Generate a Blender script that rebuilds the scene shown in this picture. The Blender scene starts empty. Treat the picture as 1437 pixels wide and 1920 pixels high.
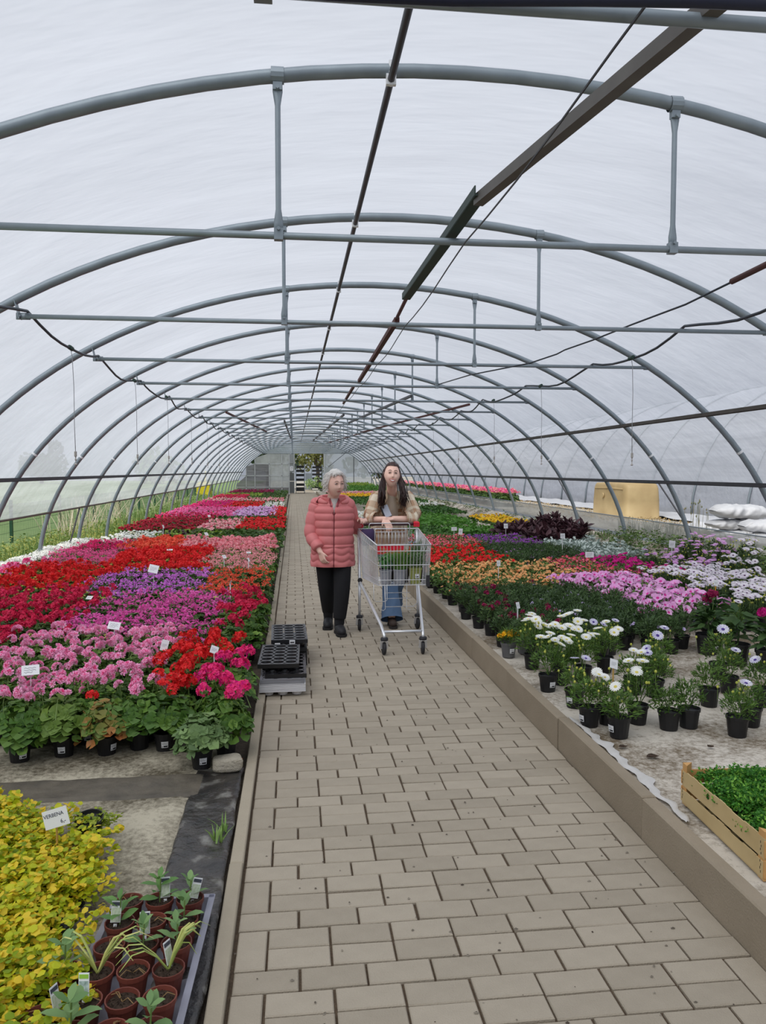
import bpy, math, random
import numpy as np
from mathutils import Vector, Matrix, Euler
random.seed(7); RNG = np.random.RandomState(7)
SC = bpy.context.scene
COL = SC.collection
PI = math.pi

# ------------------------------------------------------------------ camera
cam_d = bpy.data.cameras.new('camera'); cam = bpy.data.objects.new('camera', cam_d); COL.objects.link(cam)
SC.camera = cam
cam_d.sensor_fit = 'VERTICAL'; cam_d.sensor_height = 36.0; cam_d.lens = 1440.0 / 1920.0 * 36.0
cam_d.clip_start = 0.05; cam_d.clip_end = 400
YAW, PITCH = 0.11563, -0.05411
cam.location = (0, 0, 1.49)
cam.rotation_euler = (PI / 2 + PITCH, 0, -YAW)

# ------------------------------------------------------------------ exposure, sky
SC.view_settings.view_transform = 'Standard'; SC.view_settings.look = 'None'
SC.view_settings.gamma = 1.0; SC.view_settings.use_curve_mapping = False
SC.view_settings.exposure = 0.0
cy = SC.cycles
cy.max_bounces = 7; cy.diffuse_bounces = 4; cy.glossy_bounces = 2; cy.transmission_bounces = 5
cy.transparent_max_bounces = 16; cy.caustics_reflective = False; cy.caustics_refractive = False

def lin(c):
    return tuple((x / 12.92 if x <= 0.04045 else ((x + 0.055) / 1.055) ** 2.4) for x in c)
def rgb(r, g, b):
    return lin((r / 255, g / 255, b / 255)) + (1.0,)

W = bpy.data.worlds.new('overcast_sky'); SC.world = W; W.use_nodes = True
nt = W.node_tree; nt.nodes.clear()
wo = nt.nodes.new('ShaderNodeOutputWorld'); bg = nt.nodes.new('ShaderNodeBackground')
tc = nt.nodes.new('ShaderNodeTexCoord'); sp = nt.nodes.new('ShaderNodeSeparateXYZ')
cr = nt.nodes.new('ShaderNodeValToRGB'); nz = nt.nodes.new('ShaderNodeTexNoise'); mx = nt.nodes.new('ShaderNodeMixRGB')
nt.links.new(tc.outputs['Generated'], sp.inputs[0]); nt.links.new(sp.outputs['Z'], cr.inputs[0])
cr.color_ramp.elements[0].position = 0.0; cr.color_ramp.elements[0].color = (0.66, 0.72, 0.84, 1)
cr.color_ramp.elements[1].position = 0.6; cr.color_ramp.elements[1].color = (0.86, 0.93, 1.06, 1)
nz.inputs['Scale'].default_value = 2.2; nz.inputs['Detail'].default_value = 4
nt.links.new(tc.outputs['Generated'], nz.inputs['Vector'])
mx.blend_type = 'MULTIPLY'; mx.inputs[0].default_value = 0.25
nt.links.new(cr.outputs[0], mx.inputs[1]); nt.links.new(nz.outputs['Fac'], mx.inputs[2])
nt.links.new(mx.outputs[0], bg.inputs[0]); bg.inputs[1].default_value = 0.56
nt.links.new(bg.outputs[0], wo.inputs[0])
# a weak veiled sun through the cloud
sun_d = bpy.data.lights.new('sun', 'SUN'); sun_d.energy = 3.3; sun_d.angle = math.radians(55); sun_d.color = (1, 0.97, 0.92)
sun = bpy.data.objects.new('sun', sun_d); COL.objects.link(sun); sun.rotation_euler = (math.radians(28), math.radians(-22), 0)
sun.location = (0, 0, 8)

# ------------------------------------------------------------------ materials
MATS = {}
def mat(name, c1, c2=None, rough=0.6, metal=0.0, island=0.0, objr=0.0, noise=0.0, nscale=20.0, bump=0.0, bscale=60.0,
        trans=0.0, spec=0.4, third=None, coords='Object'):
    """principled material; colour mixes c1-c2 by noise, by mesh island and by object"""
    if name in MATS: return MATS[name]
    m = bpy.data.materials.new(name); m.use_nodes = True; t = m.node_tree; n = t.nodes; L = t.links
    b = n['Principled BSDF']; out = n['Material Output']
    b.inputs['Roughness'].default_value = rough; b.inputs['Metallic'].default_value = metal
    b.inputs['Specular IOR Level'].default_value = spec
    c2 = c2 or c1
    if island or objr or noise:
        fac = None
        def acc(sock, k):
            nonlocal fac
            mu = n.new('ShaderNodeMath'); mu.operation = 'MULTIPLY'; mu.inputs[1].default_value = k; L.new(sock, mu.inputs[0])
            if fac is None: fac = mu.outputs[0]
            else:
                ad = n.new('ShaderNodeMath'); ad.operation = 'ADD'; L.new(fac, ad.inputs[0]); L.new(mu.outputs[0], ad.inputs[1]); fac = ad.outputs[0]
        if island: acc(n.new('ShaderNodeNewGeometry').outputs['Random Per Island'], island)
        if objr: acc(n.new('ShaderNodeObjectInfo').outputs['Random'], objr)
        if noise:
            tcn = n.new('ShaderNodeTexCoord'); tn = n.new('ShaderNodeTexNoise')
            tn.inputs['Scale'].default_value = nscale; tn.inputs['Detail'].default_value = 5
            L.new(tcn.outputs[coords], tn.inputs['Vector']); acc(tn.outputs['Fac'], noise)
        r = n.new('ShaderNodeValToRGB'); r.color_ramp.elements[0].color = c1; r.color_ramp.elements[1].color = c2
        if third:
            e = r.color_ramp.elements.new(0.5); e.color = third
        L.new(fac, r.inputs[0]); L.new(r.outputs[0], b.inputs['Base Color']); csock = r.outputs[0]
    else:
        b.inputs['Base Color'].default_value = c1; csock = None
    if bump:
        tcn = n.new('ShaderNodeTexCoord'); tn = n.new('ShaderNodeTexNoise'); bp = n.new('ShaderNodeBump')
        tn.inputs['Scale'].default_value = bscale; tn.inputs['Detail'].default_value = 4
        L.new(tcn.outputs[coords], tn.inputs['Vector']); L.new(tn.outputs['Fac'], bp.inputs['Height'])
        bp.inputs['Strength'].default_value = bump; bp.inputs['Distance'].default_value = 0.01
        L.new(bp.outputs[0], b.inputs['Normal'])
    if trans:
        tr = n.new('ShaderNodeBsdfTranslucent'); ms = n.new('ShaderNodeMixShader'); ms.inputs[0].default_value = trans
        if csock: L.new(csock, tr.inputs[0])
        else: tr.inputs[0].default_value = c1
        L.new(b.outputs[0], ms.inputs[1]); L.new(tr.outputs[0], ms.inputs[2]); L.new(ms.outputs[0], out.inputs[0])
    MATS[name] = m
    return m

def film_mat(name, tint, clear, dirt=0.25, trcol=(0.92, 0.94, 0.97), dscale=(0.7, 3.0, 3.0), back=0.12):
    """greenhouse polythene: part clear, part light-scattering, streaked with dirt"""
    m = bpy.data.materials.new(name); m.use_nodes = True; t = m.node_tree; n = t.nodes; L = t.links; n.clear()
    out = n.new('ShaderNodeOutputMaterial'); tr = n.new('ShaderNodeBsdfTransparent'); tl = n.new('ShaderNodeBsdfTranslucent')
    df = n.new('ShaderNodeBsdfDiffuse'); gl = n.new('ShaderNodeBsdfGlossy'); gl.inputs['Roughness'].default_value = 0.25
    m1 = n.new('ShaderNodeMixShader'); m2 = n.new('ShaderNodeMixShader'); m3 = n.new('ShaderNodeMixShader')
    tcn = n.new('ShaderNodeTexCoord'); mp = n.new('ShaderNodeMapping'); mp.inputs['Scale'].default_value = dscale
    a = n.new('ShaderNodeTexNoise'); a.inputs['Scale'].default_value = 1.0; a.inputs['Detail'].default_value = 6; a.inputs['Roughness'].default_value = 0.6
    L.new(tcn.outputs['Object'], mp.inputs[0]); L.new(mp.outputs[0], a.inputs['Vector'])
    r = n.new('ShaderNodeValToRGB'); r.color_ramp.elements[0].position = 0.35; r.color_ramp.elements[1].position = 0.75
    k = 1 - dirt
    r.color_ramp.elements[0].color = tuple(x for x in tint) + (1,); r.color_ramp.elements[1].color = tuple(x * k for x in tint) + (1,)
    L.new(a.outputs['Fac'], r.inputs[0]); L.new(r.outputs[0], tl.inputs[0]); L.new(r.outputs[0], df.inputs[0])
    tr.inputs[0].default_value = trcol + (1,)
    m1.inputs[0].default_value = back; L.new(tl.outputs[0], m1.inputs[1]); L.new(df.outputs[0], m1.inputs[2])
    m2.inputs[0].default_value = clear; L.new(m1.outputs[0], m2.inputs[1]); L.new(tr.outputs[0], m2.inputs[2])
    m3.inputs[0].default_value = 0.03; L.new(m2.outputs[0], m3.inputs[1]); L.new(gl.outputs[0], m3.inputs[2])
    L.new(m3.outputs[0], out.inputs[0])
    # soft wrinkles
    w = n.new('ShaderNodeTexNoise'); w.inputs['Scale'].default_value = 1.0; w.inputs['Detail'].default_value = 3
    mp2 = n.new('ShaderNodeMapping'); mp2.inputs['Scale'].default_value = (1.2, 5, 5); mp2.inputs['Rotation'].default_value = (0, 0, 0.6)
    bp = n.new('ShaderNodeBump'); bp.inputs['Strength'].default_value = 0.5; bp.inputs['Distance'].default_value = 0.06
    L.new(tcn.outputs['Object'], mp2.inputs[0]); L.new(mp2.outputs[0], w.inputs['Vector']); L.new(w.outputs['Fac'], bp.inputs['Height'])
    for s in (tl, df, gl): L.new(bp.outputs[0], s.inputs['Normal'])
    MATS[name] = m
    return m

# ------------------------------------------------------------------ mesh building
class MB:
    def __init__(self): self.v = []; self.f = []; self.m = []; self.n = 0
    def add(self, vs, fs, mi=0):
        b = self.n; self.v.append(np.asarray(vs, float).reshape(-1, 3)); self.n += len(vs)
        for f in fs: self.f.append(tuple(i + b for i in f))
        self.m += [mi] * len(fs)
    def quad(self, a, b, c, d, mi=0): self.add([a, b, c, d], [(0, 1, 2, 3)], mi)
    def box(self, c, s, mi=0, rz=0.0, R=None, taper=1.0):
        x, y, z = s[0] / 2, s[1] / 2, s[2] / 2; k = taper
        v = np.array([(-x*k, -y*k, -z), (x*k, -y*k, -z), (x*k, y*k, -z), (-x*k, y*k, -z), (-x, -y, z), (x, -y, z), (x, y, z), (-x, y, z)])
        if R is None and rz: R = np.array(Matrix.Rotation(rz, 3, 'Z'))
        if R is not None: v = v @ np.array(R).T
        self.add(v + np.array(c), [(0, 3, 2, 1), (4, 5, 6, 7), (0, 1, 5, 4), (1, 2, 6, 5), (2, 3, 7, 6), (3, 0, 4, 7)], mi)
    def bbox(self, c, s, e, mi=0, rz=0.0, R=None):
        """box with chamfered top edges"""
        x, y, z = s[0] / 2, s[1] / 2, s[2] / 2
        v = np.array([(-x, -y, -z), (x, -y, -z), (x, y, -z), (-x, y, -z), (-x, -y, z-e), (x, -y, z-e), (x, y, z-e), (-x, y, z-e),
                      (-x+e, -y+e, z), (x-e, -y+e, z), (x-e, y-e, z), (-x+e, y-e, z)])
        if R is None and rz: R = np.array(Matrix.Rotation(rz, 3, 'Z'))
        if R is not None: v = v @ np.array(R).T
        self.add(v + np.array(c), [(0, 3, 2, 1), (0, 1, 5, 4), (1, 2, 6, 5), (2, 3, 7, 6), (3, 0, 4, 7), (4, 5, 9, 8), (5, 6, 10, 9), (6, 7, 11, 10), (7, 4, 8, 11), (8, 9, 10, 11)], mi)
    def bar(self, p0, p1, w, h, mi=0):
        p0 = Vector(p0); p1 = Vector(p1); d = (p1 - p0); L = d.length; d.normalize()
        up = Vector((0, 0, 1)) if abs(d.z) < 0.95 else Vector((1, 0, 0))
        s = d.cross(up).normalized(); u = s.cross(d)
        R = np.array([[s.x, d.x, u.x], [s.y, d.y, u.y], [s.z, d.z, u.z]])
        self.box((p0 + p1) / 2, (w, L, h), mi, R=R)
    def tube(self, pts, r, n=8, mi=0, cap=True, closed=False, flat=None):
        P = [Vector(p) for p in pts]; k = len(P)
        rs = r if hasattr(r, '__len__') else [r] * k
        T = []
        for i in range(k):
            a = P[(i - 1) % k] if (closed or i > 0) else P[i]; b = P[(i + 1) % k] if (closed or i < k - 1) else P[i]
            d = (b - a); T.append(d.normalized() if d.length > 1e-9 else Vector((0, 0, 1)))
        up = Vector((0, 0, 1)) if abs(T[0].z) < 0.9 else Vector((0, 1, 0))
        N = (up - T[0] * up.dot(T[0])).normalized()
        vs = []
        for i in range(k):
            N = (N - T[i] * N.dot(T[i])); N = N.normalized() if N.length > 1e-6 else T[i].orthogonal().normalized()
            B = T[i].cross(N)
            for j in range(n):
                a = 2 * PI * j / n
                fx = flat[i] if flat else 1.0
                vs.append(P[i] + N * math.cos(a) * rs[i] * fx + B * math.sin(a) * rs[i])
        fs = []
        for i in range(k if closed else k - 1):
            for j in range(n):
                a = i * n + j; b = i * n + (j + 1) % n; i2 = (i + 1) % k
                fs.append((a, b, i2 * n + (j + 1) % n, i2 * n + j))
        if cap and not closed:
            fs.append(tuple(range(n - 1, -1, -1))); fs.append(tuple((k - 1) * n + j for j in range(n)))
        self.add([tuple(v) for v in vs], fs, mi)
    def lathe(self, prof, n=16, c=(0, 0, 0), mi=0, R=None, sx=1.0, sy=1.0, cap0=False, cap1=False):
        vs = []
        for (r, z) in prof:
            for j in range(n):
                a = 2 * PI * j / n; vs.append((r * math.cos(a) * sx, r * math.sin(a) * sy, z))
        vs = np.array(vs)
        if R is not None: vs = vs @ np.array(R).T
        vs = vs + np.array(c); fs = []
        for i in range(len(prof) - 1):
            for j in range(n): fs.append((i*n + j, i*n + (j+1) % n, (i+1)*n + (j+1) % n, (i+1)*n + j))
        if cap0: fs.append(tuple(range(n - 1, -1, -1)))
        if cap1: fs.append(tuple((len(prof) - 1) * n + j for j in range(n)))
        self.add(vs, fs, mi)
    def grid(self, fn, nu, nv, mi=0, closeu=False):
        vs = [fn(i / (nu if closeu else nu - 1) if nu > 1 else 0, j / (nv - 1)) for j in range(nv) for i in range(nu)]
        fs = []
        for j in range(nv - 1):
            for i in range(nu if closeu else nu - 1):
                i2 = (i + 1) % nu; fs.append((j*nu + i, j*nu + i2, (j+1)*nu + i2, (j+1)*nu + i))
        self.add(vs, fs, mi)
    def mesh(self, name, smooth=False):
        me = bpy.data.meshes.new(name)
        V = np.concatenate(self.v) if self.v else np.zeros((0, 3))
        me.from_pydata(V.tolist(), [], self.f)
        me.polygons.foreach_set('material_index', self.m)
        if smooth: me.polygons.foreach_set('use_smooth', [True] * len(self.f))
        me.update()
        return me
    def build(self, name, mats=None, parent=None, smooth=False, kind=None):
        me = self.mesh(name, smooth)
        for m in (mats if isinstance(mats, (list, tuple)) else [mats] if mats else []): me.materials.append(m)
        return put(name, me, parent, kind)

def put(name, me, parent=None, kind=None, loc=None, mats=None, rot=None, scale=None):
    o = bpy.data.objects.new(name, me); COL.objects.link(o)
    if parent is not None: o.parent = parent
    if kind: o['kind'] = kind
    if loc is not None: o.location = loc
    if rot is not None: o.rotation_euler = rot
    if scale is not None: o.scale = scale if hasattr(scale, '__len__') else (scale,) * 3
    if mats:
        for i, m in enumerate(mats):
            o.material_slots[i].link = 'OBJECT'; o.material_slots[i].material = m
    return o
def tag(o, label, cat, group=None):
    o['label'] = label; o['category'] = cat
    if group: o['group'] = group
    return o
def thing(name, label, cat, loc=(0, 0, 0), rz=0.0, group=None, rot=None, scale=None):
    o = bpy.data.objects.new(name, None); COL.objects.link(o); o.location = loc
    o.rotation_euler = rot if rot else (0, 0, rz); o.empty_display_size = 0.1
    if scale is not None: o.scale = (scale,) * 3
    return tag(o, label, cat, group)
def ony(x, y, Y):
    """world point at distance Y along the house that the photograph shows at pixel x, y"""
    a, b = (x - 718.5) / 1440, (960 - y) / 1440
    cp_, sp_, cy_, sy_ = math.cos(PITCH), math.sin(PITCH), math.cos(YAW), math.sin(YAW)
    fw = Vector((sy_ * cp_, cy_ * cp_, sp_)); rt = Vector((cy_, -sy_, 0)); up = rt.cross(fw); r = fw + rt * a + up * b
    return Vector((0, 0, 1.49)) + r * (Y / r.y)
def remesh(mb, voxel, smooth=2):
    """join overlapping closed lofts into one continuous skin"""
    me = mb.mesh('tmp'); o = bpy.data.objects.new('tmp', me); COL.objects.link(o)
    md = o.modifiers.new('r', 'REMESH'); md.mode = 'VOXEL'; md.voxel_size = voxel
    if smooth:
        s = o.modifiers.new('s', 'SMOOTH'); s.iterations = smooth; s.factor = 0.5
    dg = bpy.context.evaluated_depsgraph_get(); dg.update()
    out = bpy.data.meshes.new_from_object(o.evaluated_get(dg)); bpy.data.objects.remove(o); bpy.data.meshes.remove(me)
    out.polygons.foreach_set('use_smooth', [True] * len(out.polygons)); out.materials.clear()
    return out

# ------------------------------------------------------------------ shared materials
galv = mat('galvanised_steel', rgb(152, 163, 170), rgb(122, 132, 140), rough=0.42, metal=0.35, noise=1.0, nscale=9, spec=0.5)
galv_far = galv
dark_steel = mat('dark_steel', rgb(82, 82, 88), rgb(62, 62, 66), rough=0.5, metal=0.5, noise=1.0, nscale=12)
white_pl = mat('white_plastic', rgb(232, 233, 236), rough=0.4)
black_pl = mat('black_plastic', rgb(36, 36, 38), rgb(24, 24, 26), rough=0.45, objr=1.0)
rubber = mat('rubber', rgb(48, 48, 52), rough=0.7)
chrome = mat('chrome', rgb(226, 228, 232), rough=0.3, metal=0.5, spec=0.6)
soil = mat('soil', rgb(46, 35, 27), rgb(78, 62, 50), rough=0.95, noise=1.2, nscale=120, bump=0.8, bscale=150)
terracotta = mat('terracotta_plastic', rgb(128, 66, 52), rgb(96, 48, 40), rough=0.6, objr=1.0)
print_black = mat('black_print', rgb(40, 40, 44), rough=0.7)
# ================================================================== large structure
CX, EA, EB = 0.78, 4.44, 3.28           # hoop ellipse: centre, half width, height
PXL, PXR = -0.19, 1.395                 # paved path
KX0, KX1, KZ = 1.395, 1.455, 0.17       # raised kerb on the right
GZ = 0.15                               # bed level right
Y_END = 49.5
def hoop_x(z, s): return CX + s * EA * math.sqrt(max(0, 1 - (z / EB) ** 2))
def hoop_pt(t, d=0.0): return (CX + (EA + d) * math.cos(t), (EB + d) * math.sin(t))   # t: 0 right foot .. pi left foot
def nz2(x, y, s=1.0, k=0):
    from mathutils import noise
    return noise.noise(Vector((x * s, y * s, k * 7.3)))

# --- ground outside
lawn = mat('lawn', rgb(112, 142, 84), rgb(140, 160, 106), rough=0.95, noise=1.2, nscale=1.6, bump=0.6, bscale=40)
gravel = mat('gravel', rgb(150, 143, 130), rgb(196, 190, 178), rough=0.95, noise=1.2, nscale=30, bump=0.5, bscale=60)
b = MB(); b.grid(lambda u, v: (-60 + 56.3 * u, -12 + 130 * v, -0.06 + 0.05 * nz2(u * 40, v * 60)), 30, 60)
b.build('lawn_left', lawn, kind='structure')
b = MB(); b.grid(lambda u, v: (5.22 + 60 * u, -12 + 130 * v, 0.5 + 0.03 * nz2(u * 60, v * 90)), 40, 80)
b.build('ground_right', gravel, kind='structure')
b = MB(); b.grid(lambda u, v: (-3.8 + 9.1 * u, Y_END + 0.1 + 60 * v, -0.015), 4, 8)
b.build('ground_back', gravel, kind='structure')

# --- bed floors: ground cloth
def cloth_mat(name, a, c, dk, scale, lo=.43, hi=.56):
    m = mat(name, a, c, rough=0.9, noise=0.6, nscale=scale, bump=0.5, bscale=25)
    t = m.node_tree; n = t.nodes; L = t.links; bs = n['Principled BSDF']
    src = bs.inputs['Base Color'].links[0].from_socket
    tcn = n.new('ShaderNodeTexCoord'); t1 = n.new('ShaderNodeTexNoise'); t1.inputs['Scale'].default_value = 38; t1.inputs['Detail'].default_value = 8
    t1.inputs['Roughness'].default_value = 0.75
    t2 = n.new('ShaderNodeTexNoise'); t2.inputs['Scale'].default_value = 2.2; t2.inputs['Detail'].default_value = 3
    ad = n.new('ShaderNodeMath'); ad.operation = 'ADD'; rr = n.new('ShaderNodeValToRGB')
    rr.color_ramp.elements[0].position = 1.02; rr.color_ramp.elements[1].position = 1.18
    mulx = n.new('ShaderNodeMixRGB'); mulx.inputs[2].default_value = dk
    L.new(tcn.outputs['Object'], t1.inputs['Vector']); L.new(tcn.outputs['Object'], t2.inputs['Vector'])
    L.new(t1.outputs['Fac'], ad.inputs[0]); L.new(t2.outputs['Fac'], ad.inputs[1])
    rr.color_ramp.elements[0].position = lo; rr.color_ramp.elements[1].position = hi
    mm = n.new('ShaderNodeMath'); mm.operation = 'MULTIPLY'; mm.inputs[1].default_value = 0.5
    L.new(ad.outputs[0], mm.inputs[0]); L.new(mm.outputs[0], rr.inputs[0])
    L.new(rr.outputs[0], mulx.inputs[0]); L.new(src, mulx.inputs[1]); L.new(mulx.outputs[0], bs.inputs['Base Color'])
    return m
cloth_l = cloth_mat('grey_cloth', rgb(172, 164, 144), rgb(196, 188, 168), rgb(84, 76, 60), 6, .41, .58)
cloth_r = cloth_mat('white_cloth', rgb(196, 188, 174), rgb(220, 212, 202), rgb(112, 98, 78), 3, .45, .60)
earth = mat('dark_earth', rgb(52, 44, 38), rgb(92, 82, 70), rough=0.95, noise=1.2, nscale=25, bump=0.9, bscale=60)
b = MB(); b.grid(lambda u, v: (-3.75 + 3.57 * u, -3 + 52.5 * v, -0.03 + 0.006 * nz2(u * 12, v * 180)), 30, 160)
fl = b.build('floor_left', earth, kind='structure', smooth=True)
def bedz(x, y):
    s = max(0.0, min(1.0, (x - 4.55) / 0.6)); s = s * s * (3 - 2 * s)
    return GZ - 0.008 + 0.30 * s + 0.006 * nz2(x, y, 3.1) + 0.004 * nz2(x, y, 9)
b = MB(); b.grid(lambda u, v: (KX1 - 0.01 + (5.2 - KX1) * u, -3 + 52.5 * v ** 1.6, bedz(KX1 - 0.01 + (5.2 - KX1) * u, -3 + 52.5 * v ** 1.6)), 60, 220)
b.build('floor_right', cloth_r, kind='structure', smooth=True)
b = MB()
b.grid(lambda u, v: (1.455 + 0.02 + 0.03 * nz2(v * 12, 2) + (0.05 + 0.05 * nz2(v * 14, 5)) * u * (.2 + .8 * math.sin(v * PI) ** .5), 2.7 + 1.25 * v, GZ + 0.004 + 0.004 * math.sin(u * PI) + .003 * nz2(v * 60, u * 3)), 7, 120)
tag(b.build('plastic_sheet_edge', mat('white_sheet', rgb(212, 210, 208), rgb(180, 176, 170), noise=1, nscale=14, rough=0.6), smooth=True), 'turned-up white edge of the ground cloth along the raised concrete kerb', 'ground cloth')

# pale fleece under the geraniums, with wrinkles; its front hem near the black band
def fleece(name, x0, x1, y0, y1, nx, ny, amp, label, material, ragged=0.02, cat='ground cloth', z0=0.0):
    mb = MB()
    def fn(u, v):
        x = x0 + (x1 - x0) * u; y = y0 + (y1 - y0) * v
        e = min(u, 1 - u, v, 1 - v)
        y += ragged * nz2(x, y, 2.5, 3) * (1 - v) ; x += ragged * 0.6 * nz2(x, y, 3.5, 5)
        return (x, y, z0 + 0.004 + amp * (0.5 + nz2(x, y * 2.2, 3.0, 1)) + amp * 0.5 * nz2(x, y, 11, 2) - (0.01 if e < 1e-6 else 0))
    mb.grid(fn, nx, ny); o = mb.build(name, material, smooth=True)
    return tag(o, label, cat)
fleece('ground_cloth', -3.7, -0.33, 3.74, 49.4, 60, 240, 0.008, 'dirty pale ground cloth under the rows of geraniums left of the path', cloth_l, ragged=0.05)
fleece('ground_cloth', -3.7, -0.47, 1.4, 3.56, 60, 60, 0.008, 'stained pale ground cloth under the yellow plants and herb tray', cloth_l)
blackfilm = mat('black_plastic_sheet', rgb(38, 37, 36), rgb(124, 122, 116), rough=0.34, noise=1.0, nscale=9, bump=1.0, bscale=26, spec=0.6, third=rgb(58, 54, 50))
for e_ in blackfilm.node_tree.nodes:
    if e_.bl_idname == 'ShaderNodeValToRGB': e_.color_ramp.elements[0].position = .35; e_.color_ramp.elements[1].position = .56; e_.color_ramp.elements[2].position = .68
fleece('black_plastic_sheet', -0.49, -0.262, 1.2, 3.85, 24, 110, 0.014, 'creased black plastic strip between the left kerb and the pale cloth', blackfilm, 0.03, 'plastic sheet', 0.0)
fleece('black_plastic_sheet', -3.7, -0.44, 3.5, 3.76, 110, 16, 0.012, 'dirty black plastic band lying across the bed in front of the first geraniums', mat('black_band', rgb(44, 42, 40), rgb(112, 104, 90), rough=0.6, noise=1.2, nscale=9, bump=1.0, bscale=20), 0.04, 'plastic sheet', 0.006)

# --- paved path: every nearby paver its own piece
paver_m = mat('paver_concrete', rgb(148, 138, 122), rgb(176, 165, 148), rough=0.9, objr=0.5, noise=0.55, nscale=14, bump=0.35, bscale=220)
joint_m = mat('joint_dirt', rgb(70, 56, 44), rgb(108, 92, 74), rough=0.95, noise=1.1, nscale=60, bump=0.8, bscale=150)
path = MB(); path.box(((PXL + PXR) / 2 - 0.012, 31, -0.035), (PXR - PXL + 0.045, 68, 0.05), 0)
path = path.build('path', joint_m, kind='structure')
PW = (PXR - PXL) / 8; RP = 0.1012; J = 0.0078
pm = {}
for nm, sz in (('paver', (PW - J, RP - J, 0.05)), ('paver_deep', (PW / 2 - J, 2 * RP - J, 0.05))):
    q = MB(); q.bbox((0, 0, -0.025), sz, 0.0035); me = q.mesh(nm); me.materials.append(paver_m); pm[nm] = me
rows = []
k = -4
while True:
    y0 = 2.244 + 0.3035 * k
    if y0 > 62: break
    for i in range(8): rows.append((y0 - RP / 2, PXL + PW * (i + 0.5), 'paver'))
    rows.append((y0 + RP, PXL + PW / 4, 'paver_deep')); rows.append((y0 + RP, PXR - PW / 4, 'paver_deep'))
    for r_ in (0.5, 1.5):
        for i in range(7): rows.append((y0 + RP * r_, PXL + PW * (i + 1), 'paver'))
    k += 1
rows = [r for r in rows if r[0] > 1.75]; rows.sort()
far = MB(); cnt = 0
for (y, x, nm) in rows:
    dz = RNG.normal(0, 0.0012); tx, ty = RNG.normal(0, 0.006, 2)
    if cnt < 300:
        put('paver', pm[nm], path, loc=(x + RNG.normal(0, .0008), y + RNG.normal(0, .0008), dz), rot=(tx, ty, RNG.normal(0, 0.004))); cnt += 1
    else:
        sz = (PW - J, RP - J, 0.05) if nm == 'paver' else (PW / 2 - J, 2 * RP - J, 0.05)
        if y > 14: sz = (sz[0], sz[1], sz[2])
        far.bbox((x, y, -0.025 + dz), sz, 0.0035)
fm = mat('paver_concrete_far', rgb(148, 138, 122), rgb(176, 165, 148), rough=0.9, island=0.5, noise=0.55, nscale=14, bump=0.3, bscale=220)
far.build('paver_field', fm, path, kind='stuff')

# crumbs and bits lying on the paving
cb = MB(); rgc = np.random.RandomState(31)
for _ in range(240):
    x_, y_ = rgc.uniform(PXL, PXR), 1.9 + 8 * rgc.rand() ** 1.5; r_ = rgc.uniform(.0015, .005)
    cb.lathe([(.2 * r_, 0), (r_, .3 * r_), (.3 * r_, .9 * r_)], 5, (x_, y_, .001), sx=rgc.uniform(.6, 2))
tag(cb.build('paving_crumbs', mat('crumbs', rgb(60, 48, 40), rgb(150, 142, 128), island=1, rough=.9), kind='stuff'), 'small crumbs of soil and grit scattered over the paved path', 'crumbs')
# --- kerbs, stone by stone
kerb_m = mat('kerb_concrete', rgb(150, 140, 122), rgb(174, 163, 144), rough=0.9, objr=0.35, noise=0.7, nscale=7, bump=0.3, bscale=150)
kl = thing('edging_kerb', 'low flush concrete edging along the left side of the path', 'kerb'); kr = thing('raised_kerb', 'raised concrete kerb along the right side of the path', 'kerb')
q = MB(); q.bbox((0, 0, 0), (0.05, 0.995, 0.08), 0.004); kml = q.mesh('kerb_stone'); kml.materials.append(kerb_m)
q = MB(); q.bbox((0, 0, 0), (KX1 - KX0, 0.994, KZ + 0.06), 0.006); kmr = q.mesh('kerb_stone'); 
kerb_d = mat('kerb_concrete_brown', rgb(132, 120, 102), rgb(160, 147, 128), rough=0.9, objr=0.3, noise=0.8, nscale=5, bump=0.3, bscale=150)
kmr.materials.append(kerb_d)
for i in range(48):
    y = 0.853 + 1.0 * i + 0.5
    put('kerb_stone', kml, kl, loc=(-0.222 + RNG.normal(0, .0015), y, -0.02 + RNG.normal(0, 0.001)), rot=(RNG.normal(0, .001), 0, RNG.normal(0, .002)))
    put('kerb_stone', kmr, kr, loc=((KX0 + KX1) / 2 + RNG.normal(0, .0015), y + 0.05, (KZ - 0.06) / 2 + RNG.normal(0, 0.0012)), rot=(RNG.normal(0, .001), 0, RNG.normal(0, .002)))

# --- film skin
film = film_mat('roof_film', (0.80, 0.83, 0.895), 0.36, dirt=0.14, dscale=(0.5, 1.5, 1.5), back=0.10)
film_side = film_mat('side_film', (0.88, 0.90, 0.94), 0.34, dirt=0.3, dscale=(0.5, 0.35, 9), back=0.15)
YB = [-0.5 + 2 * i for i in range(-2, 26)]
def skin(name, t0, t1, nt_, m, y0=-4.5, y1=Y_END):
    mb = MB(); ny = int((y1 - y0) / 0.25) + 1
    def fn(u, v):
        t = t0 + (t1 - t0) * u; y = y0 + (y1 - y0) * v
        ph = ((y - 1.5) / 2.0) % 1.0
        d = 0.036 - 0.022 * math.sin(ph * PI) ** 2 + 0.010 * nz2(t * 6, y, 1.1, 4) * math.sin(ph * PI)
        x, z = hoop_pt(t, d); return (x, y, z)
    mb.grid(fn, nt_, ny); return mb.build(name, m, kind='structure', smooth=True)
def tz(z, s):
    a = math.asin(min(1, z / EB)); return a if s > 0 else PI - a
skin('ceiling', tz(2.06, 1), tz(1.37, -1), 70, film)
skin('wall_left', tz(1.37, -1), tz(0.885, -1), 8, film_side)
skin('wall_right', tz(1.34, 1), tz(2.06, 1), 10, film_side)
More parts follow.
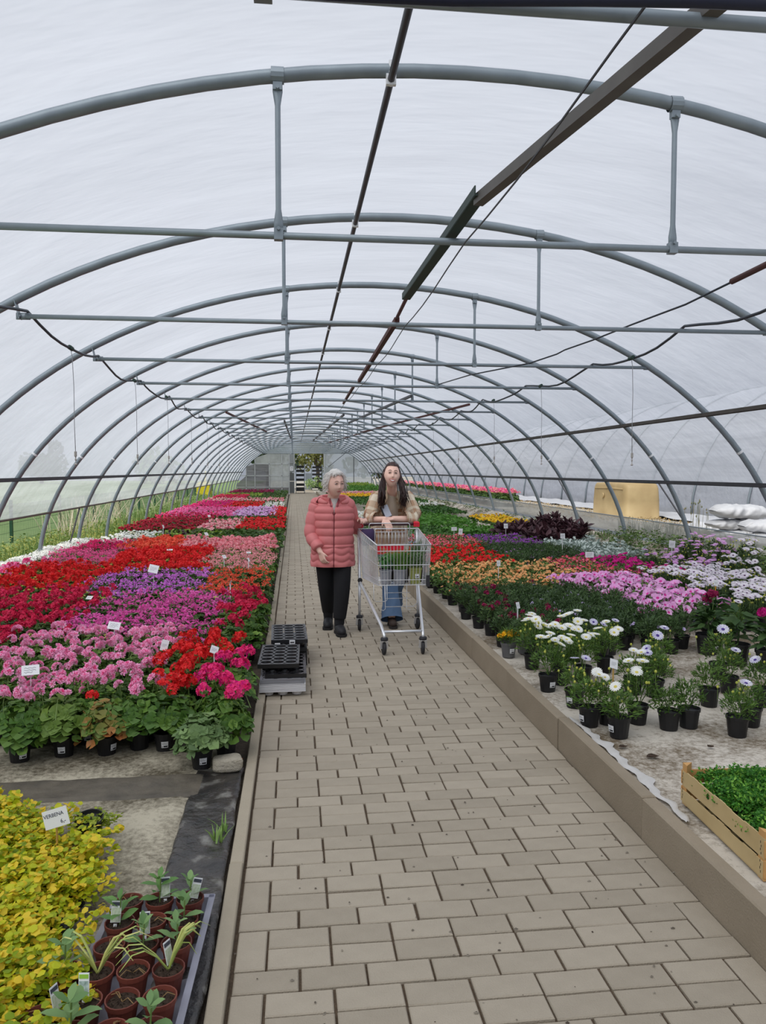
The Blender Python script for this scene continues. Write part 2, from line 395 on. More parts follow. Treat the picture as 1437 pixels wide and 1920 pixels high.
# low translucent skirt on the right
skm = film_mat('skirt_film', (0.70, 0.71, 0.68), 0.30, dirt=0.45, dscale=(1, 0.8, 6), back=0.4)
mb = MB(); mb.grid(lambda u, v: (5.24 + 0.03 * nz2(v * 60, u * 3), -2 + 51.4 * v, 0.30 + (0.44 + 0.03 * nz2(v * 45, 9)) * u), 7, 260)
tag(mb.build('skirt_film', skm, smooth=True), 'low cloudy plastic skirt along the foot of the right-hand hoops', 'plastic sheet')
mb = MB(); mb.tube([(5.24, -2, 0.745), (5.24, 49.4, 0.745)], 0.008, 6)
tag(mb.build('skirt_wire', galv), 'thin wire carrying the top edge of the low plastic skirt', 'wire')

# --- hoops with spreader and hangers
def hoop_mesh():
    mb = MB(); t0 = math.asin(0.0); pts = []
    for i in range(61):
        t = PI * i / 60; x, z = hoop_pt(t); pts.append((x, 0, z))
    pts = [(pts[0][0], 0, -0.12)] + pts[0:] + [(pts[-1][0], 0, -0.12)]
    mb.tube(pts, 0.03, 10); return mb.mesh('hoop', True)
HM = hoop_mesh(); HM.materials.append(galv)
ZS = 2.53; XL, XR = -1.83, 3.60
def ez(x): return EB * math.sqrt(max(0, 1 - ((x - CX) / EA) ** 2))
mb = MB(); mb.tube([(XL + .04, 0, ZS), (XR - .04, 0, ZS)], 0.0165, 8)
for x, s in ((XL, 1), (XR, -1)):
    mb.box((x + s * 0.02, 0, ZS), (0.09, 0.012, 0.045))
SPM = mb.mesh('spreader', True); SPM.materials.append(galv)
def clamp_mesh(x, s):
    mb = MB(); zt = ez(x - 0.02 * s) - 0.0
    mb.bar((x, 0.012, ZS - .02), (x - 0.03 * s, 0.012, zt), 0.035, 0.006); mb.bar((x, -0.012, ZS - .02), (x - 0.03 * s, -0.012, zt), 0.035, 0.006)
    mb.tube([(x, -0.022, ZS), (x, 0.022, ZS)], 0.009, 6)
    mb.tube([(x - 0.03 * s + i, 0, 0) for i in (0, 0)], 0.001, 3) if False else None
    me = mb.mesh('clamp'); me.materials.append(galv); return me
CLM = [clamp_mesh(XL, 1), clamp_mesh(XR, -1)]
def hanger_mesh(x):
    mb = MB(); zt = ez(x) - 0.02; zb = ZS + 0.005
    n = 16; zs = [zt - 0.035, zt - 0.075, zt - 0.12, zb + 0.10, zb + 0.06, zb + 0.02]
    P = [(x, -0.0, z) for z in zs]; 
    mb.tube([(x, 0, z) for z in (zt, zt - .05, zt - .11, zb + .11, zb + .05, zb)], [0.021, 0.022, 0.0125, 0.0125, 0.021, 0.02], 8, flat=[0.3, 0.3, 1, 1, 0.3, 0.3])
    me = mb.mesh('hanger', True); me.materials.append(galv)
    c = MB(); c.lathe([(0.034, -0.028), (0.0355, -0.028), (0.0355, 0.028), (0.034, 0.028)], 12, (0, 0, 0), R=np.array(Matrix.Rotation(PI / 2, 3, 'Y')) )
    c.v = [v * np.array([1, 1, 1]) + np.array([x, 0, ez(x)]) for v in c.v]
    c.tube([(x, -0.03, zt - .04), (x, 0.03, zt - .04)], 0.008, 6)
    c.box((x, 0, zt - .02), (0.04, 0.03, 0.05)); cm = c.mesh('bolted_clip'); cm.materials.append(galv)
    c2 = MB(); c2.box((x, 0, zb + .0), (0.04, 0.036, 0.05)); c2.tube([(x, -0.03, zb + .02), (x, 0.03, zb + .02)], 0.008, 6); cm2 = c2.mesh('bolted_clip'); cm2.materials.append(galv)
    return me, cm, cm2
HG = [hanger_mesh(-0.06), hanger_mesh(1.78)]
HCL = []
for s in (-1, 1):
    z = 1.68; x = hoop_x(z, s); t = math.atan2(z / EB, (x - CX) / EA)
    nrm = Vector((math.cos(t) / EA, 0, math.sin(t) / EB)).normalized(); tg = Vector((-nrm.z, 0, nrm.x))
    c = MB(); c.tube([Vector((x, 0, z)) - tg * 0.012, Vector((x, 0, z)) + tg * 0.012], 0.0345, 12); me = c.mesh('white_clip'); me.materials.append(white_pl); HCL.append(me)
for i in range(25):
    y = 1.5 + 2 * i if i < 24 else Y_END - 0.15
    if i == 0: lab = 'steel hoop nearest the camera, its spreader pipe crossing the top of the picture'
    elif i == 1: lab = 'first full steel hoop overhead with two long flat-ended hangers'
    elif i == 2: lab = 'second full steel hoop, its whole spreader pipe in view'
    elif i == 3: lab = 'third full steel hoop away from the camera'
    elif i == 4: lab = 'fourth full steel hoop, whose right foot stands by the white sacks'
    elif i in (5, 6, 7, 8, 9, 10, 11): lab = '%s full steel hoop away from the camera' % ['fifth', 'sixth', 'seventh', 'eighth', 'ninth', 'tenth', 'eleventh'][i - 5]
    elif i == 24: lab = 'last steel hoop against the end wall'
    else: lab = 'grey galvanised steel hoop with spreader pipe in the far row of hoops'
    t = thing('greenhouse_hoop', lab, 'hoop', (0, y if i else 1.74, 0), group='far steel hoops' if 12 <= i < 24 else None)
    put('hoop', HM, t); 
    if i < 24:
        put('spreader', SPM, t)
        for m_ in CLM: put('clamp', m_, t)
        for a, c_, c2_ in HG:
            h = put('hanger', a, t); put('bolted_clip', c_, h); put('bolted_clip', c2_, h)
        for m_ in HCL: put('clip', m_, t)
# rails and ridge
def rail(name, x, z, r, label, m=galv, sag=0.0, y0=-2.0, y1=Y_END - .1, cat='rail'):
    mb = MB(); mb.tube([(x, y0 + (y1 - y0) * i / 50, z + (sag * abs(math.sin(PI * (y0 + (y1 - y0) * i / 50 - 1.5) / 2)))) for i in range(51)], r, 8)
    return tag(mb.build(name, m, smooth=True), label, cat)
rail('ridge_pipe', 0.44, ez(0.44) - 0.05, 0.0165, 'long grey pipe running under the crown of every hoop', dark_steel, cat='pipe')
# small ties where the ridge pipe meets the hoops
rp = [o for o in COL.objects if o.name == 'ridge_pipe'][0]
c = MB(); c.tube([(0.44, 0, ez(.44) - 0.075), (0.44, 0, ez(.44) + 0.034)], 0.011, 6); c.box((0.44, 0, ez(.44) - 0.05), (0.044, 0.022, 0.046)); tm = c.mesh('tie'); tm.materials.append(white_pl)
for i in range(24): put('tie', tm, rp, loc=(0, 1.5 + 2 * i - 0.02, 0))
def clampbar(name, z, s, label, col):
    x = hoop_x(z, s); mb = MB(); mb.box((x - s * 0.045, 23.7, z), (0.022, 51.4, 0.03)); mb.box((x - s * 0.03, 23.7, z + 0.0), (0.02, 51.4, 0.045))
    return tag(mb.build(name, col), label, 'rail')
clampbar('side_rail', 1.38, -1, 'dark film-clamping rail along the left side at eye level', dark_steel)
clampbar('side_rail', 2.06, 1, 'dark weathered upper rail along the right side', mat('weathered_rail', rgb(92, 86, 80), rgb(66, 62, 60), noise=1, nscale=8, rough=.7))
clampbar('side_rail', 1.335, 1, 'lower rail along the right side above the open vent', dark_steel)
rail('film_roller_pipe', hoop_x(.885, -1) + 0.02, 0.885, 0.014, 'thin pipe along the lower hem of the left side film', mat('brown_pipe', rgb(100, 88, 80), rough=.6), cat='pipe')
# slim diagonal struts beside some right-hand hoops and left
mb = MB(); mb.tube([(5.30, 9.5, 0.5), (5.02, 10.15, 1.33)], 0.012, 6)
tag(mb.build('brace_rod', dark_steel), 'thin slanting rod behind the white sacks on the right', 'rod')
mb = MB(); mb.tube([(5.30, 13.6, 0.5), (5.02, 14.2, 1.33)], 0.012, 6)
tag(mb.build('brace_rod', dark_steel), 'thin slanting rod left of the beige tank', 'rod')
mb = MB(); mb.tube([(-3.62, 12.6, 0.0), (-3.5, 13.1, 0.88)], 0.012, 6)
tag(mb.build('brace_rod', dark_steel), 'thin slanting rod between the left-hand hoop feet', 'rod')

# --- loose rails lying on the spreaders, wire, hoses
rust = mat('rusty_red_steel', rgb(92, 44, 40), rgb(64, 40, 38), rough=0.7, noise=1, nscale=20)
greenst = mat('dark_green_channel', rgb(40, 58, 52), rgb(30, 40, 38), rough=0.6)
mb = MB(); mb.bar((1.06, 1.1, 2.545), (0.735, 3.05, 2.56), 0.04, 0.04); tag(mb.build('square_tube', mat('grey_tube', rgb(112, 108, 104), rgb(84, 80, 78), noise=1, nscale=10, rough=.55, metal=.3)), 'grey square steel tube lying askew overhead from the top right corner', 'tube')
mb = MB()
A = Vector((0.735, 3.0, 2.565)); B = Vector((0.71, 4.85, 2.565))
mb.bar(A, B, 0.05, 0.006); mb.bar(A + Vector((.024, 0, .018)), B + Vector((.024, 0, .018)), 0.005, 0.036); mb.bar(A + Vector((-.024, 0, .018)), B + Vector((-.024, 0, .018)), 0.005, 0.036)
tag(mb.build('channel_rail', greenst), 'dark green channel section resting on the first spreader pipes', 'rail')
mb = MB(); mb.tube([(0.71, 4.8, 2.572), (0.74, 5.6, 2.572)], 0.012, 6); tag(mb.build('joining_rod', rust), 'short thin rod between green channel and reddish rail', 'rod')
mb = MB(); mb.bar((0.74, 5.5, 2.565), (0.79, 9.3, 2.565), 0.036, 0.034); tag(mb.build('channel_rail', rust), 'reddish brown rail lying overhead beyond the green channel', 'rail')
mb = MB(); mb.bar((0.77, 9.9, 2.565), (0.80, 12.4, 2.565), 0.03, 0.03); tag(mb.build('channel_rail', rust), 'short dark rail overhead further down the greenhouse', 'rail')
for k_, (p, q_) in enumerate([((1.75, 11.4, 2.6), (1.25, 17.5, 2.57)), ((3.0, 13, 2.62), (1.9, 22, 2.57)), ((-1.3, 15.3, 2.62), (-0.75, 21.7, 2.57)), ((-0.2, 17.4, 2.6), (-0.1, 25.6, 2.57)), ((1.0, 15.4, 2.6), (0.7, 27.7, 2.57)), ((2.3, 19, 2.6), (1.3, 31, 2.57))]):
    mb = MB(); mb.bar(p, q_, 0.035, 0.035)
    tag(mb.build('loose_bar', [dark_steel, rust, rust, dark_steel, dark_steel, rust][k_]), ['dark bar with raised end lying on far spreaders right of centre', 'thin dark bar slanting across the far spreaders on the right', 'rusty bent bar lying on the far spreaders on the left', 'straight bar above the end wall door', 'long bar lying beside the ridge line far back', 'dark bar among the furthest spreaders on the right'][k_], 'bar')
mb = MB(); pts = []
for i in range(101):
    y = 0.6 + 0.4 * i; ph = (y - 1.5) / 2; pts.append((0.78 - 0.02 * math.sin(y * .6), y, 2.505 - 0.03 * abs(math.sin(PI * ph))))
mb.tube(pts, 0.0035, 5); tag(mb.build('support_wire', dark_steel), 'thin steel wire running overhead beside the loose rails', 'wire')
for x_, lab in ((0.745, 'small wire tie under the nearest spreader pipe'), (0.88, 'bolted pipe clamp on the nearest spreader pipe')):
    mb = MB(); mb.lathe([(0.0185, -0.012), (0.023, -0.012), (0.023, 0.012), (0.0185, 0.012)], 12, (x_, 1.5, ZS), R=np.array(Matrix.Rotation(PI / 2, 3, 'Y')))
    mb.tube([(x_, 1.5, ZS - .02), (x_ + .004, 1.49, ZS - .042)], 0.006, 6)
    if x_ > .8: mb.tube([(x_, 1.47, ZS - .01), (x_, 1.53, ZS + .04)], 0.010, 6); mb.box((x_, 1.48, ZS), (.05, .02, .03))
    tag(mb.build('pipe_clamp', galv), lab, 'clamp')
navy = mat('navy_hose', rgb(36, 40, 62), rgb(30, 34, 50), rough=0.5)
mb = MB(); mb.tube([ony(450, -22, 1.60), ony(650, -9, 1.60), ony(850, 0, 1.60), ony(1100, 0, 1.60), ony(1300, 3, 1.60), ony(1500, 12, 1.60), ony(1800, 30, 1.6)], 0.0125, 10)
tag(mb.build('thick_hose', navy, smooth=True), 'thick navy hose along the nearest spreader pipe at the top edge', 'hose')
cable_m = mat('black_hose', rgb(44, 50, 60), rgb(34, 38, 46), rough=0.5)
def hose(side):
    pts = []
    for i in range(-8, 181):
        y = 1.5 + 0.25 * i; ph = ((y - 1.5) / 2) % 1.0
        sag = 0.095 * math.sin(PI * ph)
        if side < 0: x = -1.80 + 0.02 * math.sin(y * 1.3)
        else: x = 2.93 + 0.07 * math.sin(y * 0.9 + 1)
        pts.append((x, y, 2.56 - sag + 0.008 * math.sin(y * 5)))
    return pts
for s, lab in ((-1, 'black irrigation hose slung along the left ends of the spreader pipes'), (1, 'black irrigation hose slung along the right ends of the spreader pipes')):
    mb = MB(); mb.tube(hose(s), 0.0105, 7); tag(mb.build('irrigation_hose', cable_m, smooth=True), lab, 'hose')
mb = MB(); P = [(2.50, 4.15, 2.569), (2.54, 4.8, 2.568), (2.50, 5.5, 2.57), (2.44, 6.1, 2.555), (2.38, 6.6, 2.55), (2.36, 6.75, 2.535), (2.22, 7.1, 2.5), (2.05, 7.55, 2.5), (1.9, 8.2, 2.52), (1.8, 9.5, 2.56)]
mb.tube(P, 0.007, 6); tag(mb.build('thin_cable', cable_m, smooth=True), 'thin drooping cable at upper right with frayed ends', 'cable')
mb = MB(); mb.tube([(2.42, 2.9, 2.575), (2.50, 4.2, 2.57)], [0.016, 0.018], 8); tag(mb.build('tapered_rod', rust, smooth=True), 'dark reddish rod at the right edge joined to the thin cable', 'rod')
# mist nozzles on hanging tubes
nz_w = mat('nozzle_plastic', rgb(170, 165, 160), rgb(150, 140, 136), rough=.5)
def nozzle_mesh(L_):
    a = MB(); a.tube([(0, 0, 0), (0.01, 0, -0.06), (0.018, 0, -0.3), (0.016, 0, -0.6), (0.02, 0, -L_)], 0.0028, 5); am = a.mesh('feed_tube', True); am.materials.append(mat('clear_tube', rgb(150, 152, 156)))
    c = MB(); c.lathe([(0.004, 0), (0.011, -0.002), (0.011, -0.04), (0.005, -0.045), (0.004, -0.06), (0.008, -0.065), (0.008, -0.07), (0.003, -0.075), (0.003, -0.095), (0.009, -0.1), (0.013, -0.108), (0.006, -0.113)], 8, (0.02, 0, -L_), cap0=True, cap1=True)
    cm = c.mesh('nozzle'); cm.materials.append(nz_w)
    g = MB(); g.tube([(-0.0, -0.035, 0.012), (0, 0.04, 0.008)], 0.019, 8); gm = g.mesh('connector'); gm.materials.append(mat('green_connector', rgb(38, 62, 54)))
    return am, cm, gm
NM = nozzle_mesh(0.82)
sp_ = [(-1.78, y) for y in (4.0, 6.5, 9.0, 11.2, 13.7, 16.2, 18.7, 21.2)] + [(2.95, y) for y in (4.0, 6.5, 9.0, 11.2, 13.7, 16.2, 18.7)]
side_n = {('l', 1): 'misting nozzle hanging from the left hose below its green connector, nearest one in view', ('l', 2): 'second hanging misting nozzle on the left', ('l', 3): 'third hanging misting nozzle on the left',
          ('r', 1): 'nearest misting nozzle in view on the right-hand hose', ('r', 2): 'second hanging misting nozzle on the right', ('r', 3): 'third hanging misting nozzle on the right'}
for i, (x, y) in enumerate(sp_):
    s = 'l' if x < 0 else 'r'; j = i if s == 'l' else i - 8
    zt = 2.56 - 0.095 * math.sin(PI * (((y - 1.5) / 2) % 1.0))
    lab = side_n.get((s, j)); grp = None
    if lab is None: lab = 'small misting nozzle far down the %s hose' % ('left' if s == 'l' else 'right'); grp = 'far misting nozzles %s' % ('left' if s == 'l' else 'right')
    t = thing('mist_nozzle', lab, 'nozzle', (x, y, zt), group=grp)
    put('feed_tube', NM[0], t); put('nozzle', NM[1], t); put('connector', NM[2], t)
# ================================================================== end wall and what lies beyond
poly = film_mat('polycarbonate', (0.72, 0.75, 0.73), 0.10, dirt=0.5, dscale=(1.2, 1, 0.6), back=0.35)
poly_dark = film_mat('polycarbonate_dirty', (0.30, 0.30, 0.31), 0.08, dirt=0.6, dscale=(0.6, 1, 7), back=0.5)
endfilm = film_mat('end_film', (0.90, 0.96, 1.0), 0.30, dirt=0.28, dscale=(0.5, 1, 1.1), back=0.1, trcol=(.95, .98, 1.0))
alu = mat('aluminium_bar', rgb(196, 200, 200), rgb(170, 175, 176), rough=.4, metal=.3)
wb = thing('wall_back', '', 'wall'); del wb['label']; del wb['category']; wb['kind'] = 'structure'
def clipz(x, z): 
    h = (x - CX) / EA
    return min(z, EB * math.sqrt(max(0, 1 - h * h)) + 0.02)
xs = [-3.6, -3.0, -2.45, -1.55, -0.75, 0.0 - 0.28]
zs = [0, 0.42, 1.15, 1.9, 2.6]
for i in range(5):
    for j in range(4):
        x0, x1, z0, z1 = xs[i], xs[i+1], zs[j], zs[j+1]
        if clipz(x0, z1) <= z0 + .02: continue
        mb = MB(); e = 0.02
        mb.quad((x0+e, Y_END, z0+e), (x1-e, Y_END, z0+e), (x1-e, Y_END, clipz(x1-e, z1-e)), (x0+e, Y_END, max(z0+e+.01, clipz(x0+e, z1-e))))
        mb.build('wall_panel', poly_dark if (j in (1, 2) and i < 3) or j == 0 else poly, wb)
for z in (0.42, 1.15, 1.9, 2.6):
    xl = hoop_x(z, -1); mb = MB(); mb.box(((xl - .28) / 2, Y_END, z), (-.28 - xl, 0.05, 0.045)); mb.build('glazing_bar', alu, wb)
for x in (-3.0, -2.45, -1.55, -0.75, -0.3):
    mb = MB(); zt = min(2.6, ez(x)); mb.box((x, Y_END, zt / 2), (0.045, 0.05, zt)); mb.build('glazing_bar', alu, wb)
# film above and right of the door
mb = MB(); mb.grid(lambda u, v: (-2.0 + 5.5 * u, Y_END, 2.62 + (max(2.63, ez(-2.0 + 5.5 * u)) - 2.62) * v), 20, 3); mb.build('gable_film', endfilm, wb)
mb = MB(); mb.grid(lambda u, v: (1.93 + (hoop_x(0, 1) - 1.94) * u, Y_END + 0.02 * math.sin(u * 30), 0.1 + (min(2.6, ez(1.93 + (hoop_x(0, 1) - 1.94) * u)) - 0.1) * v), 24, 6); mb.build('wall_film', endfilm, wb)
for (p, q_, w_) in [((1.93, 0), (1.93, 2.6), .05), ((3.85, 0), (3.85, 2.6), .04), ((5.0, .1), (5.0, 1.1), .04)]:
    mb = MB(); mb.bar((p[0], Y_END - .05, p[1]), (q_[0], Y_END - .05, q_[1]), w_, w_); mb.build('post', dark_steel if w_ == .04 else alu, wb)
mb = MB(); mb.bar((-2.6, Y_END - .05, 2.62), (4.3, Y_END - .05, 2.62), .06, .07); mb.build('lintel', alu, wb)
mb = MB(); mb.bar((3.3, Y_END - .06, 2.6), (2.2, Y_END - .06, 1.7), .03, .03); mb.build('brace', dark_steel, wb)
d = thing('door_1', '', 'door', (0, 0, 0)); del d['label']; del d['category']; d['kind'] = 'structure'
for j, (z0, z1) in enumerate([(0.03, .8), (.8, 1.35), (1.35, 1.9), (1.9, 2.55)]):
    mb = MB(); mb.box((-0.12, Y_END - .12, (z0 + z1) / 2), (0.30, 0.02, z1 - z0 - .03)); mb.build('door_panel', mat('door_grey_dark' if j < 2 else 'door_grey', *( (rgb(84, 86, 86), rgb(98, 100, 100)) if j < 2 else (rgb(150, 154, 154), rgb(130, 134, 134))), noise=1, nscale=4), d)
for x in (-0.28, 0.04):
    mb = MB(); mb.box((x, Y_END - .12, 1.3), (0.035, 0.04, 2.55)); mb.build('door_stile', alu, d)
sg = MB(); sg.box((0, 0, 0), (0.2, 0.01, 0.28)); 
sgt = thing('notice', 'white paper notice with a rounded black emblem on the sliding door', 'sign', (-0.13, Y_END - .15, 1.60))
sg.build('sheet', white_pl, sgt)
mb = MB(); mb.lathe([(0.028, 0), (0.038, 0.002), (0.038, 0.004), (0.028, 0.005)], 12, (-0.03, -0.008, 0.05), R=np.array(Matrix.Rotation(PI / 2, 3, 'X'))); mb.tube([(0.0, -.008, .08), (.05, -.008, .08), (.02, -.008, .05), (.06, -.008, .03), (0.03, -.008, .015)], 0.008, 5)
mb.box((0, -.008, -.07), (.11, .004, .022)); mb.build('print', print_black, sgt)

# trees and shrubs beyond the door
bark = mat('bark', rgb(84, 74, 62), rgb(60, 52, 44), noise=1, nscale=12, rough=.95)
def leafmat(name, a, c, t=0.25, third=None): return mat(name, a, c, rough=.55, island=.8, objr=.25, trans=t, third=third)
def tree(name, label, cat, loc, h, r, m, n, seed, leaf=0.22, trunk=True, grp=None):
    rg = np.random.RandomState(seed); t = thing(name, label, cat, loc, group=grp)
    if trunk:
        mb = MB(); mb.tube([(0, 0, -.1), (0.05 * r, 0, h * .3), (-.04 * r, 0.03, h * .6)], [0.09 * r + .03, .07 * r + .02, .03], 8)
        for k in range(5):
            a = rg.uniform(0, 6.28); mb.tube([(0, 0, h * .35), (r * .5 * math.cos(a), r * .5 * math.sin(a), h * (.6 + .2 * rg.rand()))], [.05 * r, .015], 5)
        mb.build('trunk', bark, t)
    mb = MB(); cl = [(rg.normal(0, r * .45), rg.normal(0, r * .45), h * (.62 if trunk else .5) + rg.normal(0, h * .16), r * rg.uniform(.3, .55)) for _ in range(12)]
    tv = np.array([(-.5, 0, 0), (0, -.38, .08), (.5, 0, 0), (0, .38, .08)])
    for i in range(n):
        c = cl[rg.randint(12)]; dv = rg.normal(size=3); dv /= np.linalg.norm(dv); p = np.array(c[:3]) + dv * c[3] * rg.uniform(.7, 1.05); 
        if p[2] < 0.02: p[2] = 0.02 + .1 * rg.rand()
        R = np.array(Euler(rg.uniform(-1, 1, 3) * 1.5).to_matrix()); mb.add(tv * leaf * rg.uniform(.6, 1.3) @ R.T + p, [(0, 1, 2, 3)])
    mb.build('foliage', m, t, kind=None); return t
olive = leafmat('olive_foliage', rgb(92, 100, 48), rgb(150, 150, 86)); dkgr = leafmat('dark_foliage', rgb(36, 52, 34), rgb(70, 90, 56)); midg = leafmat('mid_foliage', rgb(66, 96, 48), rgb(112, 140, 78))
tree('tree', 'dark tree beyond the open end door, left of the doorway', 'tree', (-2.0, 60, -.1), 5.5, 1.9, dkgr, 1500, 3, .3)
tree('tree', 'olive green tree seen through the open end door', 'tree', (2.0, 67, -.1), 4.9, 1.9, olive, 1800, 4, .26)
tree('shrub', 'low dark shrub right outside the end door', 'shrub', (1.95, 53.5, 0), 1.0, .6, dkgr, 500, 5, .12, False)
tree('shrub', 'light green plants on the ground beyond the end door', 'shrub', (1.35, 57.5, 0), .9, .5, leafmat('light_foliage', rgb(120, 160, 84), rgb(196, 206, 160)), 400, 6, .12, False)
for k, (x, y, h, r, m_) in enumerate([(-30, 96, 3.6, 2.6, dkgr), (-16, 94, 3.8, 2.6, midg), (10, 92, 4.5, 3, dkgr), (22, 90, 4.2, 3, midg)]):
    tree('tree', 'blurred distant tree beyond the greenhouse film', 'tree', (x, y, -.2), h, r, m_, 900, 20 + k, .6, grp='distant trees')
# stacked black crates on trolleys beyond the door
def trolley(loc, label, seed, w=.55, dark=True):
    rg = np.random.RandomState(seed); t = thing('plant_trolley', label, 'trolley', loc)
    for sx in (-1, 1):
        for sy in (-1, 1):
            mb = MB(); mb.box((sx * w / 2, sy * .5, 1.0), (.04, .04, 1.85)); mb.build('upright', galv, t)
            mb = MB(); mb.tube([(sx * w / 2 - .015, sy * .42, .07), (sx * w / 2 + .015, sy * .42, .07)], .065, 12); mb.build('wheel', rubber, t)
    for z in (.16, .5, .82, 1.12, 1.4, 1.66):
        mb = MB(); mb.box((0, 0, z), (w, 1.0, .03)); mb.build('shelf', dark_steel, t)
    return t
trolley((.42, 50.6, 0), 'tall metal plant trolley with black crates at the left of the end doorway', 1)
trolley((1.75, 58.5, 0), 'grey trolley of dark crates further out beyond the end door', 2, .8)
rg = np.random.RandomState(11)
for (bx, by, wd, nme, lb) in ((.42, 50.6, .48, 'crates on the trolley by the doorway', 'black plastic crate on the tall trolley by the end doorway'), (1.75, 58.5, .7, 'crates on the far trolley', 'dark crate on the trolley beyond the end door')):
    for z in (.175, .515, .835, 1.135, 1.415, 1.675):
        for yy in (-.26, .22):
            t = MB(); h = .12 if z > .3 else .2
            for (c_, s_) in (((0, 0, .01), (wd, .42, .02)), ((-wd/2, 0, h/2), (.02, .42, h)), ((wd/2, 0, h/2), (.02, .42, h)), ((0, -.21, h/2), (wd, .02, h)), ((0, .21, h/2), (wd, .02, h))): t.box(c_, s_)
            o = t.build('crate', black_pl); o.location = (bx + rg.normal(0, .01), by + yy, z); tag(o, lb, 'crate', nme)
mb = MB(); mb.bbox((0, 0, .65), (.5, .1, 1.3), .03); o = mb.build('grey_board', mat('grey_board', rgb(140, 150, 158), rgb(120, 128, 136), noise=1, nscale=5)); o.location = (1.15, 60, 0); tag(o, 'pale grey board standing outside beyond the end door', 'board')

# --- left outside: fence, weeds, dry stalks, yellow machine
fence_g = mat('fence_green', rgb(38, 78, 58), rgb(30, 62, 46), rough=.5)
fn = thing('mesh_fence', 'green wire mesh fence with green posts outside the left side', 'fence', (-6.0, 0, -.06))
for i in range(15):
    y = 6.9 + 3.42 * i
    mb = MB(); mb.box((0, y, .45), (.06, .05, .9)); mb.box((0, y, .91), (.065, .055, .02)); mb.build('post', fence_g, fn)
    mb = MB()
    for k in range(68): mb.box((0.03, y + .03 + .05 * k, .43), (.004, .005, .8))
    for z in (.05, .24, .43, .62, .81): mb.box((.034, y + 1.71, z), (.005, 3.4, .006))
    mb.build('mesh_panel', fence_g, fn)
weed_y = leafmat('yellow_green_weeds', rgb(150, 158, 74), rgb(204, 200, 116)); weed_g = leafmat('green_weeds', rgb(92, 124, 62), rgb(150, 170, 96))
def tuft_mb(mb, x, y, z, rad, h, n, rg, w=.012, lean=.5):
    for _ in range(n):
        a = rg.uniform(0, 6.28); r0 = rad * math.sqrt(rg.rand()) ; px, py = x + r0 * math.cos(a), y + r0 * math.sin(a)
        b_ = rg.uniform(0, 6.28); hh = h * rg.uniform(.5, 1.1); dx, dy = math.cos(b_) * hh * lean * rg.rand(), math.sin(b_) * hh * lean * rg.rand(); sx, sy = -math.sin(b_) * w, math.cos(b_) * w
        mb.add([(px - sx, py - sy, z), (px + sx, py + sy, z), (px + dx * .5 + sx * .8, py + dy * .5 + sy * .8, z + hh * .6), (px + dx * .5 - sx * .8, py + dy * .5 - sy * .8, z + hh * .6), (px + dx, py + dy, z + hh * .95)], [(0, 1, 2, 3), (3, 2, 4)])
def leafpatch_mb(mb, x, y, z, rad, h, n, rg, s=.04):
    tv = np.array([(0, 0, 0), (.5, -.3, .1), (1, 0, 0), (.5, .3, .1)])
    for _ in range(n):
        a = rg.uniform(0, 6.28); r0 = rad * math.sqrt(rg.rand()); p = np.array([x + r0 * math.cos(a), y + r0 * math.sin(a), z + h * (1 - (r0 / rad) ** 2 * .5) * rg.uniform(.1, 1)])
        R = np.array(Euler((rg.uniform(-.7, .7), rg.uniform(-.7, .7), rg.uniform(0, 6.28))).to_matrix()); mb.add(tv * s * rg.uniform(.6, 1.4) @ R.T + p, [(0, 1, 2, 3)])
rg = np.random.RandomState(5)
mb = MB()
for _ in range(560): yy = rg.uniform(7, 22); leafpatch_mb(mb, rg.uniform(-5.4, -3.85), yy, -.05, .3, .22 + .08 * rg.rand(), 22, rg, .055)
tag(mb.build('weed_strip', weed_y, kind='stuff'), 'yellow-green weeds growing outside along the left hoop feet', 'weeds')
mb = MB()
for _ in range(420): yy = rg.uniform(11.5, 46); leafpatch_mb(mb, rg.uniform(-5.2, -3.8), yy, -.05, .3, .34 * (1 if rg.rand() > .3 else 1.3), 16, rg, .07)
for _ in range(60): tuft_mb(mb, rg.uniform(-4.6, -3.8), rg.uniform(11, 30), -.05, .2, .5, 18, rg, .008)
tag(mb.build('weed_strip', weed_g, kind='stuff'), 'taller green weeds outside further along the left side', 'weeds')
mb = MB()
for _ in range(170):
    y = rg.uniform(16.5, 24) if rg.rand() < .75 else rg.uniform(27, 34); x = rg.uniform(-5.3, -4.6); a = rg.normal(0, .35, 2); h = rg.uniform(.5, .95)
    mb.tube([(x, y, -.05), (x + a[0] * h * .5, y + a[1] * h * .5, h * .55), (x + a[0] * h, y + a[1] * h, h)], [.009, .007, .003], 3)
tag(mb.build('dry_stalks', mat('dry_straw', rgb(186, 178, 152), rgb(206, 196, 170), island=1), kind='stuff'), 'pale dry plant stalks leaning in front of the green fence', 'stalks')
mb = MB(); mb.bbox((0, 0, .55), (.7, 1.2, .7), .12); mb.tube([(-.36, -.4, .22), (-.2, -.4, .22)], .22, 14); mb.tube([(-.36, .4, .22), (-.2, .4, .22)], .22, 14); mb.tube([(.2, -.4, .22), (.36, -.4, .22)], .22, 14); mb.tube([(.2, .4, .22), (.36, .4, .22)], .22, 14); mb.bar((0, .5, .8), (0, .75, 1.5), .08, .08)
o = mb.build('yellow_machine', mat('yellow_paint', rgb(206, 190, 40), rough=.5)); o.location = (-5.0, 44, -.05); tag(o, 'small yellow machine outside near the far left corner', 'machine')

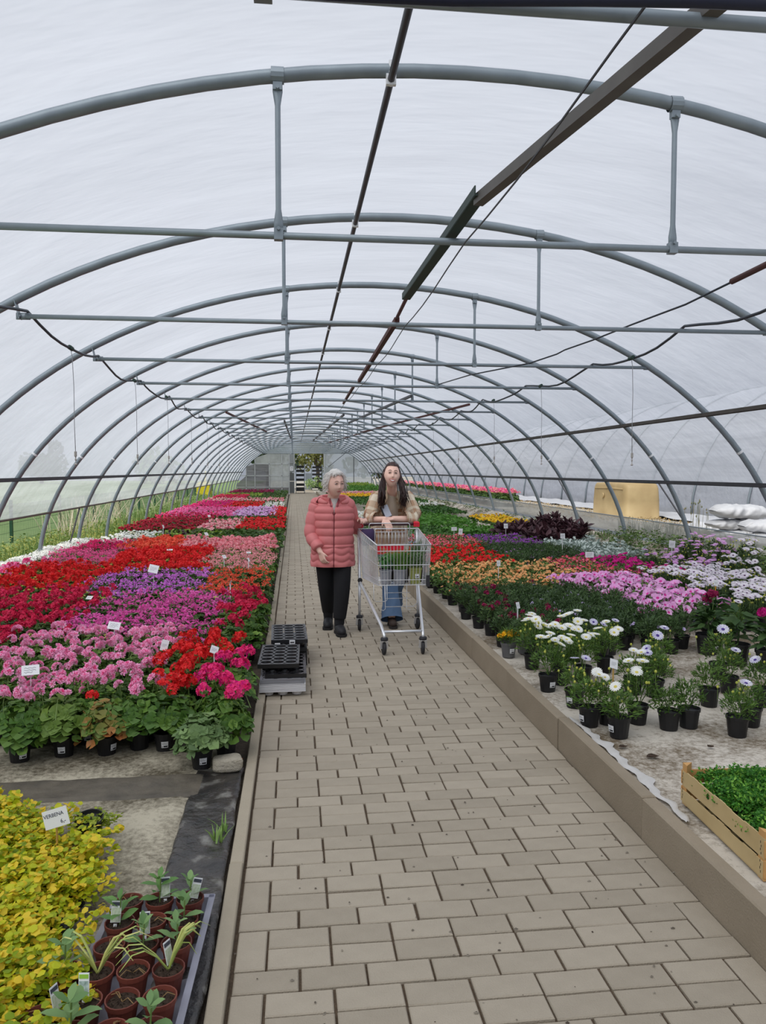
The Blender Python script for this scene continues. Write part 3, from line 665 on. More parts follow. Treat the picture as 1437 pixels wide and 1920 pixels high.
# --- right outside: neighbour tunnel, tank, sacks, pink flowers
nb = film_mat('neighbour_film', (0.52, 0.55, 0.62), 0.0, dirt=.22, dscale=(.5, .5, 3), back=.75)
n_t = thing('neighbour_greenhouse', 'grey-blue film side of the next tunnel greenhouse on the right', 'greenhouse', (8.4, 0, .5))
mb = MB(); mb.grid(lambda u, v: ((1 - math.cos(u * 1.5)) * 3.0 + .02 * nz2(u * 9, v * 80), -4 + 58 * v, 3.0 * math.sin(u * 1.5) - .02), 16, 160); mb.build('film_side', nb, n_t, smooth=True)
for i in range(28):
    mb = MB(); mb.tube([((1 - math.cos(u * 1.5)) * 3.0 - .03, 0, 3.0 * math.sin(u * 1.5)) for u in [k / 10 for k in range(11)]], .022, 6); me = mb.mesh('rib', True) if i == 0 else me
    if i == 0: me.materials.append(galv)
    put('rib', me, n_t, loc=(0, 2 * i - .6, 0))
mb = MB(); mb.grid(lambda u, v: (7.45 + .80 * u + .08 * nz2(v * 40, 1), -2 + 55 * v, .53 + .05 * nz2(v * 70, u * 4) + .05 * u), 8, 200)
tag(mb.build('white_sheet', mat('white_sheet_b', rgb(206, 208, 212), rgb(168, 170, 176), noise=1, nscale=3, rough=.6), smooth=True), 'white plastic sheet on the ground at the foot of the neighbouring greenhouse', 'plastic sheet')
mb = MB(); 
for _ in range(2600):
    y = rg.uniform(9, 24); x = rg.uniform(6.0, 7.4); tv = np.array([(-.5, 0, 0), (0, -.35, .1), (.5, 0, 0), (0, .35, .1)]) * rg.uniform(.02, .05); mb.add(tv @ np.array(Euler(rg.uniform(-.5, .5, 3) * 2).to_matrix()).T + (x, y, .52 + .03 * rg.rand()), [(0, 1, 2, 3)])
tag(mb.build('wood_chips', mat('chips', rgb(190, 168, 120), rgb(150, 120, 80), island=1), kind='stuff'), 'scattered straw-coloured litter on the ground outside to the right', 'litter')
tank_m = mat('beige_tank', rgb(206, 184, 138), rgb(160, 136, 96), rough=.6, noise=1.3, nscale=2.2, bump=.2, bscale=8)
tk = thing('overturned_tank', 'large beige plastic tub lying upside down outside the right side', 'tank', (7.1, 15.85, .5), rz=0.02)
def rbox(mb, L_, W_, Hh, base, top, e=6):
    def sup(a, hx, hy, p=.22):
        c, s = math.cos(a), math.sin(a); return hx * math.copysign(abs(c) ** p, c), hy * math.copysign(abs(s) ** p, s)
    prof = [(1.10, 0), (1.10, .03), (1.0, .035), (.985, Hh * .5), (.95, Hh - .12), (.93, Hh - .05), (.88, Hh - .01), (.6, Hh), (0.01, Hh)]
    n = 48
    vs = []; 
    for (k, z) in prof:
        for j in range(n):
            x, y = sup(2 * PI * j / n, W_ / 2, L_ / 2); vs.append((x * k if k > .5 else x * k, y * (k if k < .95 else 1 + (k - 1) * .5), z))
    fs = [(i*n + j, i*n + (j+1) % n, (i+1)*n + (j+1) % n, (i+1)*n + j) for i in range(len(prof) - 1) for j in range(n)]
    mb.add(vs, fs)
mb = MB(); rbox(mb, 1.75, .80, .73, 1, 1); mb.build('shell', tank_m, tk, smooth=True)
mb = MB(); mb.lathe([(.0, -.03), (.05, -.03), (.055, -.012), (.03, 0)], 14, (-.40, .2, .45), R=np.array(Matrix.Rotation(PI / 2, 3, 'Y'))); mb.build('bung', tank_m, tk)
mb = MB(); mb.tube([(-.375, -.7, .6), (-.385, 0, .615), (-.375, .7, .6)], .018, 6); mb.build('rib', tank_m, tk)
sack_m = mat('white_sack', rgb(222, 224, 228), rgb(176, 176, 178), rough=.5, noise=1.0, nscale=4, bump=.8, bscale=9)
def sack(loc, rz, label, s=(.36, .6, .13), seed=0, tilt=0):
    mb = MB(); rg2 = np.random.RandomState(seed)
    def fn(u, v):
        a = 2 * PI * u; t = -1 + 2 * v; w = (1 - abs(t) ** 4) ** .5 if abs(t) < 1 else 0
        c, s_ = math.cos(a), math.sin(a); x = s[0] / 2 * math.copysign(abs(c) ** .7, c) * (.75 + .25 * w); z = s[2] / 2 * math.copysign(abs(s_) ** .8, s_) * (w * .92 + .05)
        y = s[1] / 2 * t; k = 1 + .30 * nz2(x * 6 + seed, y * 6, 1, seed) + .16 * nz2(x * 17, y * 17 + z * 12, 1, seed)
        return (x * k, y, z * k + s[2] / 2)
    mb.grid(fn, 40, 40, closeu=True); o = mb.build('sack', sack_m, smooth=True); o.location = loc; o.rotation_euler = (tilt, 0, rz); return tag(o, label, 'sack')
sack((6.0, 9.0, .53), 1.35, 'white sack at the bottom right of the pile outside', (.5, .85, .17), 1)
sack((6.15, 9.9, .53), 1.2, 'grubby white sack at the bottom of the pile below the left end', (.5, .8, .15), 2)
sack((6.1, 9.15, .69), 1.3, 'white sack in the middle of the pile at the right', (.48, .8, .17), 3)
sack((6.0, 9.95, .68), 1.45, 'crumpled white sack in the middle of the pile under the top one', (.46, .62, .14), 4)
sack((6.05, 9.85, .83), 1.4, 'topmost bright white sack of the pile outside', (.42, .74, .19), 5, .04)
sack((6.3, 11.0, .5), 1.5, 'white sack lying apart just left of the pile', (.45, .62, .22), 6)
mb = MB()
for _ in range(26): tuft_mb(mb, rg.uniform(5.35, 5.6), rg.uniform(8.6, 12.5), .48, .07, .28, 14, rg, .006)
for _ in range(16):
    x, y = rg.uniform(5.7, 5.9), rg.uniform(10.2, 10.9); h = rg.uniform(.3, .55); mb.tube([(x, y, .5), (x + rg.normal(0, .03), y, .5 + h)], .003, 3); mb.lathe([(.0, 0), (.012, .02), (.0, .045)], 5, (x, y, .5 + h))
tag(mb.build('seed_weeds', mat('dry_weed', rgb(96, 104, 66), rgb(130, 120, 90), island=1), kind='stuff'), 'thin weeds with seed heads growing beside the white sacks', 'weeds')
rg = np.random.RandomState(9); mb = MB()
for _ in range(330): x_ = rg.uniform(4.6, 5.2); y_ = rg.uniform(5, 11.5); leafpatch_mb(mb, x_, y_, bedz(x_, y_), .16, .2, 20, rg, .05)
for _ in range(150): leafpatch_mb(mb, rg.uniform(4.9, 5.2), rg.uniform(11, 46), .38, .16, .14, 16, rg, .05)
for _ in range(40): tuft_mb(mb, rg.uniform(4.95, 5.2), rg.uniform(6, 16), .36, .1, .17, 12, rg, .006)
tag(mb.build('weed_strip', leafmat('skirt_weeds', rgb(62, 90, 44), rgb(116, 140, 76)), kind='stuff'), 'green weeds growing at the foot of the right-hand plastic skirt', 'weeds')
# ================================================================== plants
def rotm(rx, ry, rz): return np.array(Euler((rx, ry, rz)).to_matrix())
def frame(d, roll=0.0):
    """matrix whose Z column is d"""
    d = np.array(d, float); d /= np.linalg.norm(d) + 1e-9
    a = np.array([0, 0, 1.0]) if abs(d[2]) < .95 else np.array([1.0, 0, 0])
    x = np.cross(a, d); x /= np.linalg.norm(x); y = np.cross(d, x)
    c, s = math.cos(roll), math.sin(roll)
    return np.stack([x * c + y * s, -x * s + y * c, d], axis=1)
# leaf templates: (verts, faces), lying in XY, tip to +X for long ones
def t_round(n=9, lobes=True, cup=.25):
    v = [(0, 0, -.1)]
    for j in range(n):
        a = 2 * PI * j / n + .35; r = 1.0 if (j % 2 == 0 or not lobes) else .86
        v.append((r * math.cos(a), r * math.sin(a), cup * (.6 + .4 * math.sin(3 * a))))
    return np.array(v), [(0, j + 1, (j + 1) % n + 1) for j in range(n - (1 if lobes else 0))]
T_GER = t_round(9); T_COIN = (np.array([(math.cos(a), math.sin(a), .12 * math.cos(2 * a)) for a in [2 * PI * j / 6 for j in range(6)]]), [(0, 1, 2, 3, 4, 5)])
T_OVAL = (np.array([(0, 0, 0), (.35, -.22, .07), (.35, .22, .07), (.75, -.17, .04), (.75, .17, .04), (1.05, 0, -.06), (.35, 0, 0), (.75, 0, -.02)]), [(0, 1, 6), (0, 6, 2), (1, 3, 7, 6), (6, 7, 4, 2), (3, 5, 7), (7, 5, 4)])
T_LANCE = (np.array([(0, 0, 0), (.4, -.13, .05), (.4, .13, .05), (.4, 0, 0), (1, 0, -.12)]), [(0, 1, 3), (0, 3, 2), (1, 4, 3), (3, 4, 2)])
T_BLADE = (np.array([(0, -.05, 0), (0, .05, 0), (.55, -.045, .0), (.55, .045, 0), (1, 0, -.1)]), [(0, 2, 3, 1), (2, 4, 3)])
T_SILV = (np.array([(0, 0, 0), (.3, -.25, .05), (.45, -.1, 0), (.7, -.3, .05), (.8, -.1, 0), (1.05, 0, -.05), (.8, .1, 0), (.7, .3, .05), (.45, .1, 0), (.3, .25, .05)]), [(0, 1, 2, 8, 9), (2, 3, 4, 6, 7, 8), (4, 5, 6)])
def dome_pts(rg, n, R, h0, h1, lo=0.15):
    out = []
    for _ in range(n):
        a = rg.uniform(0, 2 * PI); r = math.sqrt(rg.rand()); z = h0 + (h1 - h0) * (1 - .55 * r * r) * (1 - (rg.rand() ** 2) * .75)
        out.append((R * r * math.cos(a), R * r * math.sin(a), z, a, r))
    return out
def foliage(kind, seed):
    rg = np.random.RandomState(seed); mb = MB()
    if kind == 'ger':
        for x, y, z, a, r in dome_pts(rg, 120, .135, .075, .30):
            tilt = r * .9 + rg.normal(0, .25); d = (math.sin(tilt) * math.cos(a), math.sin(tilt) * math.sin(a), max(.2, math.cos(tilt)))
            mb.add(T_GER[0] * rg.uniform(.020, .037) @ frame(d, rg.uniform(0, 6)).T + (x, y, z), T_GER[1])
        for _ in range(9):
            a = rg.uniform(0, 6.28); mb.tube([(0, 0, .10), (.05 * math.cos(a), .05 * math.sin(a), .18), (.1 * math.cos(a), .1 * math.sin(a), .26)], .0026, 3, 0)
    elif kind == 'fine':
        for x, y, z, a, r in dome_pts(rg, 330, .10, .095, .25):
            mb.add(T_LANCE[0] * rg.uniform(.028, .046) @ rotm(rg.normal(0, .5), -rg.uniform(.0, 1.1), a + rg.normal(0, .8)).T + (x * .9, y * .9, z), T_LANCE[1])
        for _ in range(8):
            a = rg.uniform(0, 6.28); mb.tube([(0, 0, .09), (.04 * math.cos(a), .04 * math.sin(a), .17), (.07 * math.cos(a), .07 * math.sin(a), .27)], .002, 3)
    elif kind == 'pet':
        for x, y, z, a, r in dome_pts(rg, 120, .13, .08, .22):
            mb.add(T_OVAL[0] * rg.uniform(.03, .05) @ rotm(rg.normal(0, .5), -rg.uniform(-.4, .8), a + rg.normal(0, .9)).T + (x, y, z), T_OVAL[1])
    elif kind == 'broad':
        for x, y, z, a, r in dome_pts(rg, 60, .10, .10, .34):
            mb.add(T_OVAL[0] * np.array([1, 1.15, 1]) * rg.uniform(.07, .11) @ rotm(rg.normal(0, .35), -rg.uniform(-.5, .7), a + rg.normal(0, .5)).T + (x * .5, y * .5, z), T_OVAL[1])
        mb.tube([(0, 0, .09), (0.01, 0, .2), (0, 0, .33)], .006, 5)
    elif kind == 'silver':
        for x, y, z, a, r in dome_pts(rg, 60, .10, .10, .24):
            mb.add(T_SILV[0] * rg.uniform(.055, .085) @ rotm(rg.normal(0, .35), -rg.uniform(-.2, .9), a + rg.normal(0, .5)).T + (x * .7, y * .7, z), T_SILV[1])
    elif kind == 'purple':
        for k in range(30):
            a = rg.uniform(0, 6.28); L_ = rg.uniform(.13, .2); el = rg.uniform(.1, 1.25)
            mb.add(T_OVAL[0] * L_ @ rotm(rg.normal(0, .3), -el, a).T + (.01 * math.cos(a), .01 * math.sin(a), .1 + .14 * rg.rand()), T_OVAL[1])
    elif kind == 'grass':
        for k in range(150):
            a = rg.uniform(0, 6.28); r = .1 * math.sqrt(rg.rand()); L_ = rg.uniform(.1, .17)
            mb.add(T_BLADE[0] * np.array([1, .7, 1]) * L_ @ rotm(rg.normal(0, .4), -rg.uniform(.7, 1.5), rg.uniform(0, 6.28)).T + (r * math.cos(a), r * math.sin(a), .07), T_BLADE[1])
    elif kind == 'low':
        for x, y, z, a, r in dome_pts(rg, 150, .12, .06, .14):
            mb.add(T_OVAL[0] * rg.uniform(.018, .03) @ rotm(rg.normal(0, .5), -rg.uniform(-.3, .9), rg.uniform(0, 6.28)).T + (x, y, z), T_OVAL[1])
    elif kind == 'jenny':
        for s in range(16):
            a = rg.uniform(0, 6.28); L_ = rg.uniform(.07, .19); ht = rg.uniform(.04, .12); nn = int(L_ / .0095)
            bx, by = rg.normal(0, .03, 2); rise = rg.uniform(.3, 1.0)
            for k in range(nn):
                u = (k + 1) / nn; x = bx + L_ * u * math.cos(a + .4 * u); y = by + L_ * u * math.sin(a + .4 * u); z = .055 + ht * math.sin(min(1, u * 1.1) * PI * .8) * rise + .02 * rg.rand()
                for sd in (-1, 1):
                    aa = a + sd * 1.4 + rg.normal(0, .3); rr = rg.uniform(.007, .0125)
                    mb.add(T_COIN[0] * rr @ rotm(rg.normal(0, .4), rg.normal(0, .4), aa).T + (x + .009 * math.cos(aa), y + .009 * math.sin(aa), max(.012, z + rg.normal(0, .004))), T_COIN[1], 1 if rg.rand() < .35 else 0)
        for k in range(70):
            a = rg.uniform(0, 6.28); r = .1 * math.sqrt(rg.rand()); mb.add(T_COIN[0] * rg.uniform(.008, .012) @ rotm(rg.normal(0, .5), rg.normal(0, .5), a).T + (r * math.cos(a), r * math.sin(a), .05 + .07 * rg.rand()), T_COIN[1], 0)
    elif kind == 'parsley':
        for k in range(60):
            a = rg.uniform(0, 6.28); r = .075 * math.sqrt(rg.rand()); cx_, cy_, cz_ = r * math.cos(a), r * math.sin(a), .10 + .075 * (1 - (r / .08) ** 2) * rg.uniform(.3, 1) + .01
            for j in range(9):
                mb.add(T_GER[0][:6] * rg.uniform(.005, .009) * np.array([1, 1, 1.6]) @ rotm(rg.normal(0, .6), rg.normal(0, .6), rg.uniform(0, 6)).T + (cx_ + rg.normal(0, .008), cy_ + rg.normal(0, .008), cz_ + rg.normal(0, .005)), T_GER[1][:4], 1 if rg.rand() < .25 else 0)
    return mb.mesh(kind + '_foliage', False)
def petal_disc(mb, c, d, r, rg, n=5, cup=.3, mi=0, ci=1, fr=.33, notch=.8):
    """open funnel flower with a coloured throat"""
    F = frame(d, rg.uniform(0, 6)); k = n * 2; v = [(0, 0, -.28)]
    for j in range(k): a = 2 * PI * j / k; v.append((fr * math.cos(a), fr * math.sin(a), 0))
    for j in range(k): a = 2 * PI * j / k; q = 1.0 if j % 2 == 0 else notch; v.append((q * math.cos(a), q * math.sin(a), cup * (.7 + .5 * (j % 2))))
    v = np.array(v) * r @ F.T + np.array(c)
    b = [(0, j + 1, (j + 1) % k + 1) for j in range(k)]; o = [(j + 1, k + j + 1, k + (j + 1) % k + 1, (j + 1) % k + 1) for j in range(k)]
    mb.add(v, b + o, 0); n0 = len(mb.m) - 2 * k
    for i in range(k): mb.m[n0 + i] = ci
    for i in range(k): mb.m[n0 + k + i] = mi
def ball_head(mb, c, R, n, rg, pr=.42, up=.15):
    for i in range(n):
        d = rg.normal(size=3); d[2] = abs(d[2]) - up; d /= np.linalg.norm(d); p = np.array(c) + d * R * rg.uniform(.7, 1)
        F = frame(d + rg.normal(0, .25, 3), rg.uniform(0, 6)); k = 5
        v = [(0, 0, 0)]
        for j in range(k): a = 2 * PI * j / k; v.append((math.cos(a - .5) * .75, math.sin(a - .5) * .75, .22)); v.append((math.cos(a + .1), math.sin(a + .1), .3))
        v = np.array(v) * R * pr @ F.T + p
        mb.add(v, [(0, 2 * j + 1, 2 * j + 2) for j in range(k)] + [(0, 2 * j + 2, (2 * j + 2) % (2 * k) + 1) for j in range(0, k, 2)], 0 if rg.rand() < .75 else 1)
def rosette(mb, c, d, R, rg):
    F = frame(d, rg.uniform(0, 6))
    for ring, (rr, zz, n, mi) in enumerate(((1, 0, 7, 0), (.68, .18, 6, 0), (.36, .28, 4, 1))):
        for j in range(n):
            a = 2 * PI * (j + rg.uniform(-.15, .15)) / n + ring; w = 4.6 / n
            v = np.array([(.1 * math.cos(a), .1 * math.sin(a), zz - .12), (rr * math.cos(a - w * .5) * .85, rr * math.sin(a - w * .5) * .85, zz + .1), (rr * math.cos(a), rr * math.sin(a), zz + .22), (rr * math.cos(a + w * .5) * .85, rr * math.sin(a + w * .5) * .85, zz + .1)])
            mb.add(v * R @ F.T + np.array(c), [(0, 1, 2, 3)], mi)
def head_mesh(kind, seed, R=.042):
    rg = np.random.RandomState(seed); mb = MB()
    if kind == 'ger': ball_head(mb, (0, 0, 0), R * 1.12, 34, rg, .36)
    elif kind == 'mar': ball_head(mb, (0, 0, 0), .024, 16, rg, .6, 0)
    elif kind == 'dahl': ball_head(mb, (0, 0, 0), .04, 44, rg, .5, .1)
    elif kind == 'dbl':
        for k in range(5):
            d = rg.normal(size=3); d[2] = abs(d[2]) + .25; d /= np.linalg.norm(d); rosette(mb, d * .028, d, .027, rg)
    mb.tube([(0, 0, 0), (0.004, 0, -.05), (-.01, 0.01, -.12)], .0022, 3, 2)
    for k in range(3):
        a = rg.uniform(0, 6.28); mb.tube([(0, 0, -.008), (.03 * math.cos(a), .03 * math.sin(a), -.02)], [.002, .005], 4, 2)
    return mb.mesh(kind + '_head')
def head_spots(rg, n, R, z):
    P = []
    for _ in range(200):
        if len(P) >= n: break
        a = rg.uniform(0, 6.28); r = R * math.sqrt(rg.rand()); p = (r * math.cos(a), r * math.sin(a))
        if all((p[0] - q[0]) ** 2 + (p[1] - q[1]) ** 2 > (.052) ** 2 for q in P): P.append(p)
    return [(x, y, z * rg.uniform(.9, 1.12)) for x, y in P]
def flowers(kind, seed, n):
    rg = np.random.RandomState(seed * 31 + n); mb = MB()
    if kind in ('ger', 'dbl'):
        for x, y, z in head_spots(rg, n, .12, .33):
            if kind == 'ger': ball_head(mb, (x, y, z), rg.uniform(.030, .046), 22, rg)
            else:
                for k in range(6):
                    d = rg.normal(size=3); d[2] = abs(d[2]) + .2; d /= np.linalg.norm(d); rosette(mb, np.array((x, y, z)) + d * .028, d, .026, rg)
            mb.tube([(x, y, z), (x * .8, y * .8, z - .13)], .0022, 3, 2)
        for _ in range(4):   # yellow-green bud clusters
            x, y = rg.normal(0, .06, 2)
            for k in range(7):
                a = rg.uniform(0, 6.28); mb.tube([(x, y, .31), (x + .016 * math.cos(a), y + .016 * math.sin(a), .30)], [.0015, .0045], 4, 3)
            mb.tube([(x, y, .31), (x * .8, y * .8, .2)], .0018, 3, 2)
    elif kind == 'ivy':
        for x, y, z in head_spots(rg, n, .125, .30):
            for k in range(9):
                p = np.array((x, y, z)) + rg.normal(0, .017, 3) * (1, 1, .6); petal_disc(mb, p, rg.normal(size=3) * .6 + (0, -.3, 1), rg.uniform(.010, .015), rg, 5, .2, 0, 1, .3, .55)
            mb.tube([(x, y, z), (x * .8, y * .8, z - .1)], .002, 3, 2)
    elif kind in ('pet', 'petL', 'cal', 'tiny'):
        R, rr, z0 = {'pet': (.13, .026, .22), 'petL': (.13, .036, .235), 'cal': (.135, .016, .21), 'tiny': (.13, .0125, .14)}[kind]
        for _ in range(n):
            a = rg.uniform(0, 6.28); r = R * math.sqrt(rg.rand()); z = z0 * (1 - .25 * (r / R) ** 2) + rg.uniform(-.01, .025)
            d = np.array((math.cos(a) * r / R * 1.0, math.sin(a) * r / R * 1.0 - .35, .8)) + rg.normal(0, .22, 3)
            petal_disc(mb, (r * math.cos(a), r * math.sin(a), z), d, rr * rg.uniform(.85, 1.15), rg)
    elif kind == 'daisy':
        for x, y, z in head_spots(rg, n, .085, .29):
            d = np.array((x * 3, y * 3 - .25, 1)) + rg.normal(0, .18, 3); F = frame(d, rg.uniform(0, 6)); R = rg.uniform(.030, .037); npet = 15
            for ly in (0, 1):
                for j in range(npet):
                    a = 2 * PI * (j + .5 * ly) / npet; w = .15; q = 1 - .12 * ly
                    v = np.array([(.2 * math.cos(a - w), .2 * math.sin(a - w), 0), (.85 * q * math.cos(a - w), .85 * q * math.sin(a - w), .1 + .1 * ly), (q * math.cos(a), q * math.sin(a), .13 + .1 * ly), (.85 * q * math.cos(a + w), .85 * q * math.sin(a + w), .1 + .1 * ly), (.2 * math.cos(a + w), .2 * math.sin(a + w), 0)])
                    mb.add(v * R @ F.T + (x, y, z), [(0, 1, 2, 3, 4)], 0)
            v = [(0, 0, .18)] + [(.27 * math.cos(2 * PI * j / 8), .27 * math.sin(2 * PI * j / 8), .08) for j in range(8)]
            mb.add(np.array(v) * R @ F.T + (x, y, z), [(0, j + 1, (j + 1) % 8 + 1) for j in range(8)], 1)
            mb.tube([(x, y, z - .002), (x * .8, y * .8, z - .1)], .0018, 3, 2)
        for _ in range(9):
            x, y = rg.normal(0, .05, 2); z = rg.uniform(.21, .285); mb.lathe([(.001, 0), (.007, .006), (.006, .014), (.001, .017)], 6, (x, y, z), 3); mb.tube([(x, y, z), (x, y, z - .06)], .0012, 3, 2)
    elif kind == 'mar':
        for x, y, z in head_spots(rg, n, .09, .2): ball_head(mb, (x, y, z), .024, 16, rg, .6, 0)
    elif kind == 'dahl':
        for x, y, z in head_spots(rg, n, .08, .37): ball_head(mb, (x, y, z), .04, 40, rg, .5, .1)
    return mb.mesh(kind + '_flowers')
FOL = {}; FLW = {}; HED = {}
def get_fol(k, s):
    if (k, s) not in FOL:
        me = foliage(k, 100 + s); me.materials.append(bark)
        if k in ('jenny', 'parsley'): me.materials.append(bark)
        FOL[(k, s)] = me
    return FOL[(k, s)]
def get_flw(k, s, n):
    if (k, s, n) not in FLW:
        me = flowers(k, s + 1, n)
        for _ in range(4): me.materials.append(bark)
        FLW[(k, s, n)] = me
    return FLW[(k, s, n)]
def get_head(k, s):
    if (k, s) not in HED:
        me = head_mesh(k, 50 + s)
        for _ in range(3): me.materials.append(bark)
        HED[(k, s)] = me
    return HED[(k, s)]
# foliage and petal colours
GERF = leafmat('geranium_leaf', rgb(44, 76, 26), rgb(122, 154, 62), .22, rgb(76, 114, 42))
GERD = leafmat('geranium_leaf_dark', rgb(34, 62, 26), rgb(92, 124, 52), .2)
FINE = leafmat('fine_leaf', rgb(48, 80, 32), rgb(108, 142, 58), .2)
FIND = leafmat('fine_leaf_dark', rgb(38, 62, 34), rgb(84, 112, 60), .15)
PETF = leafmat('petunia_leaf', rgb(52, 82, 34), rgb(104, 136, 58), .2)
BRD = leafmat('broad_leaf', rgb(38, 68, 34), rgb(84, 114, 60), .2)
SILV = leafmat('silver_leaf', rgb(150, 166, 158), rgb(206, 216, 210), .1)
PURP = leafmat('purple_leaf', rgb(46, 24, 34), rgb(92, 60, 66), .12)
GRS = leafmat('grass_leaf', rgb(54, 108, 34), rgb(104, 156, 62), .3)
LIME = leafmat('lime_leaf', rgb(96, 132, 40), rgb(160, 184, 76), .3)
LOWG = leafmat('low_leaf', rgb(36, 78, 30), rgb(80, 124, 48), .2)
STEM = mat('flower_stem', rgb(110, 134, 72), rough=.6); BUD = mat('bud', rgb(170, 178, 76), rgb(196, 196, 90), island=1, rough=.6)
def pm_(name, a, c, t=.3):
    a = [min(255, q * 1.05 + 6) for q in a]; c = [min(255, q * 1.05 + 6) for q in c]
    return mat(name, rgb(*a), rgb(*c), rough=.55, island=.75, objr=.3, trans=t, spec=.25)
P = {'pink': (pm_('petal_pink', (246, 140, 188), (255, 190, 218)), pm_('petal_pink_eye', (214, 52, 120), (228, 86, 144))),
     'red': (pm_('petal_red', (212, 24, 30), (232, 52, 52)), pm_('petal_red_b', (170, 10, 24), (200, 24, 30))),
     'crimson': (pm_('petal_crimson', (196, 22, 64), (222, 50, 96)), pm_('petal_crimson_b', (150, 10, 50), (180, 20, 66))),
     'darkred': (pm_('petal_darkred', (150, 20, 44), (186, 34, 56)), pm_('petal_darkred_b', (100, 8, 26), (140, 14, 34))),
     'magenta': (pm_('petal_magenta', (220, 26, 106), (238, 66, 138)), pm_('petal_magenta_b', (186, 10, 110), (210, 30, 130))),
     'violetpink': (pm_('petal_violet_pink', (222, 78, 168), (240, 128, 200)), pm_('petal_violet_pink_b', (180, 30, 130), (200, 50, 150))),
     'violet': (pm_('petal_violet', (206, 104, 212), (230, 156, 232)), pm_('petal_violet_b', (184, 70, 184), (206, 96, 200))),
     'orange': (pm_('petal_orange', (238, 76, 56), (250, 122, 92)), pm_('petal_orange_b', (200, 40, 40), (220, 60, 50))),
     'hotpink': (pm_('petal_hotpink', (236, 80, 152), (248, 128, 180)), pm_('petal_hotpink_b', (206, 40, 110), (226, 70, 140))),
     'salmon': (pm_('petal_salmon', (234, 136, 152), (248, 186, 188)), pm_('petal_salmon_b', (206, 80, 110), (226, 110, 130))),
     'white': (pm_('petal_white', (226, 228, 222), (244, 244, 240)), pm_('petal_white_b', (214, 210, 190), (230, 226, 200))),
     'lilac': (pm_('petal_lilac', (206, 150, 208), (226, 190, 226)), pm_('petal_lilac_b', (180, 110, 180), (200, 140, 200))),
     'daisywhite': (pm_('petal_daisy', (236, 238, 232), (248, 248, 240)), pm_('disc_yellow', (206, 190, 90), (220, 204, 110))),
     'daisyblue': (pm_('petal_daisy_blue', (192, 188, 222), (234, 232, 244)), pm_('disc_purple', (70, 50, 130), (96, 74, 150))),
     'daisypurple': (pm_('petal_daisy_pale', (216, 206, 220), (238, 234, 238)), pm_('disc_dark', (80, 50, 90), (110, 80, 110))),
     'yellow': (pm_('petal_yellow', (240, 180, 20), (250, 206, 50)), pm_('petal_yellow_b', (226, 150, 20), (240, 170, 30))),
     'peach': (pm_('petal_peach', (226, 160, 96), (236, 196, 140)), pm_('petal_peach_eye', (196, 70, 70), (210, 110, 70))),
     'twotone': (pm_('petal_pale_pink', (222, 150, 210), (240, 196, 230)), pm_('petal_pink_throat', (206, 50, 150), (220, 80, 170))),
     'redwhite': (pm_('petal_red_edge', (214, 40, 66), (230, 120, 140)), pm_('petal_white_eye', (230, 160, 170), (240, 200, 200))),
     'purple': (pm_('petal_purple', (126, 50, 150), (160, 90, 184)), pm_('petal_purple_b', (90, 30, 110), (120, 50, 130))),
     'ring': (pm_('petal_ring', (176, 120, 190), (206, 170, 214)), pm_('petal_ring_eye', (110, 20, 90), (130, 40, 110))),
     'lavender': (pm_('petal_lavender', (176, 156, 206), (206, 196, 226)), pm_('petal_lavender_b', (120, 90, 160), (150, 120, 180))),
     'fuchsia': (pm_('petal_fuchsia', (186, 16, 118), (214, 40, 146)), pm_('petal_fuchsia_b', (160, 10, 96), (180, 20, 110))),
     'wine': (pm_('petal_wine', (120, 16, 60), (160, 30, 84)), pm_('petal_wine_b', (90, 10, 46), (120, 20, 60)))}
# pots
def pot_mesh(r, h, name='pot'):
    mb = MB(); mb.lathe([(r * .74, 0), (r * .76, .004), (r * .93, h * .84), (r, h * .85), (r * 1.02, h), (r * .95, h), (r * .9, h * .86), (0.001, h * .86)], 16, cap0=True)
    me = mb.mesh(name, False); me.materials.append(black_pl); return me
POT = pot_mesh(.058, .105); POTB = pot_mesh(.085, .15)
SOILD = MB(); SOILD.lathe([(.001, .004), (.03, .005), (.056, 0)], 12); SOILD = SOILD.mesh('soil'); SOILD.materials.append(soil)
lb = MB(); lb.grid(lambda u, v: ((.0552 + .0045 * v) * math.sin((u - .5) * .62), -(.0552 + .0045 * v) * math.cos((u - .5) * .62), .035 + .034 * v), 5, 2, 0)
for k, (a0, a1, z0, z1) in enumerate([(.1, .2, .1, .26), (.32, .9, .1, .34), (.1, .8, .55, .62), (.1, .6, .75, .8)]):
    lb.grid(lambda u, v: ((.0558 + .0045 * (z0 + (z1 - z0) * v)) * math.sin((a0 + (a1 - a0) * u - .5) * .62), -(.0558 + .0045 * (z0 + (z1 - z0) * v)) * math.cos((a0 + (a1 - a0) * u - .5) * .62), .035 + .034 * (z0 + (z1 - z0) * v)), 3, 2, 1 if k < 2 else 2)
PLAB = lb.mesh('price_label'); PLAB.materials.append(white_pl); PLAB.materials.append(print_black); PLAB.materials.append(mat('grey_print', rgb(150, 150, 154)))
NP = [0]
BUCK = {}
MCACHE = {}
def mesh_arrays(me):
    if me.name not in MCACHE:
        V = np.zeros(len(me.vertices) * 3); me.vertices.foreach_get('co', V); MCACHE[me.name] = (V.reshape(-1, 3), [tuple(p.vertices) for p in me.polygons], [p.material_index for p in me.polygons])
    return MCACHE[me.name]
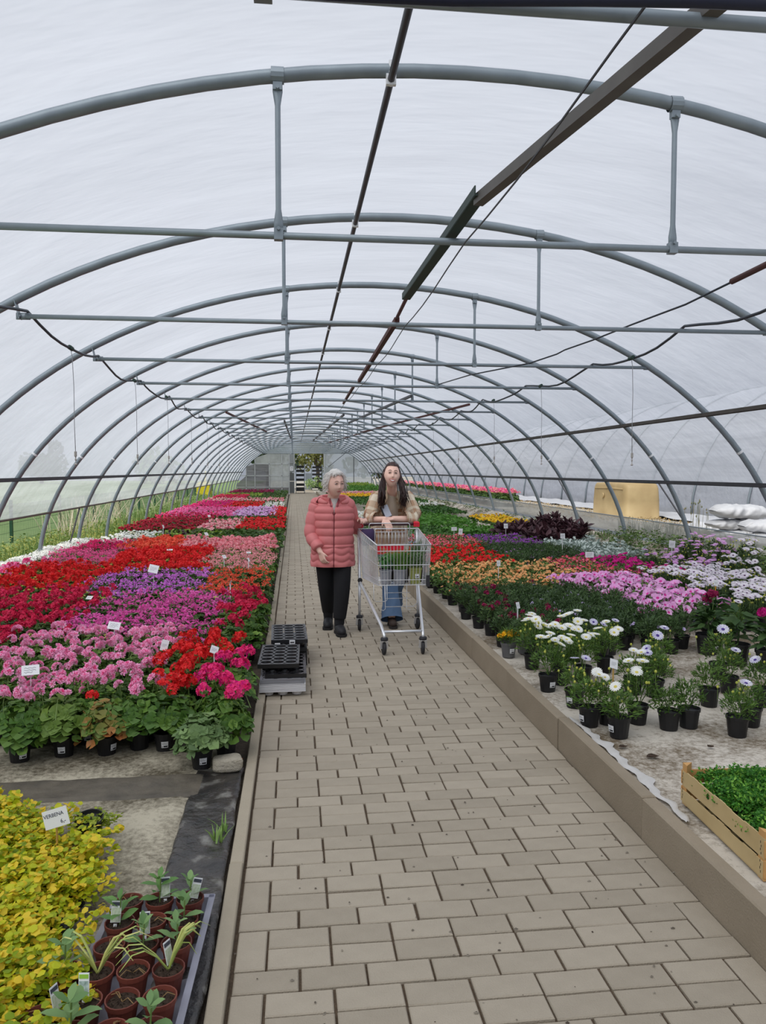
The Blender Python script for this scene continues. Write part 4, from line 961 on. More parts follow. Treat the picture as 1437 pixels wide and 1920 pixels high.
def bucket(label, x, y, z0, fol, folm, flw, col, nf, s, rg):
    """one plant of a mass too numerous to stay single: its foliage and flowers go into one mesh"""
    if label not in BUCK: BUCK[label] = (MB(), folm, col)
    mb = BUCK[label][0]; v = rg.randint(3); V, F, M_ = mesh_arrays(get_fol(fol, v)); n0 = len(V)
    R = rotm(0, 0, rg.uniform(0, 6.28)) * s; keep = F
    mb.add(V @ R.T + (x, y, z0), keep, 0)
    if flw:
        V, F, M_ = mesh_arrays(get_flw(flw, v, nf)); k = len(mb.m); mb.add(V @ R.T + (x, y, z0), F, 0); mb.m[k:] = [1 + m for m in M_]
def flush_buckets(cat):
    for lab, (mb, folm, col) in BUCK.items():
        c = P[col] if col else P['white']; o = mb.build('flower_mass', [folm, c[0], c[1], STEM, BUD], kind='stuff'); tag(o, lab, cat)
    BUCK.clear()
def plant(label, cat, group, x, y, z0, fol, folm, flw=None, col=None, nf=5, s=1.0, pot=POT, lab=None, heads=False, leaves=0, name='potted_plant', potm=None, fs=1.0, psc=1.0, ptilt=0.0):
    NP[0] += 1; rg = np.random.RandomState(NP[0] * 13 + 5); v = NP[0] % 3
    t = thing(name, label, cat, (x, y, z0), rz=0, group=group)
    p = put('pot', pot, t, scale=psc, rot=(ptilt, 0, 0))
    if potm: p.material_slots[0].link = 'OBJECT'; p.material_slots[0].material = potm
    if lab is not None: put('price_label', PLAB, p, rot=(0, 0, lab), scale=1.0 if pot is POT else 1.37)
    zz = (.0 if pot is POT else .035) + (psc - 1) * .1
    f = put('foliage', get_fol(fol, v), t, loc=(0, 0, zz), mats=folm if isinstance(folm, (list, tuple)) else [folm], rot=(rg.normal(0, .04), rg.normal(0, .04), rg.uniform(0, 6.28)), scale=(s * rg.uniform(.92, 1.1),) * 2 + (s * rg.uniform(.9, 1.1),))
    if leaves:
        if 'leafmesh' not in HED:
            q = MB(); q.add(*T_GER); HED['leafmesh'] = q.mesh('leaf'); HED['leafmesh'].materials.append(bark)
        for k in range(leaves):
            a = rg.uniform(-PI, 0) if rg.rand() < .75 else rg.uniform(0, PI); r = math.sqrt(rg.uniform(.3, 1.1)); z = .09 + .19 * (1 - .5 * r * r) * (1 - rg.rand() ** 2 * .7) ; tl = .45 + r * .7
            d = Vector((math.sin(tl) * math.cos(a), math.sin(tl) * math.sin(a), max(.2, math.cos(tl)))); sc_ = rg.uniform(.026, .040) * s
            put('leaf', HED['leafmesh'], t, loc=(.13 * s * r * math.cos(a), .13 * s * r * math.sin(a), z * s + .012), rot=d.to_track_quat('Z', 'Y').to_euler(), scale=sc_, mats=[folm])
    if flw:
        c = P[col]
        if (heads and flw in ('ger', 'dbl')) or (flw in ('ger', 'mar', 'dahl') and nf <= 3):
            for hx, hy, hz in head_spots(rg, nf, .115 if flw != 'dahl' else .07, {'mar': .225, 'dahl': .37}.get(flw, .335)):
                put('flower_head', get_head(flw, rg.randint(4)), t, loc=(hx * s, hy * s, hz * s + zz), rot=(rg.normal(0, .25), rg.normal(0, .25), rg.uniform(0, 6)), mats=[c[0], c[1], STEM], scale=rg.uniform(.7, 1.1) * fs)
        else:
            put('flowers', get_flw(flw, v, nf), t, loc=(0, 0, zz), mats=[c[0], c[1], STEM, BUD], rot=(0, 0, rg.uniform(0, 6.28) if flw not in ('petL', 'pet', 'cal', 'daisy') else rg.normal(0, .3)), scale=s * rg.uniform(.95, 1.08))
    return t

# ---------------- left bed: world rectangles of varieties, nearest first (x0,x1,y0,y1, foliage, leaf material, flower, colour, heads, label)
GL = 'geranium'
LEFT = [
 (-1.9, -.78, 4.15, 5.75, 'ger', GERF, 'dbl', 'pink', 4, 'pink double geranium in the front left patch of the left bed'),
 (-.62, -.2, 4.0, 4.55, 'ger', GERF, 'ger', 'magenta', 3, 'magenta geranium at the front right corner of the left bed'),
 (-.52, -.2, 4.55, 5.05, 'ger', GERF, 'ger', 'magenta', 3, 'magenta-red geranium beside the path just before the black trays'),
 (-.80, -.2, 4.1, 5.4, 'ger', GERF, 'ger', 'red', 3, 'bright red geranium right of the pink double ones'),
 (-3.7, -1.72, 4.1, 7.9, 'ger', GERD, 'ger', 'crimson', 2, 'crimson geranium with much dark green leaf at the far left'),
 (-1.9, -.6, 5.3, 7.5, 'ger', GERD, 'ivy', 'violetpink', 8, 'violet-pink geranium in the dense mass behind the pink double ones'),
 (-.7, -.2, 5.95, 7.4, 'ger', GERF, 'ger', 'crimson', 3, 'crimson-magenta geranium beside the path behind the trays'),
 (-2.1, -.95, 7.3, 9.3, 'ger', GERD, 'ivy', 'violet', 6, 'light violet geranium around the square white sign'),
 (-1.05, -.2, 7.2, 9.6, 'ger', GERD, 'ivy', 'orange', 6, 'orange-red geranium beside the path'),
 (-3.25, -2.1, 7.7, 9.9, 'ger', GERF, 'ger', 'red', 4, 'scarlet geranium left of the violet ones'),
 (-3.9, -3.2, 8.0, 9.9, 'ger', GERF, 'ger', 'hotpink', 4, 'rose-pink geranium at the left edge before the hoop feet'),
 (-3.42, -2.35, 9.7, 11.9, 'ger', GERF, 'ivy', 'hotpink', 8, 'rose-pink geranium in the left patch behind the scarlet ones'),
 (-2.4, -1.15, 9.2, 11.8, 'ger', GERD, 'ger', 'red', 5, 'deep red geranium in the middle of the bed behind the white sign'),
 (-1.2, -.2, 9.5, 11.6, 'ger', GERF, 'ivy', 'salmon', 7, 'rose-salmon geranium beside the path behind the orange ones'),
 (-3.5, -2.6, 11.8, 13.8, 'ger', GERD, 'ivy', 'magenta', 8, 'magenta geranium near the left hoop feet'),
 (-2.65, -1.8, 11.7, 13.6, 'ger', GERD, 'ger', 'orange', 5, 'coral geranium in the middle of the bed further back'),
 (-1.85, -.2, 11.5, 13.4, 'ger', GERD, 'ger', 'salmon', 5, 'pale salmon geranium in the row before the green plants'),
]
FARL = [
 (-3.45, -2.5, 13.7, 16.2, 'white', .9), (-2.5, -1.3, 13.3, 16.2, 'limeg', 0), (-1.9, -.25, 13.3, 16.2, 'green', 0), (-2.5, -1.9, 13.3, 16, 'dkwine', 0),
 (-3.5, -1.9, 16.2, 19.5, 'darkred', .8), (-1.9, -1.1, 16.2, 19, 'salmon', .8), (-1.1, -.25, 16.2, 19.5, 'red', .8), (-3.5, -1.9, 19.5, 22, 'crimson', .5),
 (-1.9, -.25, 19, 21, 'green', 0), (-3.5, -1.6, 21, 25.5, 'hotpink', .8), (-1.6, -.5, 21, 25.5, 'lilac', .9), (-.55, -.25, 21, 25.5, 'red', .8), (-3.5, -2.2, 25.5, 31, 'magenta', .9),
 (-2.2, -1.2, 25.5, 30, 'red', .8), (-1.2, -.25, 25.5, 31, 'white', .5), (-3.5, -.25, 31, 34, 'salmon', .5), (-3.5, -2, 34, 39, 'crimson', .7), (-2, -.25, 34, 38.5, 'green', 0),
 (-3.5, -1.5, 39, 43, 'limeg', 0), (-1.5, -.25, 39, 44, 'green', 0), (-3.5, -1.2, 43, 48.5, 'wine', .6), (-1.2, -.25, 44, 48.5, 'green', 0)]
rg = np.random.RandomState(42)
def in_tray_gap(x, y): return x > -.47 and 5.25 < y < 5.95
edge_names = {}
row = 0; y = 4.28
while y < 13.5:
    x = -.37 - (.1 if row % 2 else 0) - (0 if y > 4.4 else .07)
    while x > -3.55:
        px, py = x + rg.normal(0, .015), y + rg.normal(0, .018)
        vis = (px * 1440 / py) > -640
        if vis and not in_tray_gap(px, py) and not (px > -.45 and 5.0 < py < 5.8 and px > -.36):
            for (x0, x1, y0, y1, fo, fmt, fl_, co, n, lab) in LEFT:
                if x0 <= px < x1 and y0 <= py < y1:
                    co2 = co
                    near = py < 5.6
                    if fl_ == 'ivy' and rg.rand() < .06: n = max(2, n - 3)
                    if py > 7.15:
                        bucket('mass of ' + lab.replace('geranium', 'geraniums'), px, py, 0, fo, fmt, fl_, co2, max(2, n + rg.randint(-1, 1)), rg.uniform(.9, 1.06), rg); break
                    plant(lab, GL, lab.replace('geranium', 'geraniums'), px, py, .0, fo, fmt, fl_, co2, max(2, n + rg.randint(-1, 2)), s=rg.uniform(.9, 1.06), heads=near, name='potted_geranium')
                    break
            else:
                if px < -3.0 or py < 7.15:
                    plant('white alyssum in the pale strip at the left edge of the geranium bed' if px < -3.0 else 'green geranium without open flowers among the left patches', 'flower' if px < -3.0 else GL, 'white alyssum at the left edge' if px < -3.0 else 'green geraniums without flowers', px, py, 0, 'low' if px < -3 else 'ger', LOWG if px < -3 else GERD, 'tiny' if px < -3 else None, 'white', 70, name='potted_alyssum' if px < -3 else 'potted_geranium')
        x -= .19
    y += .178; row += 1
flush_buckets('geraniums')
# white strip at the left hoop feet
for k in range(34):
    plant('white alyssum in the pale strip at the left edge of the geranium bed', 'flower', 'white alyssum at the left edge', -3.56 + rg.normal(0, .04), 8.0 + .17 * k, .14, 'low', LOWG, 'tiny', 'white', 150, s=1.25, name='potted_alyssum')
# the front row, pot by pot
plant('green scented-leaf geranium without flowers in the foremost black pot beside the grey stone', 'geranium', None, -.468, 3.86, .0, 'ger', leafmat('scented_leaf', rgb(62, 92, 50), rgb(130, 158, 98), .2), s=.92, lab=.25, leaves=46, name='potted_geranium')
plant('magenta geranium in a black pot behind the grey stone, nearest the left kerb', 'geranium', None, -.36, 4.0, .0, 'ger', GERF, 'ger', 'magenta', 4, lab=None, heads=True, fs=1.15, leaves=46, name='potted_geranium')
plant('dense green geranium in the second labelled black pot from the path in the front row', 'geranium', None, -.69, 4.12, .0, 'ger', GERF, 'ger', 'red', 2, lab=.15, heads=True, leaves=46, name='potted_geranium', s=1.05)
plant('green geranium whose pot is nearly hidden under its leaves in the front row', 'geranium', None, -.83, 4.16, .0, 'ger', GERF, None, None, 0, leaves=46, name='potted_geranium', s=1.0)
RG = leafmat('reddened_leaf', rgb(84, 116, 46), rgb(186, 104, 60), .2, rgb(100, 134, 60))
plant('leggy geranium with reddened leaves and one bright red flower in the front row', 'geranium', None, -.985, 4.10, .0, 'ger', RG, 'ger', 'red', 1, lab=.9, heads=True, leaves=46, name='potted_geranium', s=.95)
plant('geranium with broad yellow-green leaves in the labelled front pot at the left', 'geranium', None, -1.20, 4.10, .0, 'ger', leafmat('pale_ger_leaf', rgb(70, 104, 40), rgb(130, 158, 70), .25), 'dbl', 'pink', 3, lab=.05, heads=True, leaves=46, name='potted_geranium', s=1.05)
plant('pink double geranium in a labelled pot half hidden in the second row at the left', 'geranium', None, -1.12, 4.28, .0, 'ger', GERF, 'dbl', 'pink', 3, lab=.1, heads=True, leaves=46, name='potted_geranium')
plant('pink double geranium at the left edge with a large drooping leaf over its pot', 'geranium', None, -1.40, 4.04, .0, 'ger', GERF, 'dbl', 'pink', 3, lab=.6, heads=True, leaves=46, name='potted_geranium', s=1.05)

# far bedding: rows too distant to pick apart
def far_field(name, x0, x1, y0, y1, z0, kind, dens, label, h=.27, sp=.2):
    rg = np.random.RandomState(int(abs(x0 * 100) + y0 * 7)); mb = MB(); tv = np.array([(-.5, 0, 0), (0, -.42, .1), (.5, 0, 0), (0, .42, .1)])
    if kind in ('green', 'limeg', 'dkwine', 'grassy', 'silver', 'lowg', 'purplef'): fm_ = {'green': GERD, 'limeg': LIME, 'dkwine': PURP, 'grassy': GRS, 'silver': SILV, 'lowg': LOWG, 'purplef': PURP}[kind]; cols = P['white']
    else: fm_ = GERD; cols = P[kind]
    for y in np.arange(y0, y1, sp):
        for x in np.arange(x0, x1, sp):
            k = 14 if y < 24 else 9
            hh = h * rg.uniform(.85, 1.1)
            for _ in range(k):
                p = np.array((x + rg.uniform(-.1, .1), y + rg.uniform(-.1, .1), z0 + hh * rg.uniform(.55, 1))); mb.add(tv * rg.uniform(.06, .11) @ rotm(rg.normal(0, .5), rg.normal(0, .5), rg.uniform(0, 6)).T + p, [(0, 1, 2, 3)])
            if dens:
                for _ in range(int(7 * dens + rg.rand() * 2)):
                    c = np.array((x + rg.uniform(-.1, .1), y + rg.uniform(-.1, .1), z0 + hh + rg.uniform(.0, .05))); r = rg.uniform(.02, .04)
                    v = np.array([(0, 0, .8)] + [(math.cos(a), math.sin(a), rg.uniform(-.3, .2)) for a in (0, 1.26, 2.51, 3.77, 5.03)]) * r @ rotm(rg.normal(0, .4), rg.normal(0, .4), rg.uniform(0, 6)).T + c
                    mb.add(v, [(0, j + 1, (j + 1) % 5 + 1) for j in range(5)], 1 if rg.rand() < .8 else 2)
    o = mb.build(name, [fm_, cols[0], cols[1]], kind='stuff'); tag(o, label, 'flowers' if dens else 'plants'); return o
CN = {'white': 'white', 'green': 'dark green', 'limeg': 'light green', 'dkwine': 'dark wine-leaved', 'darkred': 'dark red', 'salmon': 'pale salmon', 'red': 'red', 'crimson': 'crimson', 'hotpink': 'bright pink', 'lilac': 'lilac', 'magenta': 'magenta', 'wine': 'wine red',
      'grassy': 'grassy bright green', 'silver': 'silver', 'lowg': 'low green', 'yellow': 'yellow', 'purple': 'purple', 'purplef': 'dark purple-leaved', 'fuchsia': 'fuchsia', 'lavender': 'lavender'}
for i, (x0, x1, y0, y1, kd, dn) in enumerate(FARL):
    where = ['along the left edge' if x1 < -1.85 else 'beside the path' if x1 > -.3 else 'mid-bed', 'about %s of the way down the left bed' % (['a third', 'two fifths', 'half', 'two thirds', 'three quarters', 'nine tenths'][min(5, int((y0 - 13) / 6))])]
    far_field('bedding_field', x0, x1, y0, y1, 0, kd, dn, '%s %s %s, %s' % (CN[kd], 'flowers' if dn else 'leafy plants', where[0], where[1]), h=.27 if kd not in ('white',) else .2, sp=.2 if y0 < 25 else .25)
# ---------------- right bed
RIGHT = [
 (1.5, 2.05, 5.45, 6.6, 'fine', FIND, 'mar', 'wine', 2, 'verbena', 'dark green verbena with a few wine-red flower heads behind the yellow flowers'),
 (2.0, 2.95, 5.3, 7.25, 'fine', FIND, 'cal', 'lavender', 2, 'verbena', 'dark green verbena with sparse lilac flowers in the middle of the right bed'),
 (1.5, 2.4, 6.6, 7.4, 'fine', FIND, 'mar', 'wine', 1, 'verbena', 'green verbena almost without flowers next to the raised kerb'),
 (2.7, 3.75, 6.15, 8.0, 'pet', PETF, 'petL', 'twotone', 10, 'petunia', 'pale pink petunia with deep pink throats in the large showy patch'),
 (3.75, 5.0, 5.95, 8.0, 'fine', FIND, 'daisy', 'daisypurple', 8, 'daisy', 'whitish daisy with dark centres in the right-hand patch'),
 (1.75, 3.15, 7.4, 9.3, 'pet', PETF, 'cal', 'peach', 24, 'calibrachoa', 'peach and apricot calibrachoa in the long middle row'),
 (1.5, 1.75, 7.4, 9.0, 'pet', PETF, 'cal', 'peach', 6, 'calibrachoa', 'apricot calibrachoa with few flowers beside the raised kerb'),
 (3.1, 3.75, 8.0, 9.6, 'pet', PETF, 'cal', 'redwhite', 26, 'calibrachoa', 'red calibrachoa between the peach and the fuchsia ones'),
 (3.7, 4.45, 8.0, 9.9, 'pet', PETF, 'pet', 'fuchsia', 9, 'petunia', 'fuchsia petunia in the patch before the silver plants'),
 (4.4, 5.0, 8.0, 9.2, 'fine', FIND, 'daisy', 'lilac', 5, 'daisy', 'pinkish mixed daisy near the right skirt'),
 (1.55, 2.75, 9.3, 11.3, 'pet', PETF, 'pet', 'red', 8, 'petunia', 'red petunia beside the trolley side of the right bed'),
 (2.7, 4.0, 9.5, 11.5, 'fine', FIND, 'cal', 'ring', 3, 'petunia', 'dark green petunia with a few violet-rimmed flowers'),
 (4.0, 4.75, 9.9, 12.0, 'silver', SILV, None, None, 0, 'silver plant', 'silver-leaved plant in the pale block before the skirt'),
 (1.55, 1.9, 11.3, 13.2, 'pet', PETF, 'cal', 'lavender', 22, 'petunia', 'lavender petunia right behind the trolley'),
 (1.9, 3.0, 11.5, 13.3, 'pet', PETF, 'cal', 'redwhite', 26, 'petunia', 'red and white petunia in the row before the green carpet'),
 (3.0, 4.0, 11.5, 13.3, 'pet', PETF, 'cal', 'purple', 24, 'petunia', 'purple petunia in the row before the green carpet'),
 (3.95, 4.9, 12.2, 14.8, 'purple', PURP, None, None, 0, 'foliage plant', 'dark purple-leaved plant near the right skirt'),
]
rg = np.random.RandomState(77); y = 5.3; row = 0
while y < 14.8:
    x = 1.58 + (.1 if row % 2 else 0)
    while x < 5.0:
        px, py = x + rg.normal(0, .018), y + rg.normal(0, .02)
        for (x0, x1, y0, y1, fo, fmt, fl_, co, n, cat_, lab) in RIGHT:
            if x0 <= px < x1 and y0 <= py < y1 and px / py < .66:
                plant(lab, cat_, lab, px, py, bedz(px, py) - .004, fo, fmt, fl_, co, max(0, n + (rg.randint(-1, 2) if n > 1 else 0)) if n < 12 else n, s=rg.uniform(.92, 1.1), name={'daisy': 'potted_daisy', 'petunia': 'potted_petunia', 'calibrachoa': 'potted_calibrachoa', 'verbena': 'potted_verbena', 'silver plant': 'potted_silver_plant', 'foliage plant': 'potted_foliage_plant'}[cat_])
                break
        x += .2
    y += .185; row += 1
FARR = [(1.6, 3.95, 13.4, 16.6, 'lowg', 0, .12), (3.2, 4.3, 14.8, 16, 'grassy', 0, .2), (4.15, 4.95, 15.2, 17.6, 'yellow', .8, .16), (2.2, 4.2, 16.6, 20.5, 'grassy', 0, .2), (1.6, 2.2, 17.2, 18.6, 'purple', .9, .14), (1.6, 2.2, 18.6, 21, 'white', .9, .2),
        (2.2, 4.8, 20.5, 23.5, 'lowg', 0, .14), (2.6, 4.8, 23.5, 25.5, 'white', .25, .16), (1.6, 4.8, 25.5, 30.5, 'lowg', 0, .2), (1.6, 4.8, 30.5, 34, 'yellow', .35, .2), (1.6, 4.8, 34, 37, 'salmon', .3, .2), (1.6, 4.8, 37, 42, 'grassy', 0, .45), (1.6, 4.6, 43, 48, 'limeg', 0, .5)]
for (x0, x1, y0, y1, kd, dn, h) in FARR:
    far_field('bedding_field', x0, x1, y0, y1, GZ if x1 < 4.6 else GZ + .1, kd, dn, '%s %s in the right bed %s' % (CN[kd], 'flowers' if dn else 'plants', ('starting %s beyond the trolley' % {13: 'just', 14: 'not far', 15: 'some way, by the skirt', 16: 'a short way', 17: 'behind people, close by the kerb', 18: 'behind people, by the kerb', 20: 'a third of the way', 23: 'well', 25: 'half way', 30: 'over half way', 34: 'two thirds of the way', 37: 'three quarters of the way', 43: 'near the end wall'}[int(y0)])), h=h)
# odd white flower on the green carpet and taller grassy clumps
far_field('bedding_field', 1.75, 2.6, 38, 41, GZ, 'green', 0, 'tall dark plants between the two people and the end wall', h=.75)
# pink geraniums on the ledge beyond the right skirt
k = 0
for yy in np.arange(20.3, 33, .3):
    for xx in (5.65, 5.95):
        c_ = 'salmon' if k % 3 else 'hotpink'; bucket({'salmon': 'pale pink geraniums', 'hotpink': 'brighter pink geraniums'}[c_] + ' outside beyond the right skirt, nearest stretch of the row', xx + rg.normal(0, .02), yy + rg.normal(0, .03), .53, 'ger', GERD, 'ger', c_, 6, 1.15, rg); k += 1
flush_buckets('geraniums')
far_field('bedding_field', 5.5, 6.1, 33, 48, .55, 'salmon', .9, 'long row of pink geraniums outside beyond the right skirt, furthest part', h=.34)
tr = MB()
for yy in np.arange(20.2, 48, 2.0): tr.box((5.8, yy + .9, .515), (.75, 1.9, .03))
tag(tr.build('black_groundsheet', black_pl), 'black strip under the pink geraniums outside the right skirt', 'ground cloth')

# individual pots at the front of the right bed
K = 1.003
def rp(x, y): return (x * K, y * K)
OST = 'osteospermum daisy'
def ost(x, y, col, n, label, lab=None, s=1.0, fol=FINE):
    x, y = rp(x, y); return plant(label, 'daisy', None, x, y, bedz(x, y), 'fine', fol, 'daisy' if n else None, col, n, s=s, lab=lab, name='potted_daisy')
ost(1.535, 4.48, 'daisywhite', 3, 'white daisy in a labelled black pot against the kerb, left end of the white group', .2, 1.05)
ost(1.66, 4.60, 'daisywhite', 6, 'full white daisy just behind the labelled kerb pot')
ost(1.58, 4.15, 'daisyblue', 2, 'daisy with two bluish flowers in the black pot beside the kerb', -.9, .95)
ost(1.54, 3.83, 'daisywhite', 1, 'single-flowered white daisy in the pot left of the wooden sign stake', -1.2, .9)
ost(1.65, 3.85, 'daisywhite', 2, 'white daisy in the labelled pot holding the wooden sign stake', .15, .95)
ost(1.62, 3.64, 'daisywhite', 1, 'white daisy with one flower and one bud, foremost pot of the right bed', -1.2, .9)
ost(1.81, 3.84, 'daisywhite', 4, 'large white daisy with many yellow buds right of the foremost pot', None, 1.12)
ost(1.93, 3.73, 'daisywhite', 0, 'flowerless green daisy plant, left one of two close together', None, .95)
ost(2.05, 3.75, 'daisywhite', 0, 'flowerless green daisy plant, right one of two close together', None, .95)
ost(2.23, 3.60, 'daisyblue', 1, 'small plant with one bluish daisy standing alone near the parsley crate', None, .9)
ost(2.39, 3.74, 'daisyblue', 0, 'green daisy plant partly hidden behind the lone bluish one', None, .85)
ost(2.35, 4.08, 'daisyblue', 0, 'flowerless rounded daisy plant alone on the white cloth', None, .9)
ost(2.60, 4.30, 'daisyblue', 1, 'daisy plant with one pale flower between the lone plant and the dahlias', None, .95)
ost(2.66, 4.05, 'daisyblue', 1, 'daisy plant with a pale flower at the right edge of the picture', None, .95)
ost(2.23, 4.55, 'daisyblue', 1, 'bluish daisy in a labelled pot in the middle of the loose group', .5, 1.0)
ost(2.38, 4.75, 'daisyblue', 2, 'daisy plant with two bluish flowers on the white cloth', None, 1.0)
ost(2.12, 4.28, 'daisyblue', 2, 'leafy daisy with lilac flower behind the two flowerless ones', None, 1.0)
ost(2.02, 4.35, 'daisywhite', 3, 'white and yellow daisy behind the large white one', None, .95)
for (x, y, n, l) in [(1.60, 5.0, 5, 'white daisy in the dense white group, left rear'), (1.78, 4.95, 7, 'white daisy in the dense white group, centre rear'), (1.82, 4.65, 5, 'white daisy in the dense white group, front right'), (1.95, 5.15, 6, 'white daisy in the dense white group, right rear'), (1.70, 5.3, 3, 'white daisy with few blooms at the very back of the white group'), (2.05, 4.85, 4, 'white daisy at the right end of the dense white group')]:
    ost(x, y, 'daisywhite', n, l, None, 1.05)
ost(2.29, 5.33, 'daisyblue', 1, 'daisy with a bluish flower and its black pot in view behind the white group', None, .9)
ost(2.15, 5.15, 'daisyblue', 2, 'blue-eyed daisy next to the dark verbena', None, 1.0)
ost(2.72, 4.62, 'daisyblue', 1, 'tall thin daisy plant at the right edge below the dahlias', None, 1.05)
grey_pot = mat('grey_pot', rgb(112, 112, 114), rgb(96, 96, 98), rough=.5, objr=1)
for (x, y, l, lb_) in ((1.53, 5.33, 'yellow marigold in a labelled grey pot at the kerb', .2), (1.68, 5.42, 'yellow marigold in a grey pot just right of the labelled grey one', None)):
    plant(l, 'marigold', None, x, y, GZ, 'fine', FINE, 'mar', 'yellow', 8 if lb_ else 5, s=.78, lab=lb_, name='potted_marigold', potm=grey_pot)
plant('dahlia with dark pink bloom in a big labelled black pot on the white cloth', 'dahlia', None, 3.02, 5.28, bedz(3, 5.3), 'broad', BRD, 'dahl', 'wine', 2, s=1.0, pot=POTB, lab=.5, name='potted_dahlia')
plant('dahlia with pale-edged pink bloom just right of the big labelled pot', 'dahlia', None, 3.16, 5.45, bedz(3.1, 5.4), 'broad', BRD, 'dahl', 'fuchsia', 1, s=1.0, pot=POTB, name='potted_dahlia')
plant('leafy dahlia without flowers between the dahlias and the right edge', 'dahlia', None, 3.05, 4.95, bedz(3, 5), 'broad', BRD, None, None, 0, s=.95, pot=POTB, name='potted_dahlia')
plant('dahlia with crimson blooms at the right edge of the picture', 'dahlia', None, 3.15, 4.75, bedz(3, 4.7), 'broad', BRD, 'dahl', 'fuchsia', 2, s=.9, pot=POTB, name='potted_dahlia')
plant('daisy with one white dark-centred flower beside the orange stake', 'daisy', None, 3.5, 5.75, bedz(3.5, 5.7), 'fine', FINE, 'daisy', 'daisypurple', 1, name='potted_daisy')
for j, (x, y) in enumerate(((2.82, 6.0), (3.01, 6.02), (3.2, 6.03))):
    plant('pale pink petunia in the front row of its patch, %s' % ['left pot', 'middle pot', 'right pot'][j], 'petunia', None, x, y, bedz(x, y), 'pet', PETF, 'petL', 'twotone', 6, s=1.05, name='potted_petunia')

# ---------------- stake labels
def text_mesh(s, size, m):
    cu = bpy.data.curves.new('t', 'FONT'); cu.body = s; cu.size = size; cu.align_x = 'CENTER'; cu.align_y = 'CENTER'; cu.extrude = 0.0004; cu.resolution_u = 2
    o = bpy.data.objects.new('t', cu); COL.objects.link(o); dg = bpy.context.evaluated_depsgraph_get(); dg.update()
    me = bpy.data.meshes.new_from_object(o.evaluated_get(dg)); bpy.data.objects.remove(o); me.materials.clear(); me.materials.append(m); return me
ink = mat('ink', rgb(70, 74, 86), rough=.8)
wood_st = mat('wood_stake', rgb(206, 168, 96), rgb(186, 146, 80), noise=1, nscale=30, rough=.7); orange_st = mat('orange_stake', rgb(226, 160, 40), rough=.6)
scr = MB()
for k in range(3):
    pts = [(-.03 + .008 * i, 0, .012 - .012 * k + .003 * math.sin(i * 2.3 + k)) for i in range(8 - 2 * (k == 2))]; scr.tube(pts, .0009, 3)
SCR = scr.mesh('writing'); SCR.materials.append(ink)
def sign(x, y, z0, h, label, w=.075, hh=.05, rz=0, tilt=-.3, roll=0, st=None, text=None):
    t = thing('plant_sign', label, 'sign', (x, y, z0), rz=rz)
    mb = MB(); mb.bar((0, 0, -.02), (0, 0, h), .009 if st else .012, .003 if st else .004); mb.build('stake', st or white_pl, t)
    R = Euler((tilt, 0, 0)).to_matrix() @ Euler((0, roll, 0)).to_matrix()
    pl = MB(); pl.box((0, 0, 0), (w, .0025, hh)); p = pl.build('plate', white_pl, t); p.location = (0, -.004, h + hh * .3); p.rotation_euler = R.to_euler()
    if text:
        for (s_, sz, dx, dz) in text:
            q = put('writing', text_mesh(s_, sz, ink), p, loc=(dx, -.0018, dz), rot=(PI / 2, 0, 0))
    else: put('writing', SCR, p, loc=(0, -.0018, 0), scale=w / .085)
    return t
sign(-.872, 2.87, .05, .15, 'handwritten white sign on a wooden stake among the yellow creeping plants', w=.098, hh=.066, rz=-.25, tilt=-.15, roll=-.33, st=wood_st, text=[('VERBENA', .019, -.006, .012), ('6,-', .021, .026, -.016)])
sign(-1.44, 4.35, 0, .38, 'large white sign cut by the left edge of the picture', w=.09, hh=.06, rz=.3, tilt=-.7)
sign(-1.22, 5.35, 0, .42, 'white sign on a stake above the pink double geraniums', w=.08, hh=.055, rz=.1, tilt=-.6, roll=.2)
sign(-.83, 5.0, 0, .35, 'blank white tag leaning among pink and red geraniums', w=.045, hh=.07, rz=.2, tilt=-.3, roll=.3)
sign(-.50, 4.82, 0, .36, 'curled white tag among the red geraniums near the path', w=.05, hh=.05, rz=.5, tilt=-.5, roll=.5)
sign(-1.47, 8.25, 0, .43, 'square white sign standing high over the violet geraniums', w=.1, hh=.09, rz=.1, tilt=-.5, roll=.25)
sign(-1.84, 7.15, 0, .33, 'small crumpled white tag between crimson and violet flowers', w=.06, hh=.04, rz=-.4, tilt=-.9)
sign(-.6, 7.3, 0, .42, 'slim white tag leaning over before the orange flowers', w=.012, hh=.05, rz=.9, tilt=.5)
sign(-.55, 9.35, 0, .4, 'thin white label stake beside the orange geraniums', w=.03, hh=.05, rz=.9, tilt=-.5)
sign(-.87, 9.7, 0, .4, 'folded white label in the salmon geraniums', w=.05, hh=.05, rz=.7, tilt=-.7)
sign(-.62, 10.6, 0, .36, 'small white tag nearest the path among salmon flowers', w=.06, hh=.03, rz=.2, tilt=-.9)
sign(-1.42, 12.7, 0, .44, 'tall white bent label before the green rows', w=.07, hh=.06, rz=.9, tilt=-.7)
sign(-1.75, 11.1, 0, .36, 'flat white tag over the deep red geraniums', w=.08, hh=.03, rz=.1, tilt=-1.0)
sign(-2.35, 14.2, 0, .46, 'white label stake in front of the dark red flowers', w=.035, hh=.06, rz=.9, tilt=-.4)
sign(-1.9, 17.6, 0, .45, 'thin pale label far back in the left bed', w=.06, hh=.05, rz=.3, tilt=-.6)
sign(1.68, 3.86, GZ, .30, 'pale sign on a wooden stake among the white daisies', w=.05, hh=.05, rz=.35, tilt=-.35, roll=.35, st=wood_st)
sign(1.72, 5.75, GZ, .28, 'small white tag on a stake in the wine-red verbenas', w=.03, hh=.05, rz=.3, tilt=-.2, roll=-.1)
